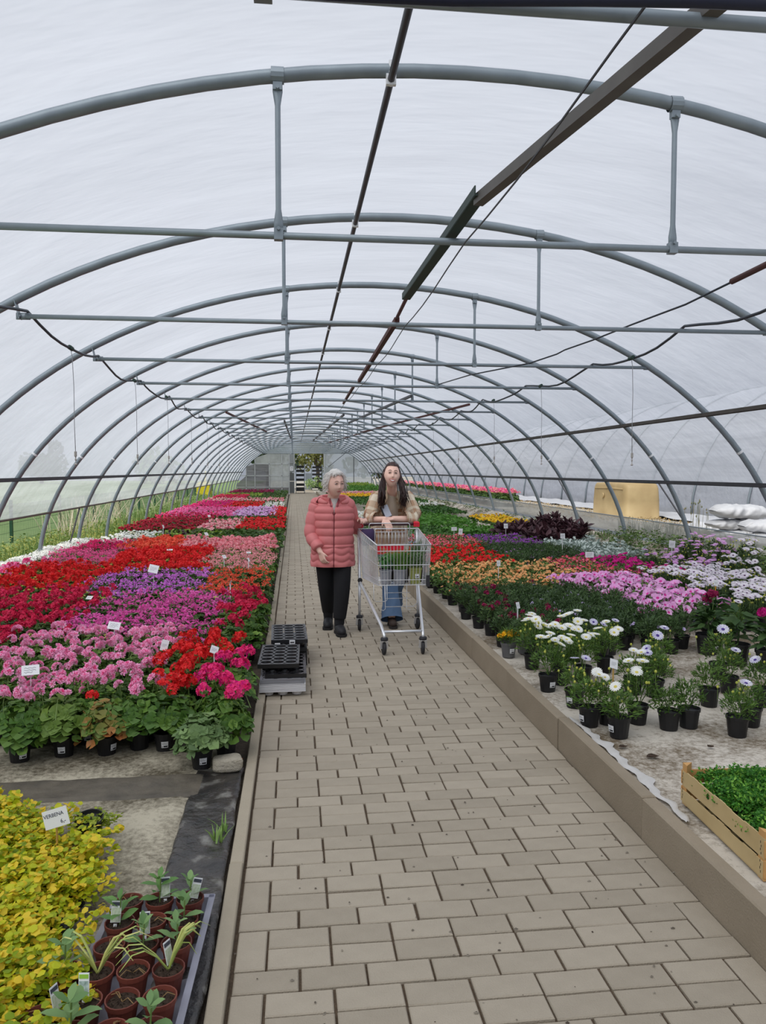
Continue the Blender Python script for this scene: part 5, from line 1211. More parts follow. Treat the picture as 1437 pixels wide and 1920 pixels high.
sign(3.52, 6.05, GZ, .38, 'tall orange stake with a white tag at the right', w=.04, hh=.05, rz=.1, tilt=-.2, roll=.25, st=orange_st)
sign(3.35, 8.4, GZ, .36, 'white sign on an orange stake above the red calibrachoas', w=.1, hh=.065, rz=0, tilt=-.15, st=orange_st)
sign(2.15, 7.9, GZ, .34, 'small white sign in the peach calibrachoas', w=.04, hh=.06, rz=0, tilt=-.1)
sign(2.42, 11.0, GZ, .42, 'white sign on a slanting yellow stake behind the red petunias', w=.06, hh=.09, rz=.1, tilt=-.1, roll=.1, st=wood_st)
sign(3.75, 10.4, GZ, .4, 'white sign on a stake over the violet-rimmed petunias', w=.07, hh=.07, rz=.1, tilt=-.1)
sign(2.62, 12.4, GZ, .36, 'white sign on a stake over the red and white petunias', w=.09, hh=.06, tilt=-.1)
sign(3.55, 12.6, GZ, .38, 'white sign before the dark purple-leaved plants', w=.07, hh=.08, tilt=-.1)
sign(4.65, 9.0, GZ + .1, .3, 'white sign near the right skirt over the white flowers', w=.08, hh=.09, tilt=-.1, roll=.1)

# ---------------- golden creeping plants at the front left
JEN = [leafmat('golden_leaf', rgb(118, 150, 24), rgb(226, 216, 44), .3, rgb(184, 194, 32)), leafmat('golden_leaf_warm', rgb(226, 192, 34), rgb(240, 214, 66), .3)]
edge = [(-1.24, 3.30), (-1.0, 3.15), (-.86, 2.93), (-.70, 2.84), (-.70, 2.62), (-.67, 2.45), (-.66, 2.2), (-.64, 1.95), (-.62, 1.6)]
def xlim(y):
    for (xa, ya), (xb, yb) in zip(edge, edge[1:]):
        if yb <= y <= ya: return xa + (xb - xa) * (ya - y) / (ya - yb + 1e-9)
    return -1.24 if y > 3.3 else -.62
rg = np.random.RandomState(3); y = 1.72; r_ = 0; jn = 0
while y < 3.36:
    x = xlim(y) - .06 - (.06 if r_ % 2 else 0)
    while x > -.62 * y - .0 and x > -1.75:
        jn += 1; px, py = x + rg.normal(0, .012), y + rg.normal(0, .012)
        edgep = x > xlim(y) - .13
        plant('golden creeping plant %s' % ('on the right edge of the yellow mat' if edgep else 'in the middle of the yellow mat'), 'plant', 'golden creeping plants, right edge' if edgep else 'golden creeping plants, inner mat', px, py, .005, 'jenny', JEN, s=rg.uniform(1.0, 1.18), name='potted_creeping_plant', psc=.72)
        x -= .125
    y += .115; r_ += 1
plant('golden creeping plant in a tilted black pot standing apart behind the handwritten sign', 'plant', None, -.82, 3.13, .01, 'jenny', [leafmat('golden_green', rgb(120, 146, 40), rgb(190, 196, 70), .3)] * 2, s=.8, psc=.95, ptilt=.22, name='potted_creeping_plant')

# ---------------- herb tray
tray = thing('seedling_tray', 'shallow translucent plastic tray holding small terracotta-coloured pots', 'tray', (-.455, 2.13, .0), rz=-.035)
trm = film_mat('clear_tray', (.62, .62, .72), .35, dirt=.2, back=.6)
mb = MB(); w, l, hh = .30, .86, .055
mb.box((0, 0, .012), (w, l, .004)); 
for sx in (-1, 1): mb.box((sx * w / 2, 0, .035), (.004, l, .05)); mb.box((sx * (w / 2 + .008), 0, .06), (.02, l + .03, .003))
for sy in (-1, 1): mb.box((0, sy * l / 2, .035), (w, .004, .05)); mb.box((0, sy * (l / 2 + .008), .06), (w + .03, .02, .003))
mb.build('tray_shell', trm, tray)
mb = MB(); mb.lathe([(.030, 0), (.0305, .003), (.041, .062), (.0445, .064), (.0455, .078), (.042, .078), (.040, .066), (.001, .066)], 18, cap0=True); TP = mb.mesh('pot'); TP.materials.append(terracotta)
mb = MB(); rr = np.random.RandomState(4); mb.lathe([(.001, .002), (.02, .004), (.0405, 0)], 14)
for k in range(26): a = rr.uniform(0, 6.28); r = .035 * math.sqrt(rr.rand()); mb.lathe([(.001, -.002), (.004, 0), (.002, .004)], 4, (r * math.cos(a), r * math.sin(a), .002))
for k in range(6): a = rr.uniform(0, 6.28, 2); mb.tube([(.036 * math.cos(a[0]), .036 * math.sin(a[0]), .006), (0, 0.01, .01), (.03 * math.cos(a[1]), .03 * math.sin(a[1]), .006)], .0009, 3)
TS = mb.mesh('soil'); TS.materials.append(soil)
sage = mat('sage_leaf', rgb(92, 128, 76), rgb(132, 164, 104), rough=.6, objr=1.0, trans=.2, noise=.3, nscale=60)
mint = mat('mint_leaf', rgb(74, 118, 60), rgb(116, 156, 84), rough=.6, objr=1.0, trans=.2)
LF = {}
for nm, m_ in (('sage', sage), ('mint', mint)):
    q = MB(); q.add(np.array([(0, 0, 0), (.25, -.17, .05), (.25, 0, .0), (.25, .17, .05), (.6, -.24, .05), (.6, 0, -.01), (.6, .24, .05), (.88, -.13, .0), (.88, 0, -.04), (.88, .13, .0), (1.05, 0, -.1)]),
        [(0, 1, 2), (0, 2, 3), (1, 4, 5, 2), (2, 5, 6, 3), (4, 7, 8, 5), (5, 8, 9, 6), (7, 10, 8), (8, 10, 9)]); LF[nm] = q.mesh('leaf', True); LF[nm].materials.append(m_)
pic_green = mat('label_picture', rgb(120, 150, 80), rgb(226, 230, 220), noise=1.2, nscale=90); pic_teal = mat('label_picture_teal', rgb(24, 70, 60), rgb(200, 220, 214), noise=1.3, nscale=110); lime_p = mat('label_lime', rgb(150, 196, 70))
def seedling(cx_, cy_, kind, label, size=1.0, seed=0, card=None):
    rr = np.random.RandomState(seed + 200); t = thing('potted_seedling', label, 'seedling', (cx_, cy_, .02))
    put('pot', TP, t); put('soil', TS, t, loc=(0, 0, .066), rot=(0, 0, rr.uniform(0, 6)))
    if kind in ('sage', 'mint', 'big'):
        k = 'mint' if kind == 'mint' else 'sage'; H_ = {'sage': .075, 'mint': .085, 'big': .095}[kind] * size; lv = {'sage': 3, 'mint': 4, 'big': 5}[kind]
        st = MB(); st.tube([(0, 0, .06), (.004, .002, .06 + H_)], .0025, 5); st.build('stem', STEM, t)
        for i in range(lv):
            z = .06 + H_ * (i + 1) / lv; L_ = (.058 if i < lv - 1 else .036) * size * (1.25 if kind == 'big' else 1)
            for j in range(2 if i < lv - 1 else 4):
                a = i * 1.57 + j * (PI if i < lv - 1 else PI / 2) + rr.normal(0, .2)
                put('leaf', LF[k], t, loc=(.003 * math.cos(a), .003 * math.sin(a), z), rot=(rr.normal(0, .2), -rr.uniform(.1, .7) - (.3 if i == lv - 1 else 0), a), scale=(L_, L_ * 1.15, L_))
    elif kind == 'grass':
        for i in range(9):
            a = rr.uniform(-.9, .9) + (PI if i % 3 == 0 else 0); L_ = rr.uniform(.1, .17); b_ = MB(); pts = [(L_ * u * math.cos(a) * .9, L_ * u * math.sin(a) * .9, .07 + .1 * math.sin(u * PI * .75)) for u in (0, .25, .5, .75, 1)]
            b_.tube(pts, [.003, .004, .0036, .0028, .0008], 4, flat=[1, .4, .4, .4, .4]); b_.build('leaf_blade', mat('straw_green', rgb(150, 170, 84), rgb(196, 196, 120), objr=1, rough=.6), t)
    elif kind == 'dead':
        for i in range(3):
            a = rr.uniform(0, 6.28); b_ = MB(); b_.tube([(0, 0, .068), (.02 * math.cos(a), .02 * math.sin(a), .085), (.04 * math.cos(a), .04 * math.sin(a), .074)], .0014, 4); b_.build('dry_stem', mat('dry_stem', rgb(140, 112, 74), rough=.8), t)
    if card:
        c = thing('plant_card', card[0], 'label', (cx_ + card[1], cy_ + card[2], .02), rz=card[3]); c.rotation_euler = (-.25, card[4], card[3])
        b_ = MB(); b_.box((0, 0, .04), (.010, .0012, .08)); b_.build('stake', white_pl, c)
        b_ = MB(); b_.box((0, 0, .115), (.030, .0014, .062)); pl = b_.build('card', white_pl, c)
        b_ = MB(); b_.box((0, -.0012, .106), (.026, .001, .040)); b_.build('picture', pic_teal if card[5] == 't' else pic_green, pl)
        b_ = MB(); b_.box((0, -.0012, .137), (.026, .001, .010)); b_.build('banner', lime_p if card[5] == 't' else ink, pl)
R0 = math.cos(-.035), math.sin(-.035)
def tw(u, v): return (-.455 + u * R0[0] - v * R0[1], 2.13 + u * R0[1] + v * R0[0])
SEED = [
 (0, 0, 'dead', 'bare pot with dry stems at the back left of the seedling tray', None), (1, 0, 'mint', 'leafy seedling in the middle of the back row of the tray', ('white picture card in the back row of the seedling tray', 0.02, -.02, .1, 0, 'g')), (2, 0, 'sage', 'sage-like seedling at the back right corner of the tray', ('white picture card leaning at the back right of the tray', -.01, -.03, .3, .35, 'g')),
 (0, 1, 'mint', 'small leafy seedling beside a picture card, second row left', ('upright picture card with a green photo, second row left', -.015, -.03, .0, .05, 'g')), (1, 1, 'dead', 'empty-looking pot of dark soil in the second row', None), (2, 1, 'sage', 'seedling with three pairs of leaves, second row right', None),
 (0, 2, 'dead', 'bare pot under the arching straw-like leaves, third row left', None), (1, 2, 'sage', 'seedling with broad soft leaves in the middle of the tray', ('half hidden picture card in the middle of the tray', 0, .02, .1, 0, 'g')), (2, 2, 'sage', 'seedling with pointed leaves, third row right', None),
 (0, 3, 'grass', 'pot with long arching grass-like leaves', None), (1, 3, 'dead', 'pot with a curled yellow stem, fourth row centre', None), (2, 3, 'grass', 'pot with pale drooping blades over the tray rim', ('narrow white card seen edge-on by the tray rim', .02, .0, 1.1, .05, 'g')),
 (0, 4, 'dead', 'pot with teal picture card, fifth row left', ('lime and teal picture card in the seedling tray', .0, -.02, -.25, -.1, 't')), (1, 4, 'dead', 'pot of bare soil, fifth row centre', None), (2, 4, 'dead', 'pot of bare soil, fifth row right', None),
 (0, 5, 'big', 'largest bushy seedling at the front of the tray', None), (1, 5, 'dead', 'bare pot behind the front row', None), (2, 5, 'sage', 'broad-leaved seedling near the front right rim of the tray', None),
 (0, 6, 'mint', 'front row seedling left', None), (1, 6, 'dead', 'front row pot with a yellow stem', None), (2, 6, 'dead', 'front right pot of the seedling tray', None)]
for (i, j, kd, lb_, cd) in SEED:
    x_, y_ = tw(-.097 + .097 * i, .365 - .118 * j); seedling(x_, y_, kd, lb_, 1.0, i * 10 + j, cd)
seedling(-.655, 1.98, 'dead', 'terracotta-coloured pot of bare soil at the bottom edge, left of the tray', 1, 91, ('white card seen edge-on beside the bare terracotta pot', .06, .0, 1.2, .05, 'g'))
seedling(-.645, 2.16, 'sage', 'bluish seedling growing among the yellow leaves', 1.2, 92)

# small weeds on the black strip
mb = MB(); rg = np.random.RandomState(6)
for (x, y) in ((-.31, 3.05), (-.30, 3.12)): tuft_mb(mb, x, y, .01, .02, .07, 16, rg, .0035, 1.1)
tag(mb.build('grass_weed', leafmat('weed_blade', rgb(110, 150, 70), rgb(150, 180, 100))), 'small green grass weed growing on the black plastic strip', 'weed')
# stone
st = MB(); rr = np.random.RandomState(8)
import itertools
V = []
def stone_fn(u, v):
    a = 2 * PI * u; t = -PI / 2 + PI * v; c, s = math.cos(t), math.sin(t)
    x = .075 * math.copysign(abs(c * math.cos(a)) ** .45, c * math.cos(a)) if abs(c * math.cos(a)) > 1e-6 else 0; y = .05 * math.copysign(abs(c * math.sin(a)) ** .45, c * math.sin(a)) if abs(c * math.sin(a)) > 1e-6 else 0; z = .036 * math.copysign(abs(s) ** .5, s)
    k = 1 + .12 * nz2(x * 14 + 3, y * 14 + z * 20, 1, 2); return (x * k, y * k, z * k + .036)
st.grid(stone_fn, 24, 12, closeu=True); o = st.build('stone', mat('rough_stone', rgb(150, 142, 126), rgb(182, 174, 158), noise=1.2, nscale=30, bump=.8, bscale=90, rough=.95), smooth=False); o.location = (-.335, 3.80, .006); o.rotation_euler = (0, 0, .15)
tag(o, 'rough grey broken stone beside the kerb in front of the geraniums', 'stone')
# litter on ground: dry leaves
dl = mat('dry_leaf', rgb(150, 92, 60), rgb(110, 66, 48), rough=.8)
for (x, y, z, s_, l) in ((-.285, 3.86, .02, .035, 'curled orange-brown dead leaf by the kerb behind the stone'), (1.62, 2.98, GZ + .01, .03, 'red-brown dead leaf on the cloth beside the parsley crate')):
    mb = MB(); mb.add(T_OVAL[0] * s_ @ rotm(.3, -.3, 1).T, T_OVAL[1]); o = mb.build('dead_leaf', dl); o.location = (x, y, z); tag(o, l, 'leaf')
mb = MB(); mb.tube([(1.9, 3.2, GZ + .008), (1.83, 3.1, GZ + .012), (1.74, 3.02, GZ + .01), (1.68, 2.98, GZ + .008)], .0018, 4)
tag(mb.build('twig', mat('twig', rgb(90, 64, 50))), 'thin dark twig lying on the cloth above the parsley crate', 'twig')
for (x, y, s_, l) in ((1.66, 3.36, .022, 'dark clod of soil on the white cloth in front of the foremost pot'), (1.58, 3.5, .016, 'small dark clod between kerb and foremost pot'), (2.0, 3.45, .014, 'small dark clod in front of the two flowerless plants'), (1.62, 2.85, .016, 'small dark clod near the parsley crate corner')):
    mb = MB(); mb.lathe([(.1, 0), (.9, .1), (1, .4), (.6, .75), (.05, .85)], 7, cap0=True); mb.v = [v * s_ * np.array([1.3, .8, .6]) * (1 + .2 * rr.normal(size=(len(v), 1))) for v in mb.v]; o = mb.build('soil_clod', soil); o.location = (x, y, GZ + .002); tag(o, l, 'clod')
# ================================================================== crate of parsley
ply = mat('pale_plywood', rgb(206, 184, 138), rgb(186, 160, 112), rough=.75, noise=1.1, nscale=7, coords='Object'); ply2 = mat('warm_plywood', rgb(214, 168, 108), rgb(190, 140, 84), rough=.75, noise=1.1, nscale=9)
staple = mat('staple', rgb(90, 84, 76), metal=.6, rough=.5)
ct = thing('wooden_crate', 'thin pale plywood crate full of curly parsley at the right edge', 'crate', (1.735, 2.565, GZ), rz=-.058)
for nm_, z0, z1, dx in (('slat', .012, .066, 0), ('slat', .074, .142, .004)):
    for sx in (-1, 1):
        mb = MB(); n = 14
        for i in range(n):
            ya, yb = -.30 + .60 * i / n, -.30 + .60 * (i + 1) / n; ta = z1 + .003 * math.sin(i * 1.3) - (.004 if i > 9 else 0); x_ = sx * (.205) - dx * sx
            mb.box((x_, (ya + yb) / 2, (z0 + ta) / 2), (.004, yb - ya + .0005, ta - z0))
        mb.build(nm_, ply, ct)
        for sy in (-1, 1):
            mb = MB()
            for k in range(4): mb.bar((sx * .2075, sy * (.288 - .004 * (k % 2)), z0 + .012 + .012 * k), (sx * .2075, sy * (.288 - .004 * (k % 2)) , z0 + .020 + .012 * k), .0015, .0015)
            mb.build('staple', staple, ct)
for sy in (-1, 1):
    for z0, z1 in ((.012, .070), (.080, .135)):
        mb = MB(); mb.box((0, sy * .302, (z0 + z1) / 2), (.41, .005, z1 - z0)); sl = mb.build('end_slat', ply2, ct)
        for sx in (-1, 1):
            mb = MB()
            for k in range(2): mb.bar((sx * .18, sy * .305, z0 + .015 + .02 * k), (sx * .186, sy * .305, z0 + .027 + .02 * k), .0015, .0015)
            mb.build('staple', staple, sl)
    for sx in (-1, 1):
        mb = MB(); a = np.array([(sx * .202, sy * .299), (sx * .165, sy * .299), (sx * .202, sy * .262)]); mb.add([(p[0], p[1], z) for z in (.0, .165) for p in a], [(0, 1, 2), (3, 5, 4), (0, 3, 4, 1), (1, 4, 5, 2), (2, 5, 3, 0)]); mb.build('corner_post', ply2, ct)
mb = MB(); mb.box((0, 0, .006), (.405, .595, .006)); mb.build('bottom', ply, ct)
PAR = [leafmat('parsley_leaf', rgb(34, 92, 26), rgb(84, 150, 50), .25), leafmat('parsley_light', rgb(110, 172, 56), rgb(150, 200, 84), .3)]
c0, s0 = math.cos(-.058), math.sin(-.058)
for i in range(4):
    for j in range(6):
        u, v = -.112 + .078 * i, -.212 + .086 * j; x_, y_ = 1.735 + u * c0 - v * s0, 2.565 + u * s0 + v * c0
        edge = 'front row nearest the camera' if j == 0 else 'left side along the tall slats' if i == 0 else None
        plant('curly parsley in the crate, ' + (edge or 'inner rows'), 'parsley', 'curly parsley in the crate, ' + (edge or 'inner rows'), x_, y_, GZ + .012, 'parsley', PAR, s=1.12, name='potted_parsley', psc=.72)

# ================================================================== stacks of growing trays beside the path
def tray_mesh(name, L_, W_, H_, rim, cols, rws, skirt, m):
    mb = MB(); cw, cl = (W_ - .02) / cols, (L_ - .02) / rws; n = 12
    for i in range(cols):
        for j in range(rws):
            cx_, cy_ = -W_ / 2 + .01 + cw * (i + .5), -L_ / 2 + .01 + cl * (j + .5); r = min(cw, cl) * .44
            sq = []; ci = []
            for k in range(n):
                a = 2 * PI * k / n; c, s = math.cos(a), math.sin(a); q = max(abs(c), abs(s)); sq.append((cx_ + c / q * cw / 2, cy_ + s / q * cl / 2, H_)); ci.append((cx_ + c * r * 1.02, cy_ + s * r, H_))
            mb.add(sq + ci, [(k, (k + 1) % n, n + (k + 1) % n, n + k) for k in range(n)])
            mb.add(ci + [(cx_ + (p[0] - cx_) * .72, cy_ + (p[1] - cy_) * .72, H_ - skirt) for p in ci], [(k, (k + 1) % n, n + (k + 1) % n, n + k) for k in range(n)] + [tuple(range(n, 2 * n))])
    for sx in (-1, 1): mb.box((sx * (W_ / 2 - .004), 0, H_ - rim / 2), (.012, L_, rim))
    for sy in (-1, 1): mb.box((0, sy * (L_ / 2 - .004), H_ - rim / 2), (W_, .012, rim))
    me = mb.mesh(name); me.materials.append(m); return me
black_tray = mat('black_tray', rgb(30, 30, 34), rgb(22, 22, 24), rough=.35, objr=1, spec=.6); white_tray = mat('white_tray', rgb(232, 232, 234), rgb(220, 220, 224), rough=.5, objr=1)
clear_tray = film_mat('smoky_tray', (.5, .5, .53), .35, dirt=.3, back=.7)
TB = tray_mesh('plate', .58, .27, .05, .028, 3, 6, .05, black_tray); TWm = tray_mesh('plate', .60, .30, .04, .007, 3, 6, .036, white_tray); TC = tray_mesh('plate', .60, .29, .04, .02, 3, 6, .035, clear_tray)
def gtray(me, x, y, z, rz, label, grp=None, stick=None):
    t = thing('growing_tray', label, 'tray', (x, y, z), rz=rz, group=grp); put('plate', me, t)
    if stick:
        for (sx, sz, w_, h_) in stick:
            mb = MB(); mb.box((sx, -.292, sz), (w_, .002, h_)); s_ = mb.build('sticker', white_pl, t)
            mb = MB(); mb.box((sx, -.2935, sz - .003), (w_ * .7, .001, h_ * .3)); mb.build('print', print_black, s_)
    return t
for k in range(6): gtray(TWm, -.082, 5.33, .0 + .0095 * k, 0, 'white growing tray in the nested pile at the bottom of the near stack', 'white trays at the bottom of the near stack')
gtray(TC, -.085, 5.33, .062, .0, 'smoky see-through tray on the white ones in the near stack', None, [(.08, .03, .08, .008)])
gtray(TC, -.085, 5.335, .078, .01, 'upper see-through grey tray under the black ones in the near stack')
gtray(TB, -.06, 5.345, .095, .0, 'lower black cell tray of the near stack, shifted towards the path')
gtray(TB, -.105, 5.40, .150, -.02, 'topmost black cell tray of the near stack')
for k in range(4): gtray(TB, -.045, 6.045, .0 + .035 * k, 0, 'black cell tray in the far stack beneath the stickered one', 'black trays lower in the far stack')
gtray(TB, -.045, 6.045, .17, .02, 'topmost black tray of the far stack with two white stickers', None, [(-.09, .018, .04, .018), (.02, .032, .042, .03)])

# ================================================================== shopping trolley
CXm = .875; YF, YR = 6.08, 7.08
cart = thing('shopping_trolley', 'wire shopping trolley on four castors pushed down the path, filled with herbs', 'trolley', (CXm, 6.6, 0))
def cp(x, y, z): return (x - CXm, y - 6.6, z)
mb = MB()
for s in (-1, 1):
    fx, rx = CXm + s * .158, CXm + s * .275
    mb.tube([cp(fx, YF, .135), cp(fx, YF, .16), cp(fx + s * .012, YF + .12, .22), cp(rx - s * .015, YR - .12, .43), cp(rx, YR - .02, .47), cp(rx, YR + .03, .70), cp(rx, YR + .07, .95)], .0125, 8)
    mb.tube([cp(rx, YR - .02, .135), cp(rx, YR - .02, .47)], .012, 8)
mb.build('frame', chrome, cart, smooth=True)
mb = MB(); mb.tube([cp(CXm - .155, YF + .03, .185), cp(CXm + .155, YF + .03, .185)], .011, 8); mb.build('cross_bar', chrome, cart, smooth=True)
for (x, y, rz, lb_) in ((CXm - .158, YF, .1, 0), (CXm + .158, YF, -.05, 0), (CXm - .275, YR - .02, .0, 0), (CXm + .275, YR - .02, .15, 0)):
    c = bpy.data.objects.new('castor', None); COL.objects.link(c); c.parent = cart; c.location = cp(x, y, 0); c.rotation_euler = (0, 0, rz)
    mb = MB(); mb.lathe([(.001, -.014), (.03, -.014), (.048, -.013), (.055, -.008), (.0565, 0), (.055, .008), (.048, .013), (.03, .014), (.001, .014)], 24, (0, 0.02, .0565), R=np.array(Matrix.Rotation(PI / 2, 3, 'Y'))); w = mb.build('wheel', rubber, c, smooth=True)
    mb = MB()
    for s in (-1, 1): mb.bar((s * .019, .018, .05), (s * .017, 0, .118), .004, .03)
    mb.box((0, 0, .118), (.04, .05, .006)); mb.tube([(-.024, .02, .0565), (.024, .02, .0565)], .007, 6); mb.build('fork', chrome, c)
    mb = MB(); mb.lathe([(.001, .120), (.029, .120), (.031, .126), (.031, .140), (.026, .146), (.001, .146)], 16); mb.build('bearing_cap', rubber, c, smooth=True)
# basket: corners (rear top, front top, rear bottom, front bottom)
RT, FT, RB, FB = (.285, YR + .03, .945), (.218, YF - .01, .893), (.25, YR - .03, .50), (.205, YF + .02, .565)
def lerp(a, b, t): return tuple(a[i] + (b[i] - a[i]) * t for i in range(len(a)))
def side(s, u, v):   # u 0 rear..1 front, v 0 bottom..1 top
    b_ = lerp(RB, FB, u); t_ = lerp(RT, FT, u); p = lerp(b_, t_, v); return cp(CXm + s * p[0], p[1], p[2])
def front(u, v):
    p = lerp(FB, FT, v); return cp(CXm - p[0] + 2 * p[0] * u, p[1], p[2])
def rear(u, v):
    p = lerp(RB, RT, v); return cp(CXm - p[0] + 2 * p[0] * u, p[1], p[2])
mb = MB()
for s in (-1, 1):
    for i in range(1, 25): u = i / 25; mb.tube([side(s, u, 0), side(s, u, 1)], .0021, 4)
    for v, r in ((0, .0035), (.13, .0028), (.5, .0024), (.85, .0028)): mb.tube([side(s, 0, v), side(s, 1, v)], r, 5)
mb.build('side_wires', chrome, cart, kind='stuff')
mb = MB()
for i in range(17): mb.tube([front(i / 16, 0), front(i / 16, 1)], .0021, 4)
for v, r in ((0, .0035), (.13, .003), (.5, .003), (.85, .003)): mb.tube([front(0, v), front(1, v)], r, 5)
mb.build('front_wires', chrome, cart, kind='stuff')
mb = MB()
for i in range(1, 18): u = i / 18; mb.tube([rear(u, .35), rear(u, .97)], .0021, 4)
for i in range(17): mb.tube([front(i / 16, 0), rear(i / 16, 0)], .0021, 4)
for i in range(8): mb.tube([side(-1, i / 8, 0), side(1, i / 8, 0)], .002, 4)
mb.tube([rear(0, .35), rear(1, .35)], .003, 5)
mb.build('rear_and_floor_wires', chrome, cart, kind='stuff')
mb = MB(); mb.tube([front(0, 1), front(1, 1), side(1, 0, 1), side(-1, 0, 1)], .0055, 6, closed=True); mb.build('top_rim', chrome, cart, smooth=True)
def rrect(x0, x1, z0, z1, y, r=.02, top=True):
    P_ = [(x0, y, z0)] if top else []
    pts = []
    for (cx_, cz_, a0) in ((x0 + r, z1 - r, PI), (x1 - r, z1 - r, PI / 2)):
        for k in range(5): a = a0 - k * PI / 8; pts.append((cx_ + r * math.cos(a), y, cz_ + r * math.sin(a)))
    return [(x0, y, z0)] + pts + [(x1, y, z0)]
mb = MB(); ysf = YR - .10
mb.tube([cp(*p) for p in rrect(.735, 1.025, .80, .955, ysf, .018)], .0045, 6); mb.tube([cp(.735, ysf, .80), cp(1.025, ysf, .80)], .0045, 6); mb.tube([cp(.735, ysf, .925), cp(1.025, ysf, .925)], .003, 5)
for i in range(1, 9): mb.tube([cp(.735 + .29 * i / 9, ysf, .80), cp(.735 + .29 * i / 9, ysf, .925)], .0022 if i != 4 else .005, 4)
mb.build('child_seat', chrome, cart, smooth=True)
mb = MB(); mb.tube([cp(*p) for p in rrect(.69, 1.07, .82, 1.0, YR - .02, .02)], .0045, 6); mb.build('seat_hoop', chrome, cart, smooth=True)
mb = MB(); mb.box(cp(.88, ysf - .012, .765), (.255, .006, .085)); mb.build('red_panel', mat('red_plastic', rgb(216, 38, 58), rough=.4), cart)
mb = MB(); mb.tube([cp(.60, YR + .085, .985), cp(1.15, YR + .085, .985)], .0145, 10); mb.build('handle', mat('handle_grip', rgb(92, 66, 72), rough=.5), cart, smooth=True)
for x in (.615, 1.148):
    mb = MB(); mb.bbox(cp(x, YR + .075, .985), (.055, .05, .05), .01); mb.build('handle_end', MATS['red_plastic'], cart)
mb = MB()
for s in (-1, 1): mb.lathe([(.0, -.01), (.022, -.01), (.024, 0), (.018, .012), (0, .014)], 8, cp(CXm + s * .272, YR - .045, .475), R=np.array(Matrix.Rotation(PI / 2, 3, 'X')))
mb.build('joint_knob', rubber, cart, kind='stuff')
mb = MB()
mb.tube([cp(*p) for p in [(.70, 6.75, .485), (.70, 6.73, .34), (.72, 6.73, .325), (.80, 6.73, .325), (.82, 6.73, .34), (.82, 6.75, .485)]], .003, 5)
mb.tube([cp(*p) for p in [(.78, 6.6, .50), (.78, 6.55, .31), (1.03, 6.55, .31), (1.06, 6.55, .34), (1.06, 6.6, .50)]], .004, 5)
for z in (.38, .43): mb.tube([cp(.785, 6.56, z), cp(1.0, 6.56, z)], .0025, 4)
mb.tube([cp(.785, 6.56, .50), cp(.775, 6.5, .30), cp(.75, 6.47, .29), cp(.74, 6.47, .30)], .003, 5); mb.tube([cp(.97, 6.56, .50), cp(.96, 6.5, .30), cp(.99, 6.47, .29)], .003, 5)
mb.build('crate_hook', chrome, cart, smooth=True)
mb = MB(); mb.box(cp(1.072, YF + .0, .60), (.03, .014, .09)); mb.build('corner_guard', rubber, cart)

# herbs in the trolley
def pot_any(name, r, h, m, label, cat, loc, fol_fn, square=False, lab_=False):
    t = thing(name, label, cat, loc); mb = MB()
    mb.lathe([(r * .78, 0), (r * .97, h * .88), (r * 1.04, h * .89), (r * 1.05, h), (r * .97, h), (r * .93, h * .9), (.001, h * .88)], 4 if square else 16, R=np.array(Matrix.Rotation(PI / 4, 3, 'Z')) if square else None, cap0=True); p = mb.build('pot', m, t)
    if lab_:
        b_ = MB(); b_.box((r * .15, -r * (.70 if square else .98), h * .5), (.032, .003, .034)); q = b_.build('price_label', white_pl, p); b_ = MB(); b_.box((r * .15, -r * (.70 if square else .98) - .002, h * .46), (.024, .001, .008)); b_.build('print', print_black, q)
    fol_fn(t, h, r); return t
def f_spikes(m, n, H_, spread, w, seed):
    def fn(t, h, r):
        rg = np.random.RandomState(seed); mb = MB()
        for _ in range(n):
            a = rg.uniform(0, 6.28); q = r * .8 * math.sqrt(rg.rand()); L_ = H_ * rg.uniform(.6, 1.1); dx, dy = rg.normal(0, spread, 2)
            mb.tube([(q * math.cos(a), q * math.sin(a), h * .85), (q * math.cos(a) + dx * .5, q * math.sin(a) + dy * .5, h + L_ * .55), (q * math.cos(a) + dx, q * math.sin(a) + dy, h + L_)], [w, w, w * .3], 3)
        mb.build('foliage', m, t)
    return fn
def f_fine(m, n, H_, seed, fl=None, nfl=0, T=None, sz=.03, wide=1.0):
    def fn(t, h, r):
        rg = np.random.RandomState(seed); mb = MB(); T_ = T or T_LANCE
        for _ in range(n):
            a = rg.uniform(0, 6.28); q = r * 1.25 * wide * math.sqrt(rg.rand()); z = h + H_ * rg.rand() ** .8
            mb.add(T_[0] * sz * rg.uniform(.7, 1.2) @ rotm(rg.normal(0, .5), -rg.uniform(0, 1.3), rg.uniform(0, 6.28)).T + (q * math.cos(a), q * math.sin(a), z), T_[1])
        mb.build('foliage', m, t)
        if fl:
            mb = MB()
            for _ in range(nfl):
                a = rg.uniform(0, 6.28); q = r * 1.2 * wide * math.sqrt(rg.rand()); mb.lathe([(.001, -.012), (.005, -.004), (.0055, .008), (.001, .014)], 5, (q * math.cos(a), q * math.sin(a), h + H_ * rg.uniform(.85, 1.25)))
            mb.build('flowers', fl, t)
    return fn
gpot = mat('light_grey_pot', rgb(150, 152, 160), rough=.5); opot = mat('olive_pot', rgb(146, 152, 84), rough=.5)
fz = lambda y: .565 + (.50 - .565) * (y - YF) / 1.0 + .006
CHV = leafmat('chive_green', rgb(70, 116, 44), rgb(126, 168, 78)); ROS = leafmat('rosemary_green', rgb(60, 92, 52), rgb(120, 146, 98))
pot_any('potted_herb', .055, .12, gpot, 'tall grassy herb in a light grey pot in the middle of the trolley', 'herb', (.86, 6.20, fz(6.2)), f_spikes(CHV, 230, .15, .045, .0022, 1))
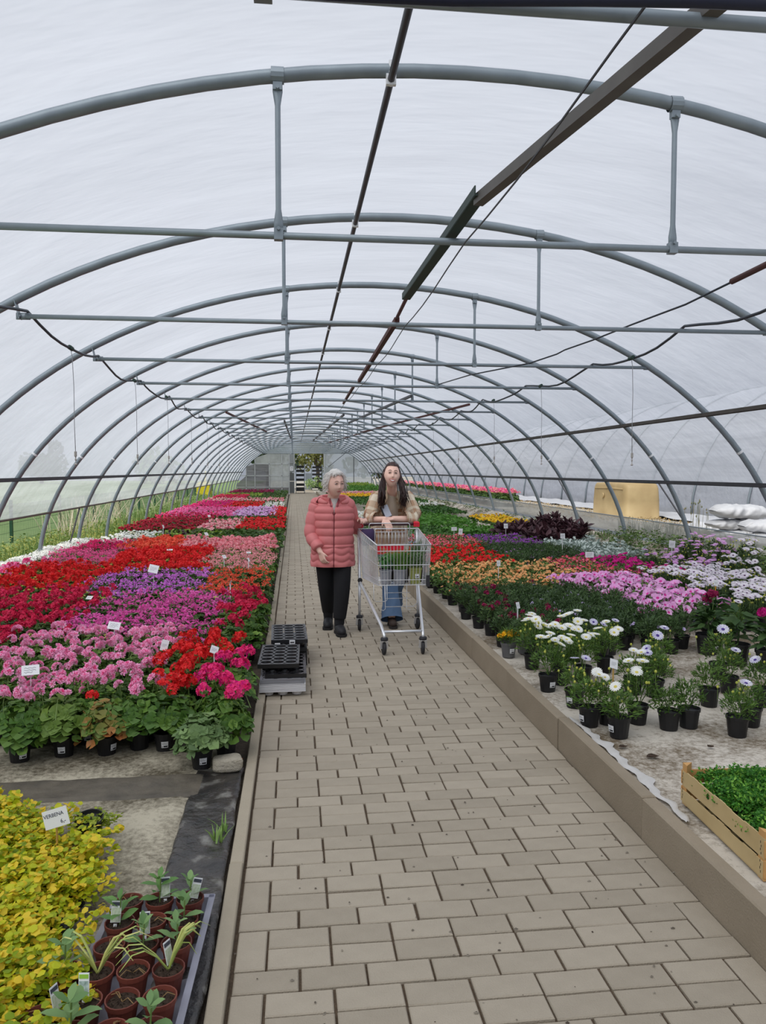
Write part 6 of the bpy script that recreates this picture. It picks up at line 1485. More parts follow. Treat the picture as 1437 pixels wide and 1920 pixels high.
pot_any('potted_herb', .052, .11, gpot, 'broad-leaved herb in a grey pot at the left front of the trolley', 'herb', (.745, 6.22, fz(6.2)), f_fine(leafmat('herb_green', rgb(52, 110, 52), rgb(96, 156, 84)), 60, .10, 2, T=T_OVAL, sz=.045))
pot_any('potted_herb', .070, .13, opot, 'bushy herb in a square olive-green pot with price label in the trolley', 'herb', (.985, 6.21, fz(6.2)), f_fine(ROS, 420, .12, 3, sz=.03), square=True, lab_=True)
pot_any('potted_herb', .05, .12, black_pl, 'herb in a black pot in the second row of the trolley, centre', 'herb', (.91, 6.34, fz(6.34)), f_spikes(CHV, 160, .14, .05, .0022, 4))
pot_any('potted_herb', .05, .12, black_pl, 'herb with small reddish flowers at the left rear of the trolley', 'herb', (.76, 6.36, fz(6.36)), f_fine(CHV, 200, .13, 5, pm_('red_bloom', (190, 100, 70), (206, 120, 86)), 14, wide=1.1))
pot_any('potted_herb', .05, .12, black_pl, 'tall loose lavender at the right rear of the trolley', 'herb', (1.03, 6.37, fz(6.37)), f_spikes(ROS, 120, .24, .04, .0022, 6))
pot_any('potted_herb', .05, .12, black_pl, 'green herb behind the red-flowered one in the trolley', 'herb', (.84, 6.50, fz(6.5)), f_fine(CHV, 220, .12, 7))
bagm = mat('purple_cloth', rgb(70, 50, 92), rgb(48, 34, 64), noise=1, nscale=10, rough=.8)
mb = MB(); mb.grid(lambda u, v: (.065 * math.copysign(abs(math.cos(2*PI*u)) ** .6, math.cos(2*PI*u)) * (.8 + .35 * math.sin(v * PI) ** .6 * (v < 1)), .035 * math.sin(2 * PI * u) * (.3 + math.sin(max(.02, v) * PI) ** .5), .15 * v + .01 * nz2(u * 5, v * 5)), 20, 8, closeu=True); o = mb.build('purple_bag', bagm, smooth=True); o.location = (.675, 7.03, .80)
tag(o, 'small dark purple bag in the child seat by the old woman\'s hand', 'bag')
# ================================================================== people
skin_old = mat('skin_old', rgb(240, 200, 184), rgb(226, 178, 164), rough=.55, noise=1, nscale=14, spec=.3); skin_young = mat('skin_young', rgb(255, 216, 198), rgb(250, 200, 182), rough=.5, noise=1, nscale=9, spec=.35)
def loft(mb, rings, n=24, mi=0, capt=True, capb=True):
    """rings: (cx, cy, z, rx, ry)"""
    vs = []
    for (cx_, cy_, z, rx, ry) in rings:
        for j in range(n): a = 2 * PI * j / n; vs.append((cx_ + rx * math.cos(a), cy_ + ry * math.sin(a), z))
    fs = [(i*n + j, i*n + (j+1) % n, (i+1)*n + (j+1) % n, (i+1)*n + j) for i in range(len(rings) - 1) for j in range(n)]
    if capb: fs.append(tuple(range(n - 1, -1, -1)))
    if capt: fs.append(tuple((len(rings) - 1) * n + j for j in range(n)))
    mb.add(vs, fs, mi)
def limb(mb, pts, rs, n=14, sub=3):
    """smooth tapered limb with round ends"""
    P_ = [Vector(p) for p in pts]; out = []; rr = []
    for i in range(len(P_) - 1):
        for k in range(sub):
            t = k / sub; p0 = P_[max(0, i - 1)]; p1 = P_[i]; p2 = P_[i + 1]; p3 = P_[min(len(P_) - 1, i + 2)]
            q = .5 * ((2 * p1) + (-p0 + p2) * t + (2 * p0 - 5 * p1 + 4 * p2 - p3) * t * t + (-p0 + 3 * p1 - 3 * p2 + p3) * t ** 3); out.append(q); rr.append(rs[i] + (rs[i + 1] - rs[i]) * t)
    out.append(P_[-1]); rr.append(rs[-1])
    d0 = (out[0] - out[1]).normalized(); d1 = (out[-1] - out[-2]).normalized()
    pre = [(out[0] + d0 * rr[0] * .9, rr[0] * .3), (out[0] + d0 * rr[0] * .5, rr[0] * .8)]; post = [(out[-1] + d1 * rr[-1] * .5, rr[-1] * .8), (out[-1] + d1 * rr[-1] * .9, rr[-1] * .3)]
    A = [p for p, _ in pre] + out + [p for p, _ in post]; B_ = [r for _, r in pre] + rr + [r for _, r in post]
    mb.tube(A, B_, n)
def head_pts(c, yaw, pitch, S=1.0, old=False, smile=False, roll=0.0):
    """returns grid function and transform for a face looking along -Y before turning"""
    M = Matrix.Rotation(yaw, 3, 'Z') @ Matrix.Rotation(pitch, 3, 'X') @ Matrix.Rotation(roll, 3, 'Y')
    def g(x, z, w): return math.exp(-(x * x + z * z) / (w * w))
    def fn(u, v):
        a = 2 * PI * u; t = -PI / 2 + PI * v; X, Y, Z = math.cos(t) * math.sin(a), -math.cos(t) * math.cos(a), math.sin(t)
        f = max(0, -Y)
        wx = .073 * (1 - (.30 if not old else .22) * max(0, -Z) ** 1.3) * (1 + (.04 if old else 0) * g(0, Z + .5, .4)); dy = .093 if Y > 0 else .088; hz = .112 if Z > 0 else .118
        p = Vector((X * wx, Y * dy, Z * hz))
        if Y > 0 and Z < -.2: p.y *= 1 + .5 * (Z + .2); 
        # front features
        if f > 0:
            nose = math.exp(-(X / .13) ** 2) * (max(0, min(1, (.22 - Z) / .42)) if Z > -.22 else max(0, 1 - (-.22 - Z) / .09)) * f
            p.y -= .024 * nose
            p.y -= .007 * math.exp(-((Z - .26) / .10) ** 2) * math.exp(-(X / .6) ** 2) * f
            for s in (-1, 1):
                p.y += .011 * g(X - s * .36, Z - .10, .17) * f
                p.y -= (.008 if smile else .005) * g(X - s * .45, Z + .25, .22) * f
                p.x += s * (.004 if smile or old else .002) * g(X - s * .62, Z + .3, .3)
            p.y -= .005 * g(X * .5, Z + .47, .09) * f; p.y += .004 * g(X * .5, Z + .62, .07) * f; p.y -= .008 * g(X * .8, Z + .82, .2) * f
            p.y += .003 * g(X * .4, Z + .475, .02) * f
        return tuple(Vector(c) + M @ (p * S))
    return fn, M
def local(c, M, S, x, y, z): return Vector(c) + M @ (Vector((x, y, z)) * S)
def ears(mb, c, M, S):
    for s in (-1, 1):
        p = [local(c, M, S, s * .072, .008, z) for z in (-.028, 0, .026)]; limb(mb, p, [.007 * S, .011 * S, .010 * S], 8, 2)
def face_parts(parent, c, M, S, eye, brow, lip, smile, old):
    ew = mat('eye_white', rgb(226, 222, 218), rough=.3); iris = mat('iris_' + eye[0], rgb(*eye[1]), rough=.3); bm = mat('brow_' + eye[0], rgb(*brow)); lm = mat('lips_' + eye[0], rgb(*lip), rough=.45)
    for s in (-1, 1):
        e = MB(); p = local(c, M, S, s * .029, -.0775, .012); q_ = .55 if smile else .8; e.lathe([(.001, -.0075 * q_), (.006, -.005 * q_), (.0085, 0), (.006, .005 * q_), (.001, .0075 * q_)], 10, p, R=np.array(M), sx=1.45, sy=1.0); eo = e.build('eye', ew, parent, smooth=True)
        e = MB(); p = local(c, M, S, s * .029, -.0858, .0115); e.lathe([(.001, -.003), (.0048, 0), (.001, .003)], 8, p, R=np.array(M)); e.build('iris', iris, eo)
        e = MB(); pts = [local(c, M, S, s * x, y, z) for x, y, z in ((.014, -.088, .0125), (.022, -.0905, .0165), (.031, -.089, .0165), (.042, -.082, .0105))]; e.tube(pts, [.0016, .0028, .0028, .0018], 5); e.build('eyelid', bm if not old else mat('lid_old', rgb(96, 62, 56)), parent)
        e = MB(); pts = [local(c, M, S, s * x, y, z) for x, y, z in ((.012, -.0925, .033), (.024, -.094, .038), (.036, -.089, .036), (.046, -.080, .028))]; e.tube(pts, [.0022, .003, .0026, .0012], 5); e.build('eyebrow', bm, parent)
    e = MB(); k = .009 if smile else -.001; w_ = .031 if smile else .022
    up = [local(c, M, S, x * w_, -.0925 + .012 * x * x, -.052 + k * x * x + (.002 if abs(x) < .5 else 0)) for x in (-1, -.5, 0, .5, 1)]; e.tube(up, [.001, .0025, .003, .0025, .001], 5)
    dn = [local(c, M, S, x * w_ * .93, -.0915 + .012 * x * x, -.0585 - (.009 * (1 - x * x) if smile else 0) + k * x * x) for x in (-1, -.5, 0, .5, 1)]; e.tube(dn, [.001, .003, .0038, .003, .001], 5); e.build('lips', lm, parent)
    if smile:
        e = MB(); e.grid(lambda u, v: tuple(local(c, M, S, (u - .5) * 1.7 * w_, -.0935 + .04 * (u - .5) ** 2, -.0530 - .011 * v * (1 - (2 * u - 1) ** 2) + k * (2 * u - 1) ** 2 * .8)), 9, 3); e.build('teeth', mat('teeth', rgb(240, 236, 230), rough=.3), parent)
def hand(mb, w, d, nrm, S=1.0, curl=.5, flip=1, spread=.12):
    """w wrist, d direction to the knuckles, nrm back-of-hand normal; flip: side of the thumb"""
    w = Vector(w); d = Vector(d).normalized(); nrm = Vector(nrm); nrm = (nrm - d * nrm.dot(d)).normalized(); s = d.cross(nrm) * flip
    L_ = .085 * S
    for k in range(4):
        o = (k - 1.5) * .019 * S; limb(mb, [w + s * o * .7 + d * .005, w + d * L_ * .6 + s * o, w + d * L_ + s * o * 1.05], [.014 * S, .0135 * S, .0115 * S], 8, 2)
    lens = [.066, .076, .070, .054]
    for k in range(4):
        o = (k - 1.5) * .0215 * S; base = w + d * L_ + s * o; dd = (d + s * (k - 1.5) * spread * .35).normalized(); P_ = [base - dd * .012]; ang = 0; cur = base; seg = [.45, .32, .23]
        for q in range(3):
            ang += curl * (.75 if q == 0 else 1.0) * (1 + .12 * k); dv = dd * math.cos(ang) - nrm * math.sin(ang); P_.append(cur.copy()) if q == 0 else None; cur = cur + dv * lens[k] * seg[q] * S; P_.append(cur.copy())
        limb(mb, P_, [.0095 * S, .0092 * S, .0082 * S, .0076 * S, .0062 * S], 8, 2)
    tb = w + d * .022 * S - s * .030 * S; td = (d * .75 - s * .6 - nrm * .25).normalized(); limb(mb, [w + d * .012 - s * .01, tb, tb + td * .032 * S, tb + (td + d * .35 - nrm * .3).normalized() * .058 * S], [.013 * S, .0125 * S, .0095 * S, .0072 * S], 8, 2)
def finish_body(name, mb, m, parent, voxel=.0055):
    me = remesh(mb, voxel, 2); me.materials.append(m); return put(name, me, parent)

# ---------- the old woman in the pink quilted jacket
ow = thing('person', 'person with short white hair, dusty-pink quilted jacket and black trousers, walking beside the trolley', 'person', (.36, 7.05, 0))
def o_(x, y, z): return (x - .36, y - 7.05, z)
hc = Vector(o_(.372, 6.93, 1.365)); fnh, HMx = head_pts(hc, .38, .09, 1.0, old=True)
B_ = MB(); B_.grid(fnh, 48, 40, closeu=True); ears(B_, hc, HMx, 1.0)
limb(B_, [o_(.35, 7.06, 1.15), o_(.357, 7.01, 1.24), o_(.366, 6.97, 1.31)], [.06, .054, .052], 16)
loft(B_, [(0, 0, .68, .13, .09), (0, 0, .80, .15, .10), (-.02, .02, 1.0, .14, .10), (-.02, .02, 1.14, .13, .085), (-.01, .01, 1.2, .06, .05)], 24)
shR, elR, wrR = o_(.205, 7.06, 1.155), o_(.155, 7.02, .92), o_(.235, 6.90, .755)     # her right arm, picture left
shL, elL, wrL = o_(.50, 7.06, 1.155), o_(.575, 7.20, .95), o_(.618, 7.13, 1.03)
limb(B_, [shR, elR, wrR], [.042, .034, .024]); limb(B_, [shL, elL, wrL], [.042, .034, .024])
hand(B_, wrR, (.30, -.25, -.95), (-.75, -.6, 0), .88, .55, flip=1)
hand(B_, Vector(wrL), (.22, -.92, .12), (0, .1, 1), .88, .75, flip=-1)
hipR, knR, anR = o_(.275, 7.07, .72), o_(.295, 7.12, .40), o_(.318, 7.26, .11); hipL, knL, anL = o_(.44, 7.05, .72), o_(.43, 6.95, .40), o_(.405, 6.93, .10)
limb(B_, [hipR, knR, anR], [.07, .05, .035]); limb(B_, [hipL, knL, anL], [.07, .05, .035])
for an in (anR, anL): limb(B_, [Vector(an) + Vector((0, .02, -.04)), Vector(an) + Vector((0, -.10, -.06))], [.03, .025])
finish_body('body', B_, skin_old, ow)
face_parts(ow, hc, HMx, 1.0, ('old', (70, 60, 56)), (136, 108, 98), (168, 96, 90), False, True)
# hair: a fluffy set shell plus fine strands
hair_w = mat('white_hair', rgb(253, 251, 248), rgb(238, 232, 228), rough=.6, island=.8, trans=.4)
def hair_shell(c, M, S, th, front_z, side_low, back_low, seed, puff=.012, sidefront=-.35):
    mb = MB(); vs = []
    def fn(u, v):
        a = 2 * PI * u; X0, Y0 = math.sin(a), -math.cos(a)           # front at u=0
        fr = max(0, -Y0)
        low = back_low + (side_low - back_low) * max(0, min(1, 1 - abs(Y0 - .1) if Y0 > .1 else 1)); zl = low if Y0 > sidefront else low + (front_z - low) * min(1, (sidefront - Y0) / .25)
        t0 = math.asin(max(-.98, min(.98, zl))); t = t0 + (PI / 2 - t0) * v
        X, Y, Z = math.cos(t) * X0, math.cos(t) * Y0, math.sin(t); k = 1 + .10 * nz2(X * 4 + seed, Y * 4 + Z * 5, 1, seed) + .05 * nz2(X * 14, Z * 14 + Y * 9, 1, seed)
        r = th * (1 if v > .06 else .35)
        return tuple(Vector(c) + M @ (Vector((X * (.073 + r), Y * (.092 + r), Z * (.112 + r * 1.1) + .004)) * S * k))
    mb.grid(fn, 56, 16, closeu=True); return mb
mb = hair_shell(hc, HMx, 1.0, .020, .74, -.40, -.60, 3, sidefront=-.12)
rg = np.random.RandomState(12)
for _ in range(620):
    a = rg.uniform(1.25, 2 * PI - 1.25) if rg.rand() < .8 else rg.uniform(-1.2, 1.2); t = rg.uniform(.75 if abs(math.sin(a / 2)) < .58 else -.35, 1.45); X, Y, Z = math.cos(t) * math.sin(a), -math.cos(t) * math.cos(a), math.sin(t); n0 = Vector((X, Y, Z)); dn = Vector((X * .7, abs(Y) * .3 + .1, -1 + .8 * Z)).normalized()
    p0 = Vector((X * .088, Y * .106, Z * .128)); L_ = rg.uniform(.03, .055); q = Vector(rg.normal(0, .007, 3))
    mb.tube([hc + HMx @ p0, hc + HMx @ (p0 + dn * L_ * .5 + n0 * .008 + q), hc + HMx @ (p0 + dn * L_ + n0 * .003 + q)], [.0028, .0024, .0006], 3)
mb.build('hair', hair_w, ow, smooth=True)
# jacket
jk = mat('pink_quilt', rgb(218, 132, 132), rgb(206, 114, 116), rough=.48, noise=1, nscale=6, spec=.35, bump=.15, bscale=40); jk_d = mat('jacket_seam', rgb(120, 50, 58), rough=.6); lining = mat('jacket_lining', rgb(150, 66, 74), rough=.7)
seams = [.815, .895, .965, 1.035, 1.10, 1.165]
def quilt(z, a):
    """puff between seams; scalloped waves low down"""
    d = 0
    if z > .79:
        lo = max([s for s in [.79] + seams if s <= z], default=.79); hi = min([s for s in seams + [1.26] if s > z], default=1.26); t = (z - lo) / (hi - lo); return math.sin(t * PI) ** .5
    zz = z + .016 * abs(math.sin(a * 4.0)) * 1.6 - .02; t = ((zz - .60) / .062) % 1.0; return math.sin(t * PI) ** .5
mb = MB()
prof = [(.60, .196, .150), (.66, .195, .148), (.74, .190, .145), (.82, .184, .14), (.90, .18, .138), (1.0, .182, .142), (1.08, .184, .14), (1.14, .178, .128), (1.18, .150, .11), (1.205, .115, .09), (1.23, .085, .078)]
def pr(z):
    for (z0, a0, b0), (z1, a1, b1) in zip(prof, prof[1:]):
        if z <= z1: t = (z - z0) / (z1 - z0); return a0 + (a1 - a0) * t, b0 + (b1 - b0) * t
    return prof[-1][1:]
ctr = Vector(o_(.352, 7.055, 0))
def jfn(u, v):
    a = 2 * PI * u - PI / 2; z = .615 + (1.228 - .615) * v; rx, ry = pr(z); q = quilt(z, a) * .013; fr = math.exp(-((math.sin(a) + 1) / .004) ) if False else 0
    da = abs(((a + PI / 2 + PI) % (2 * PI)) - PI); q -= .010 * math.exp(-(da / .05) ** 2)          # zip groove in front
    q += .004 * nz2(math.cos(a) * 3, z * 9 + math.sin(a) * 3)
    return (ctr.x + (rx + q) * math.cos(a) + .012 * (z - .6), ctr.y + (ry + q) * math.sin(a) - .02 * max(0, z - 1.0), z)
mb.grid(jfn, 96, 110, closeu=True)
# hem underside
J = mb
def sleeve(mb, P_, R_, bands, mi=0):
    out = []; N_ = 70; V_ = [Vector(p) for p in P_]
    for i in range(N_ + 1):
        t = i / N_ * (len(V_) - 1); k = min(int(t), len(V_) - 2); f = t - k; p0, p1, p2, p3 = V_[max(0, k - 1)], V_[k], V_[k + 1], V_[min(len(V_) - 1, k + 2)]
        q = .5 * ((2 * p1) + (-p0 + p2) * f + (2 * p0 - 5 * p1 + 4 * p2 - p3) * f * f + (-p0 + 3 * p1 - 3 * p2 + p3) * f ** 3); r = R_[k] + (R_[k + 1] - R_[k]) * f
        b = abs(math.sin(i / N_ * PI * bands)) ** .5; out.append((q, r + .009 * b - .004 if bands else r))
    mb.tube([p for p, _ in out], [r for _, r in out], 20, mi)
sleeve(J, [o_(.225, 7.06, 1.185), shR, elR, o_(.222, 6.915, .79)], [.058, .068, .060, .050], 7); sleeve(J, [o_(.48, 7.06, 1.185), shL, elL, o_(.605, 7.16, 1.01)], [.058, .066, .058, .048], 6)
J.build('jacket', jk, ow, smooth=True)
mb = MB(); mb.tube([(ctr.x + .001 + .012 * (z - .6), ctr.y - pr(z)[1] - .004 - .02 * max(0, z - 1.0), z) for z in np.linspace(.62, 1.13, 20)], .0045, 6); mb.build('zip', jk_d, ow, smooth=True)
# collar and hood lying on the shoulders
mb = MB()
def collar(u, v):
    a = -PI / 2 + .42 + (2 * PI - .84) * u; rr = .088 + .02 * v + .008 * math.sin(v * PI); dz = .075 * v * (1 - .25 * abs(math.sin(a)) * (math.sin(a) < 0))
    return (ctr.x + .012 + (rr) * math.cos(a), ctr.y - .01 + rr * .95 * math.sin(a), 1.185 + dz)
mb.grid(collar, 40, 8)
pts = []
for k in range(25):
    a = -PI / 2 + .5 + (2 * PI - 1.0) * k / 24; pts.append((ctr.x + .012 + .128 * math.cos(a), ctr.y + .0 + .12 * math.sin(a) + .02 * (math.sin(a) > 0), 1.215 + .02 * math.sin(a)))
mb.tube(pts, [.012 + .026 * math.sin(PI * k / 24) ** .6 for k in range(25)], 10); mb.build('collar', jk, ow, smooth=True)
for s in (-1, 1):
    mb = MB(); mb.tube([(ctr.x + .006 + s * .003, ctr.y - .142, 1.09), (ctr.x + .01 + s * .028, ctr.y - .118, 1.165), (ctr.x + .012 + s * .046, ctr.y - .092, 1.235)], [.006, .012, .009], 6); mb.build('collar_edge', lining, ow, smooth=True)
mb = MB(); loft(mb, [(ctr.x + .006, ctr.y - .085, 1.10, .008, .062), (ctr.x + .01, ctr.y - .068, 1.165, .030, .066), (ctr.x + .012, ctr.y - .045, 1.235, .050, .064)], 20); mb.build('scarf', mat('pale_scarf', rgb(206, 200, 196), rgb(176, 168, 164), noise=1, nscale=60, rough=.9), ow, smooth=True)
# dark socks
sk = MB()
for (a_, k_) in ((anR, knR), (anL, knL)): limb(sk, [Vector(a_) + Vector((0, .01, .0)), Vector(lerp(a_, k_, .35))], [.046, .046], 12)
sk.build('socks', mat('dark_sock', rgb(40, 40, 44), rough=.95), ow, smooth=True)
# trousers, boots
trs = mat('black_trousers', rgb(26, 26, 30), rgb(20, 20, 23), noise=1, nscale=20, rough=.9)
mb = MB(); sleeve(mb, [Vector(hipR) + Vector((0, 0, -.02)), Vector(knR), Vector(anR) + Vector((0, 0, .045))], [.090, .072, .056], 0); sleeve(mb, [Vector(hipL) + Vector((0, 0, -.02)), Vector(knL), Vector(anL) + Vector((0, 0, .045))], [.090, .072, .058], 0)
loft(mb, [(0, 0, .66, .165, .11), (0, 0, .74, .17, .12)], 24); mb.build('trousers', trs, ow, smooth=True)
bt = mat('dark_boots', rgb(44, 44, 48), rgb(30, 30, 34), noise=1, nscale=14, rough=.65); solem = mat('boot_sole', rgb(34, 33, 34), rough=.8); cuffm = mat('boot_cuff', rgb(104, 104, 110), rough=.9)
def boot(parent, x, y, rz, shaft, S=1.0, mats=(bt, solem, cuffm), cuff=True, pitch=0.0):
    b_ = bpy.data.objects.new('boot', None); COL.objects.link(b_); b_.parent = parent; b_.location = (x, y, 0); b_.rotation_euler = (pitch, 0, rz)
    mb = MB(); limb(mb, [(0, .02, .06), (0, .012, .10), (0, .01, shaft)], [.040 * S, .040 * S, .043 * S], 16); limb(mb, [(0, .04, .045), (0, -.04, .05), (0, -.125, .042)], [.036 * S, .042 * S, .037 * S], 14); me = remesh(mb, .006, 4); me.materials.append(mats[0]); put('upper', me, b_)
    mb = MB(); ps = [(.034, .075), (.040, .03), (.034, -.03), (.044, -.09), (.040, -.14), (.018, -.168)]; P2 = [(q[0] * S, q[1]) for q in ps] + [(-q[0] * S, q[1]) for q in reversed(ps)]; n = len(P2)
    mb.add([(p[0], p[1], z) for z in (0, .022) for p in P2], [tuple(range(n - 1, -1, -1)), tuple(range(n, 2 * n))] + [(i, (i + 1) % n, n + (i + 1) % n, n + i) for i in range(n)]); mb.build('sole', mats[1], b_)
    if cuff: mb = MB(); mb.lathe([(.042, 0), (.049, .004), (.049, .018), (.042, .022)], 16, (0, .01, shaft - .01)); mb.build('cuff', mats[2], b_, smooth=True)
boot(ow, anR[0], anR[1], -.1, .19, 1.12); boot(ow, anL[0], anL[1] + .02, .12, .19, 1.12)

# ---------- the young woman leaning on the trolley handle
yw = thing('person', 'person with long dark hair, beige plaid overshirt and jeans leaning on the trolley', 'person', (.95, 7.62, 0))
def y_(x, y, z): return (x - .95, y - 7.62, z)
hc2 = Vector(y_(.925, 7.235, 1.445)); fnh2, HM2 = head_pts(hc2, -.02, -.10, 1.0, smile=True, roll=.06)
B_ = MB(); B_.grid(fnh2, 48, 40, closeu=True); ears(B_, hc2, HM2, 1.0)
limb(B_, [y_(.95, 7.44, 1.22), y_(.94, 7.36, 1.29), y_(.928, 7.28, 1.37)], [.058, .050, .050], 16)
loft(B_, [(0, .10, .84, .15, .10), (0, .06, .95, .13, .09), (0, -.02, 1.05, .12, .09), (0, -.12, 1.17, .13, .08), (0, -.17, 1.23, .09, .06)], 24)
s2R, e2R, w2R = y_(.80, 7.42, 1.215), y_(.722, 7.29, 1.035), y_(.845, 7.13, 1.035)     # picture left
s2L, e2L, w2L = y_(1.10, 7.42, 1.215), y_(1.145, 7.27, 1.04), y_(.93, 7.18, 1.035)
limb(B_, [s2R, e2R, w2R], [.046, .038, .026]); limb(B_, [s2L, e2L, w2L], [.046, .038, .026])
hand(B_, w2R, (.32, -.55, -.62), (.15, -.62, .75), .92, .28, flip=-1); hand(B_, w2L, (-.95, -.1, -.05), (0, -.3, 1), .9, .45, flip=-1)
h2F, k2F, a2F = y_(.91, 7.74, .84), y_(.925, 7.42, .47), y_(.925, 7.24, .10); h2B, k2B, a2B = y_(1.02, 7.74, .84), y_(1.03, 7.62, .45), y_(1.02, 7.90, .12)
limb(B_, [h2F, k2F, a2F], [.085, .058, .038]); limb(B_, [h2B, k2B, a2B], [.085, .058, .038])
for an in (a2F, a2B): limb(B_, [Vector(an) + Vector((0, .02, -.04)), Vector(an) + Vector((0, -.11, -.065))], [.03, .025])
finish_body('body', B_, skin_young, yw)
face_parts(yw, hc2, HM2, 1.0, ('young', (60, 44, 36)), (74, 48, 40), (196, 96, 96), True, False)
hair_b = mat('brown_hair', rgb(66, 42, 38), rgb(42, 28, 26), rough=.4, island=.9, spec=.5)
mb = hair_shell(hc2, HM2, 1.0, .007, .70, -.20, -.75, 8, sidefront=-.02)
rg = np.random.RandomState(15)
for _ in range(300):
    s = -1 if rg.rand() < .5 else 1; L_ = rg.uniform(.16, .25); a0 = rg.uniform(.55, 1.25); st_ = Vector((s * .079, .01 + .04 * rg.rand(), .05 * rg.rand())); w = rg.normal(0, .01, 3)
    p0 = hc2 + HM2 @ Vector((s * .01, -.05 * math.cos(a0) + .02, .122)); p1 = hc2 + HM2 @ st_; p2 = hc2 + Vector((s * (.080 + .02 * rg.rand()), .0 - .03 * rg.rand(), -.09)) + Vector(w); p3 = hc2 + Vector((s * (.084 + .034 * rg.rand()), -.045 - .045 * rg.rand(), -.10 - L_ * .4)) + Vector(w); p4 = hc2 + Vector((s * (.080 + .05 * rg.rand()), -.055 - .05 * rg.rand(), -.06 - L_)) + Vector(w) * 1.5
    mb.tube([p0, p1, p2, p3, p4], [.003, .0045, .0048, .004, .001], 3)
mb.build('hair', hair_b, yw, smooth=True)
# plaid overshirt
pl = bpy.data.materials.new('beige_plaid'); pl.use_nodes = True; t = pl.node_tree; n = t.nodes; L = t.links; b = n['Principled BSDF']; b.inputs['Roughness'].default_value = .9
tcn = n.new('ShaderNodeUVMap'); sx_ = n.new('ShaderNodeSeparateXYZ'); L.new(tcn.outputs[0], sx_.inputs[0])
def band(sock, scale, stops):
    m_ = n.new('ShaderNodeMath'); m_.operation = 'MULTIPLY'; m_.inputs[1].default_value = scale; L.new(sock, m_.inputs[0]); f_ = n.new('ShaderNodeMath'); f_.operation = 'FRACT'; L.new(m_.outputs[0], f_.inputs[0])
    r = n.new('ShaderNodeValToRGB'); r.color_ramp.interpolation = 'CONSTANT'; r.color_ramp.elements[0].position = 0; r.color_ramp.elements[0].color = stops[0][1]; r.color_ramp.elements[1].position = stops[1][0]; r.color_ramp.elements[1].color = stops[1][1]
    for p, c in stops[2:]: e = r.color_ramp.elements.new(p); e.color = c
    L.new(f_.outputs[0], r.inputs[0]); return r.outputs[0]
c1_ = band(sx_.outputs[0], 1.0, [(0, rgb(222, 206, 180)), (.3, rgb(176, 134, 104)), (.5, rgb(226, 214, 192)), (.58, rgb(150, 108, 84)), (.66, rgb(220, 204, 178)), (.85, rgb(190, 156, 126))])
c2_ = band(sx_.outputs[1], 1.0, [(0, rgb(236, 226, 206)), (.35, rgb(190, 152, 122)), (.6, rgb(230, 218, 196)), (.72, rgb(168, 126, 98))])
mxx = n.new('ShaderNodeMixRGB'); mxx.inputs[0].default_value = .5; L.new(c1_, mxx.inputs[1]); L.new(c2_, mxx.inputs[2]); L.new(mxx.outputs[0], b.inputs['Base Color'])
tn_ = n.new('ShaderNodeTexNoise'); tn_.inputs['Scale'].default_value = 60; bp_ = n.new('ShaderNodeBump'); bp_.inputs['Strength'].default_value = .4; bp_.inputs['Distance'].default_value = .01; L.new(tn_.outputs['Fac'], bp_.inputs['Height']); L.new(bp_.outputs[0], b.inputs['Normal'])
def uvgrid(fn, nu, nv, su, sv):
    """closed-in-u grid with uv coordinates"""
    vs = [fn(i / nu, j / (nv - 1)) for j in range(nv) for i in range(nu)]; fs = []; uv = []
    for j in range(nv - 1):
        for i in range(nu): fs.append((j*nu + i, j*nu + (i+1) % nu, (j+1)*nu + (i+1) % nu, (j+1)*nu + i)); uv += [(i/nu*su, j/(nv-1)*sv), ((i+1)/nu*su, j/(nv-1)*sv), ((i+1)/nu*su, (j+1)/(nv-1)*sv), (i/nu*su, (j+1)/(nv-1)*sv)]
    return vs, fs, uv
def tube_fn(P_, R_, wob=.0, seed=0, el=1.0):
    V_ = [Vector(p) for p in P_]
    def fn(u, v):
        t = v * (len(V_) - 1); k = min(int(t), len(V_) - 2); f = t - k; p0, p1, p2, p3 = V_[max(0, k - 1)], V_[k], V_[k + 1], V_[min(len(V_) - 1, k + 2)]
        q = .5 * ((2 * p1) + (-p0 + p2) * f + (2 * p0 - 5 * p1 + 4 * p2 - p3) * f * f + (-p0 + 3 * p1 - 3 * p2 + p3) * f ** 3); d = (p2 - p1).normalized(); N0 = Vector((0, 1, 0)); N0 = (N0 - d * N0.dot(d)).normalized() if abs(d.y) < .97 else Vector((0, 0, 1)); Bn = d.cross(N0); r = R_[k] + (R_[k + 1] - R_[k]) * f
        a = 2 * PI * u; r *= 1 + wob * nz2(math.cos(a) * 2 + seed, v * 9 + math.sin(a) * 2)
        return tuple(q + (N0 * math.cos(a) + Bn * math.sin(a) * el) * r)
    return fn
VS, FS, UV = [], [], []
def addg(g):
    vs, fs, uv = g; b0 = len(VS); VS.extend(vs); FS.extend([tuple(i + b0 for i in f) for f in fs]); UV.extend(uv)
tor = [(0, .03, .70, .20, .20), (0, .03, .82, .195, .19), (0, .02, .96, .18, .155), (0, -.03, 1.08, .18, .135), (0, -.10, 1.15, .195, .125), (0, -.15, 1.215, .185, .10), (0, -.18, 1.25, .13, .082), (0, -.195, 1.27, .085, .07)]
def torfn(u, v):
    t = v * (len(tor) - 1); k = min(int(t), len(tor) - 2); f = t - k; A_, C_ = tor[k], tor[k + 1]; q = [A_[i] + (C_[i] - A_[i]) * f for i in range(5)]; a = 2 * PI * u - PI / 2; k2 = 1 + .05 * nz2(math.cos(a) * 3, v * 8 + math.sin(a) * 3)
    return (q[0] + q[3] * k2 * math.cos(a), q[1] + q[4] * k2 * math.sin(a), q[2])
addg(uvgrid(torfn, 60, 50, 5, 4))
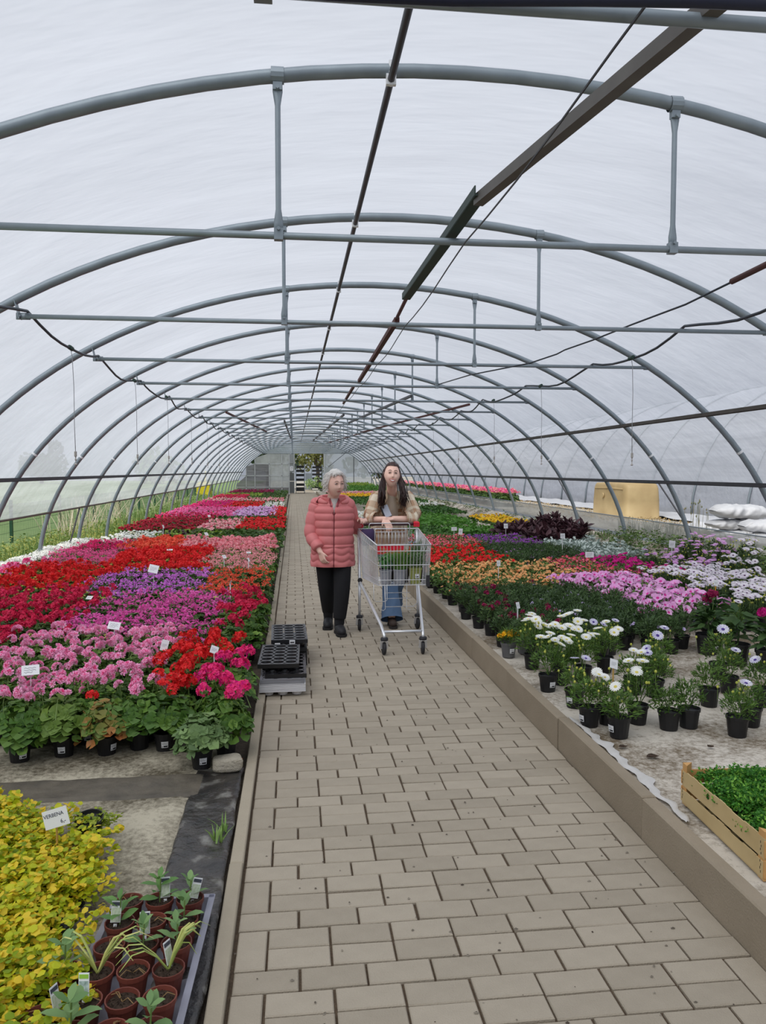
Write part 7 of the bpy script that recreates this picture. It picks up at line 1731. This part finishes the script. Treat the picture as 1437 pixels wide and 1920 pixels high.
addg(uvgrid(tube_fn([y_(.83, 7.43, 1.235), s2R, e2R, lerp(e2R, w2R, .42)], [.058, .072, .070, .058], .14, 2), 24, 40, 2, 3)); addg(uvgrid(tube_fn([y_(1.07, 7.43, 1.235), s2L, e2L, lerp(e2L, w2L, .42)], [.058, .072, .072, .060], .14, 5), 24, 40, 2, 3))
# rolled cuffs
addg(uvgrid(tube_fn([lerp(e2R, w2R, .30), lerp(e2R, w2R, .50)], [.066, .064], .05, 3), 20, 5, 2, .6)); addg(uvgrid(tube_fn([lerp(e2L, w2L, .28), lerp(e2L, w2L, .50)], [.068, .066], .05, 3), 20, 5, 2, .6))
me = bpy.data.meshes.new('overshirt'); me.from_pydata([tuple(v) for v in VS], [], FS); uvl = me.uv_layers.new(name='UVMap'); uvl.data.foreach_set('uv', [c for p in UV for c in p]); me.polygons.foreach_set('use_smooth', [True] * len(FS)); me.materials.append(pl); put('overshirt', me, yw)
# open front: cream knit top, collar leaves, dark straps
knit = mat('cream_knit', rgb(236, 224, 206), rgb(214, 198, 178), noise=1, nscale=90, rough=.95); shd = mat('brown_strap', rgb(96, 70, 58), rgb(78, 56, 48), noise=1, nscale=30, rough=.9)
mb = MB(); loft(mb, [(-.005, -.02, .98, .09, .152), (-.005, -.07, 1.06, .085, .153), (-.01, -.13, 1.14, .075, .138), (-.012, -.17, 1.20, .062, .110), (-.018, -.215, 1.262, .056, .070), (-.02, -.235, 1.285, .052, .056)], 22); mb.build('knit_top', knit, yw, smooth=True)
for s in (-1, 1):
    mb = MB(); mb.add([y_(.94 + s * .05, 7.335, 1.30), y_(.94 + s * .105, 7.345, 1.275), y_(.94 + s * .125, 7.315, 1.215), y_(.94 + s * .065, 7.30, 1.185), y_(.94 + s * .045, 7.305, 1.235)] + [y_(.94 + s * .05, 7.35, 1.30), y_(.94 + s * .105, 7.36, 1.275), y_(.94 + s * .125, 7.33, 1.215), y_(.94 + s * .065, 7.315, 1.185), y_(.94 + s * .045, 7.32, 1.235)], [(0, 1, 2, 3, 4), (9, 8, 7, 6, 5)] + [(i, (i + 1) % 5, 5 + (i + 1) % 5, 5 + i) for i in range(5)]); mb.build('collar_flap', mat('cream_collar', rgb(216, 198, 170), rgb(196, 170, 140), noise=1, nscale=20, rough=.9), yw)
    mb = MB(); mb.tube([y_(.94 + s * .115, 7.40, 1.30), y_(.94 + s * .13, 7.315, 1.22), y_(.94 + s * .13, 7.345, 1.12), y_(.94 + s * .125, 7.40, 1.02)], .014, 6, flat=[.5] * 4); mb.build('strap', shd, yw, smooth=True)
# phone pouch hanging on the chest
ph = thing('smartphone', 'pale smartphone in a dark pouch hanging before the young person\'s chest', 'phone', (.872, 7.225, 1.105)); ph.rotation_euler = (-.35, 0, .1); ph.rotation_euler = (-.25, -.35, .15)
mb = MB(); mb.bbox((0, 0, 0), (.062, .009, .115), .003); mb.build('case', mat('phone_blue', rgb(196, 206, 222), rough=.3), ph)
mb = MB(); mb.box((-.006, .006, -.004), (.076, .010, .12)); mb.build('pouch', black_pl, ph); mb = MB(); mb.lathe([(.001, 0), (.006, 0), (.006, .002), (.001, .002)], 8, (-.018, -.004, .04), R=np.array(Matrix.Rotation(PI / 2, 3, 'X'))); mb.build('lens', print_black, ph)
# jeans and shoes
jn_ = mat('blue_denim', rgb(72, 98, 132), rgb(104, 130, 162), rough=.9, noise=1.2, nscale=9, bump=.2, bscale=160); 
mb = MB(); mb.grid(tube_fn([Vector(h2F) + Vector((0, 0, .02)), k2F, Vector(lerp(k2F, a2F, .6)), Vector(a2F) + Vector((0, -.02, -.03))], [.10, .075, .080, .108], .10, 3), 28, 50, closeu=True); mb.grid(tube_fn([Vector(h2B) + Vector((0, 0, .02)), k2B, Vector(lerp(k2B, a2B, .6)), Vector(a2B) + Vector((0, -.01, -.01))], [.10, .075, .080, .105], .10, 6), 28, 50, closeu=True)
loft(mb, [(.01, .12, .78, .17, .12), (.01, .12, .90, .165, .12)], 24); mb.build('jeans', jn_, yw, smooth=True)
shm = (mat('brown_shoe', rgb(74, 60, 54), rgb(58, 48, 44), noise=1, nscale=12, rough=.7), mat('shoe_sole', rgb(54, 50, 48), rough=.8), cuffm)
boot(yw, a2F[0], a2F[1], 0, .11, .95, shm, False); boot(yw, a2B[0], a2B[1], 0, .11, .95, shm, False)
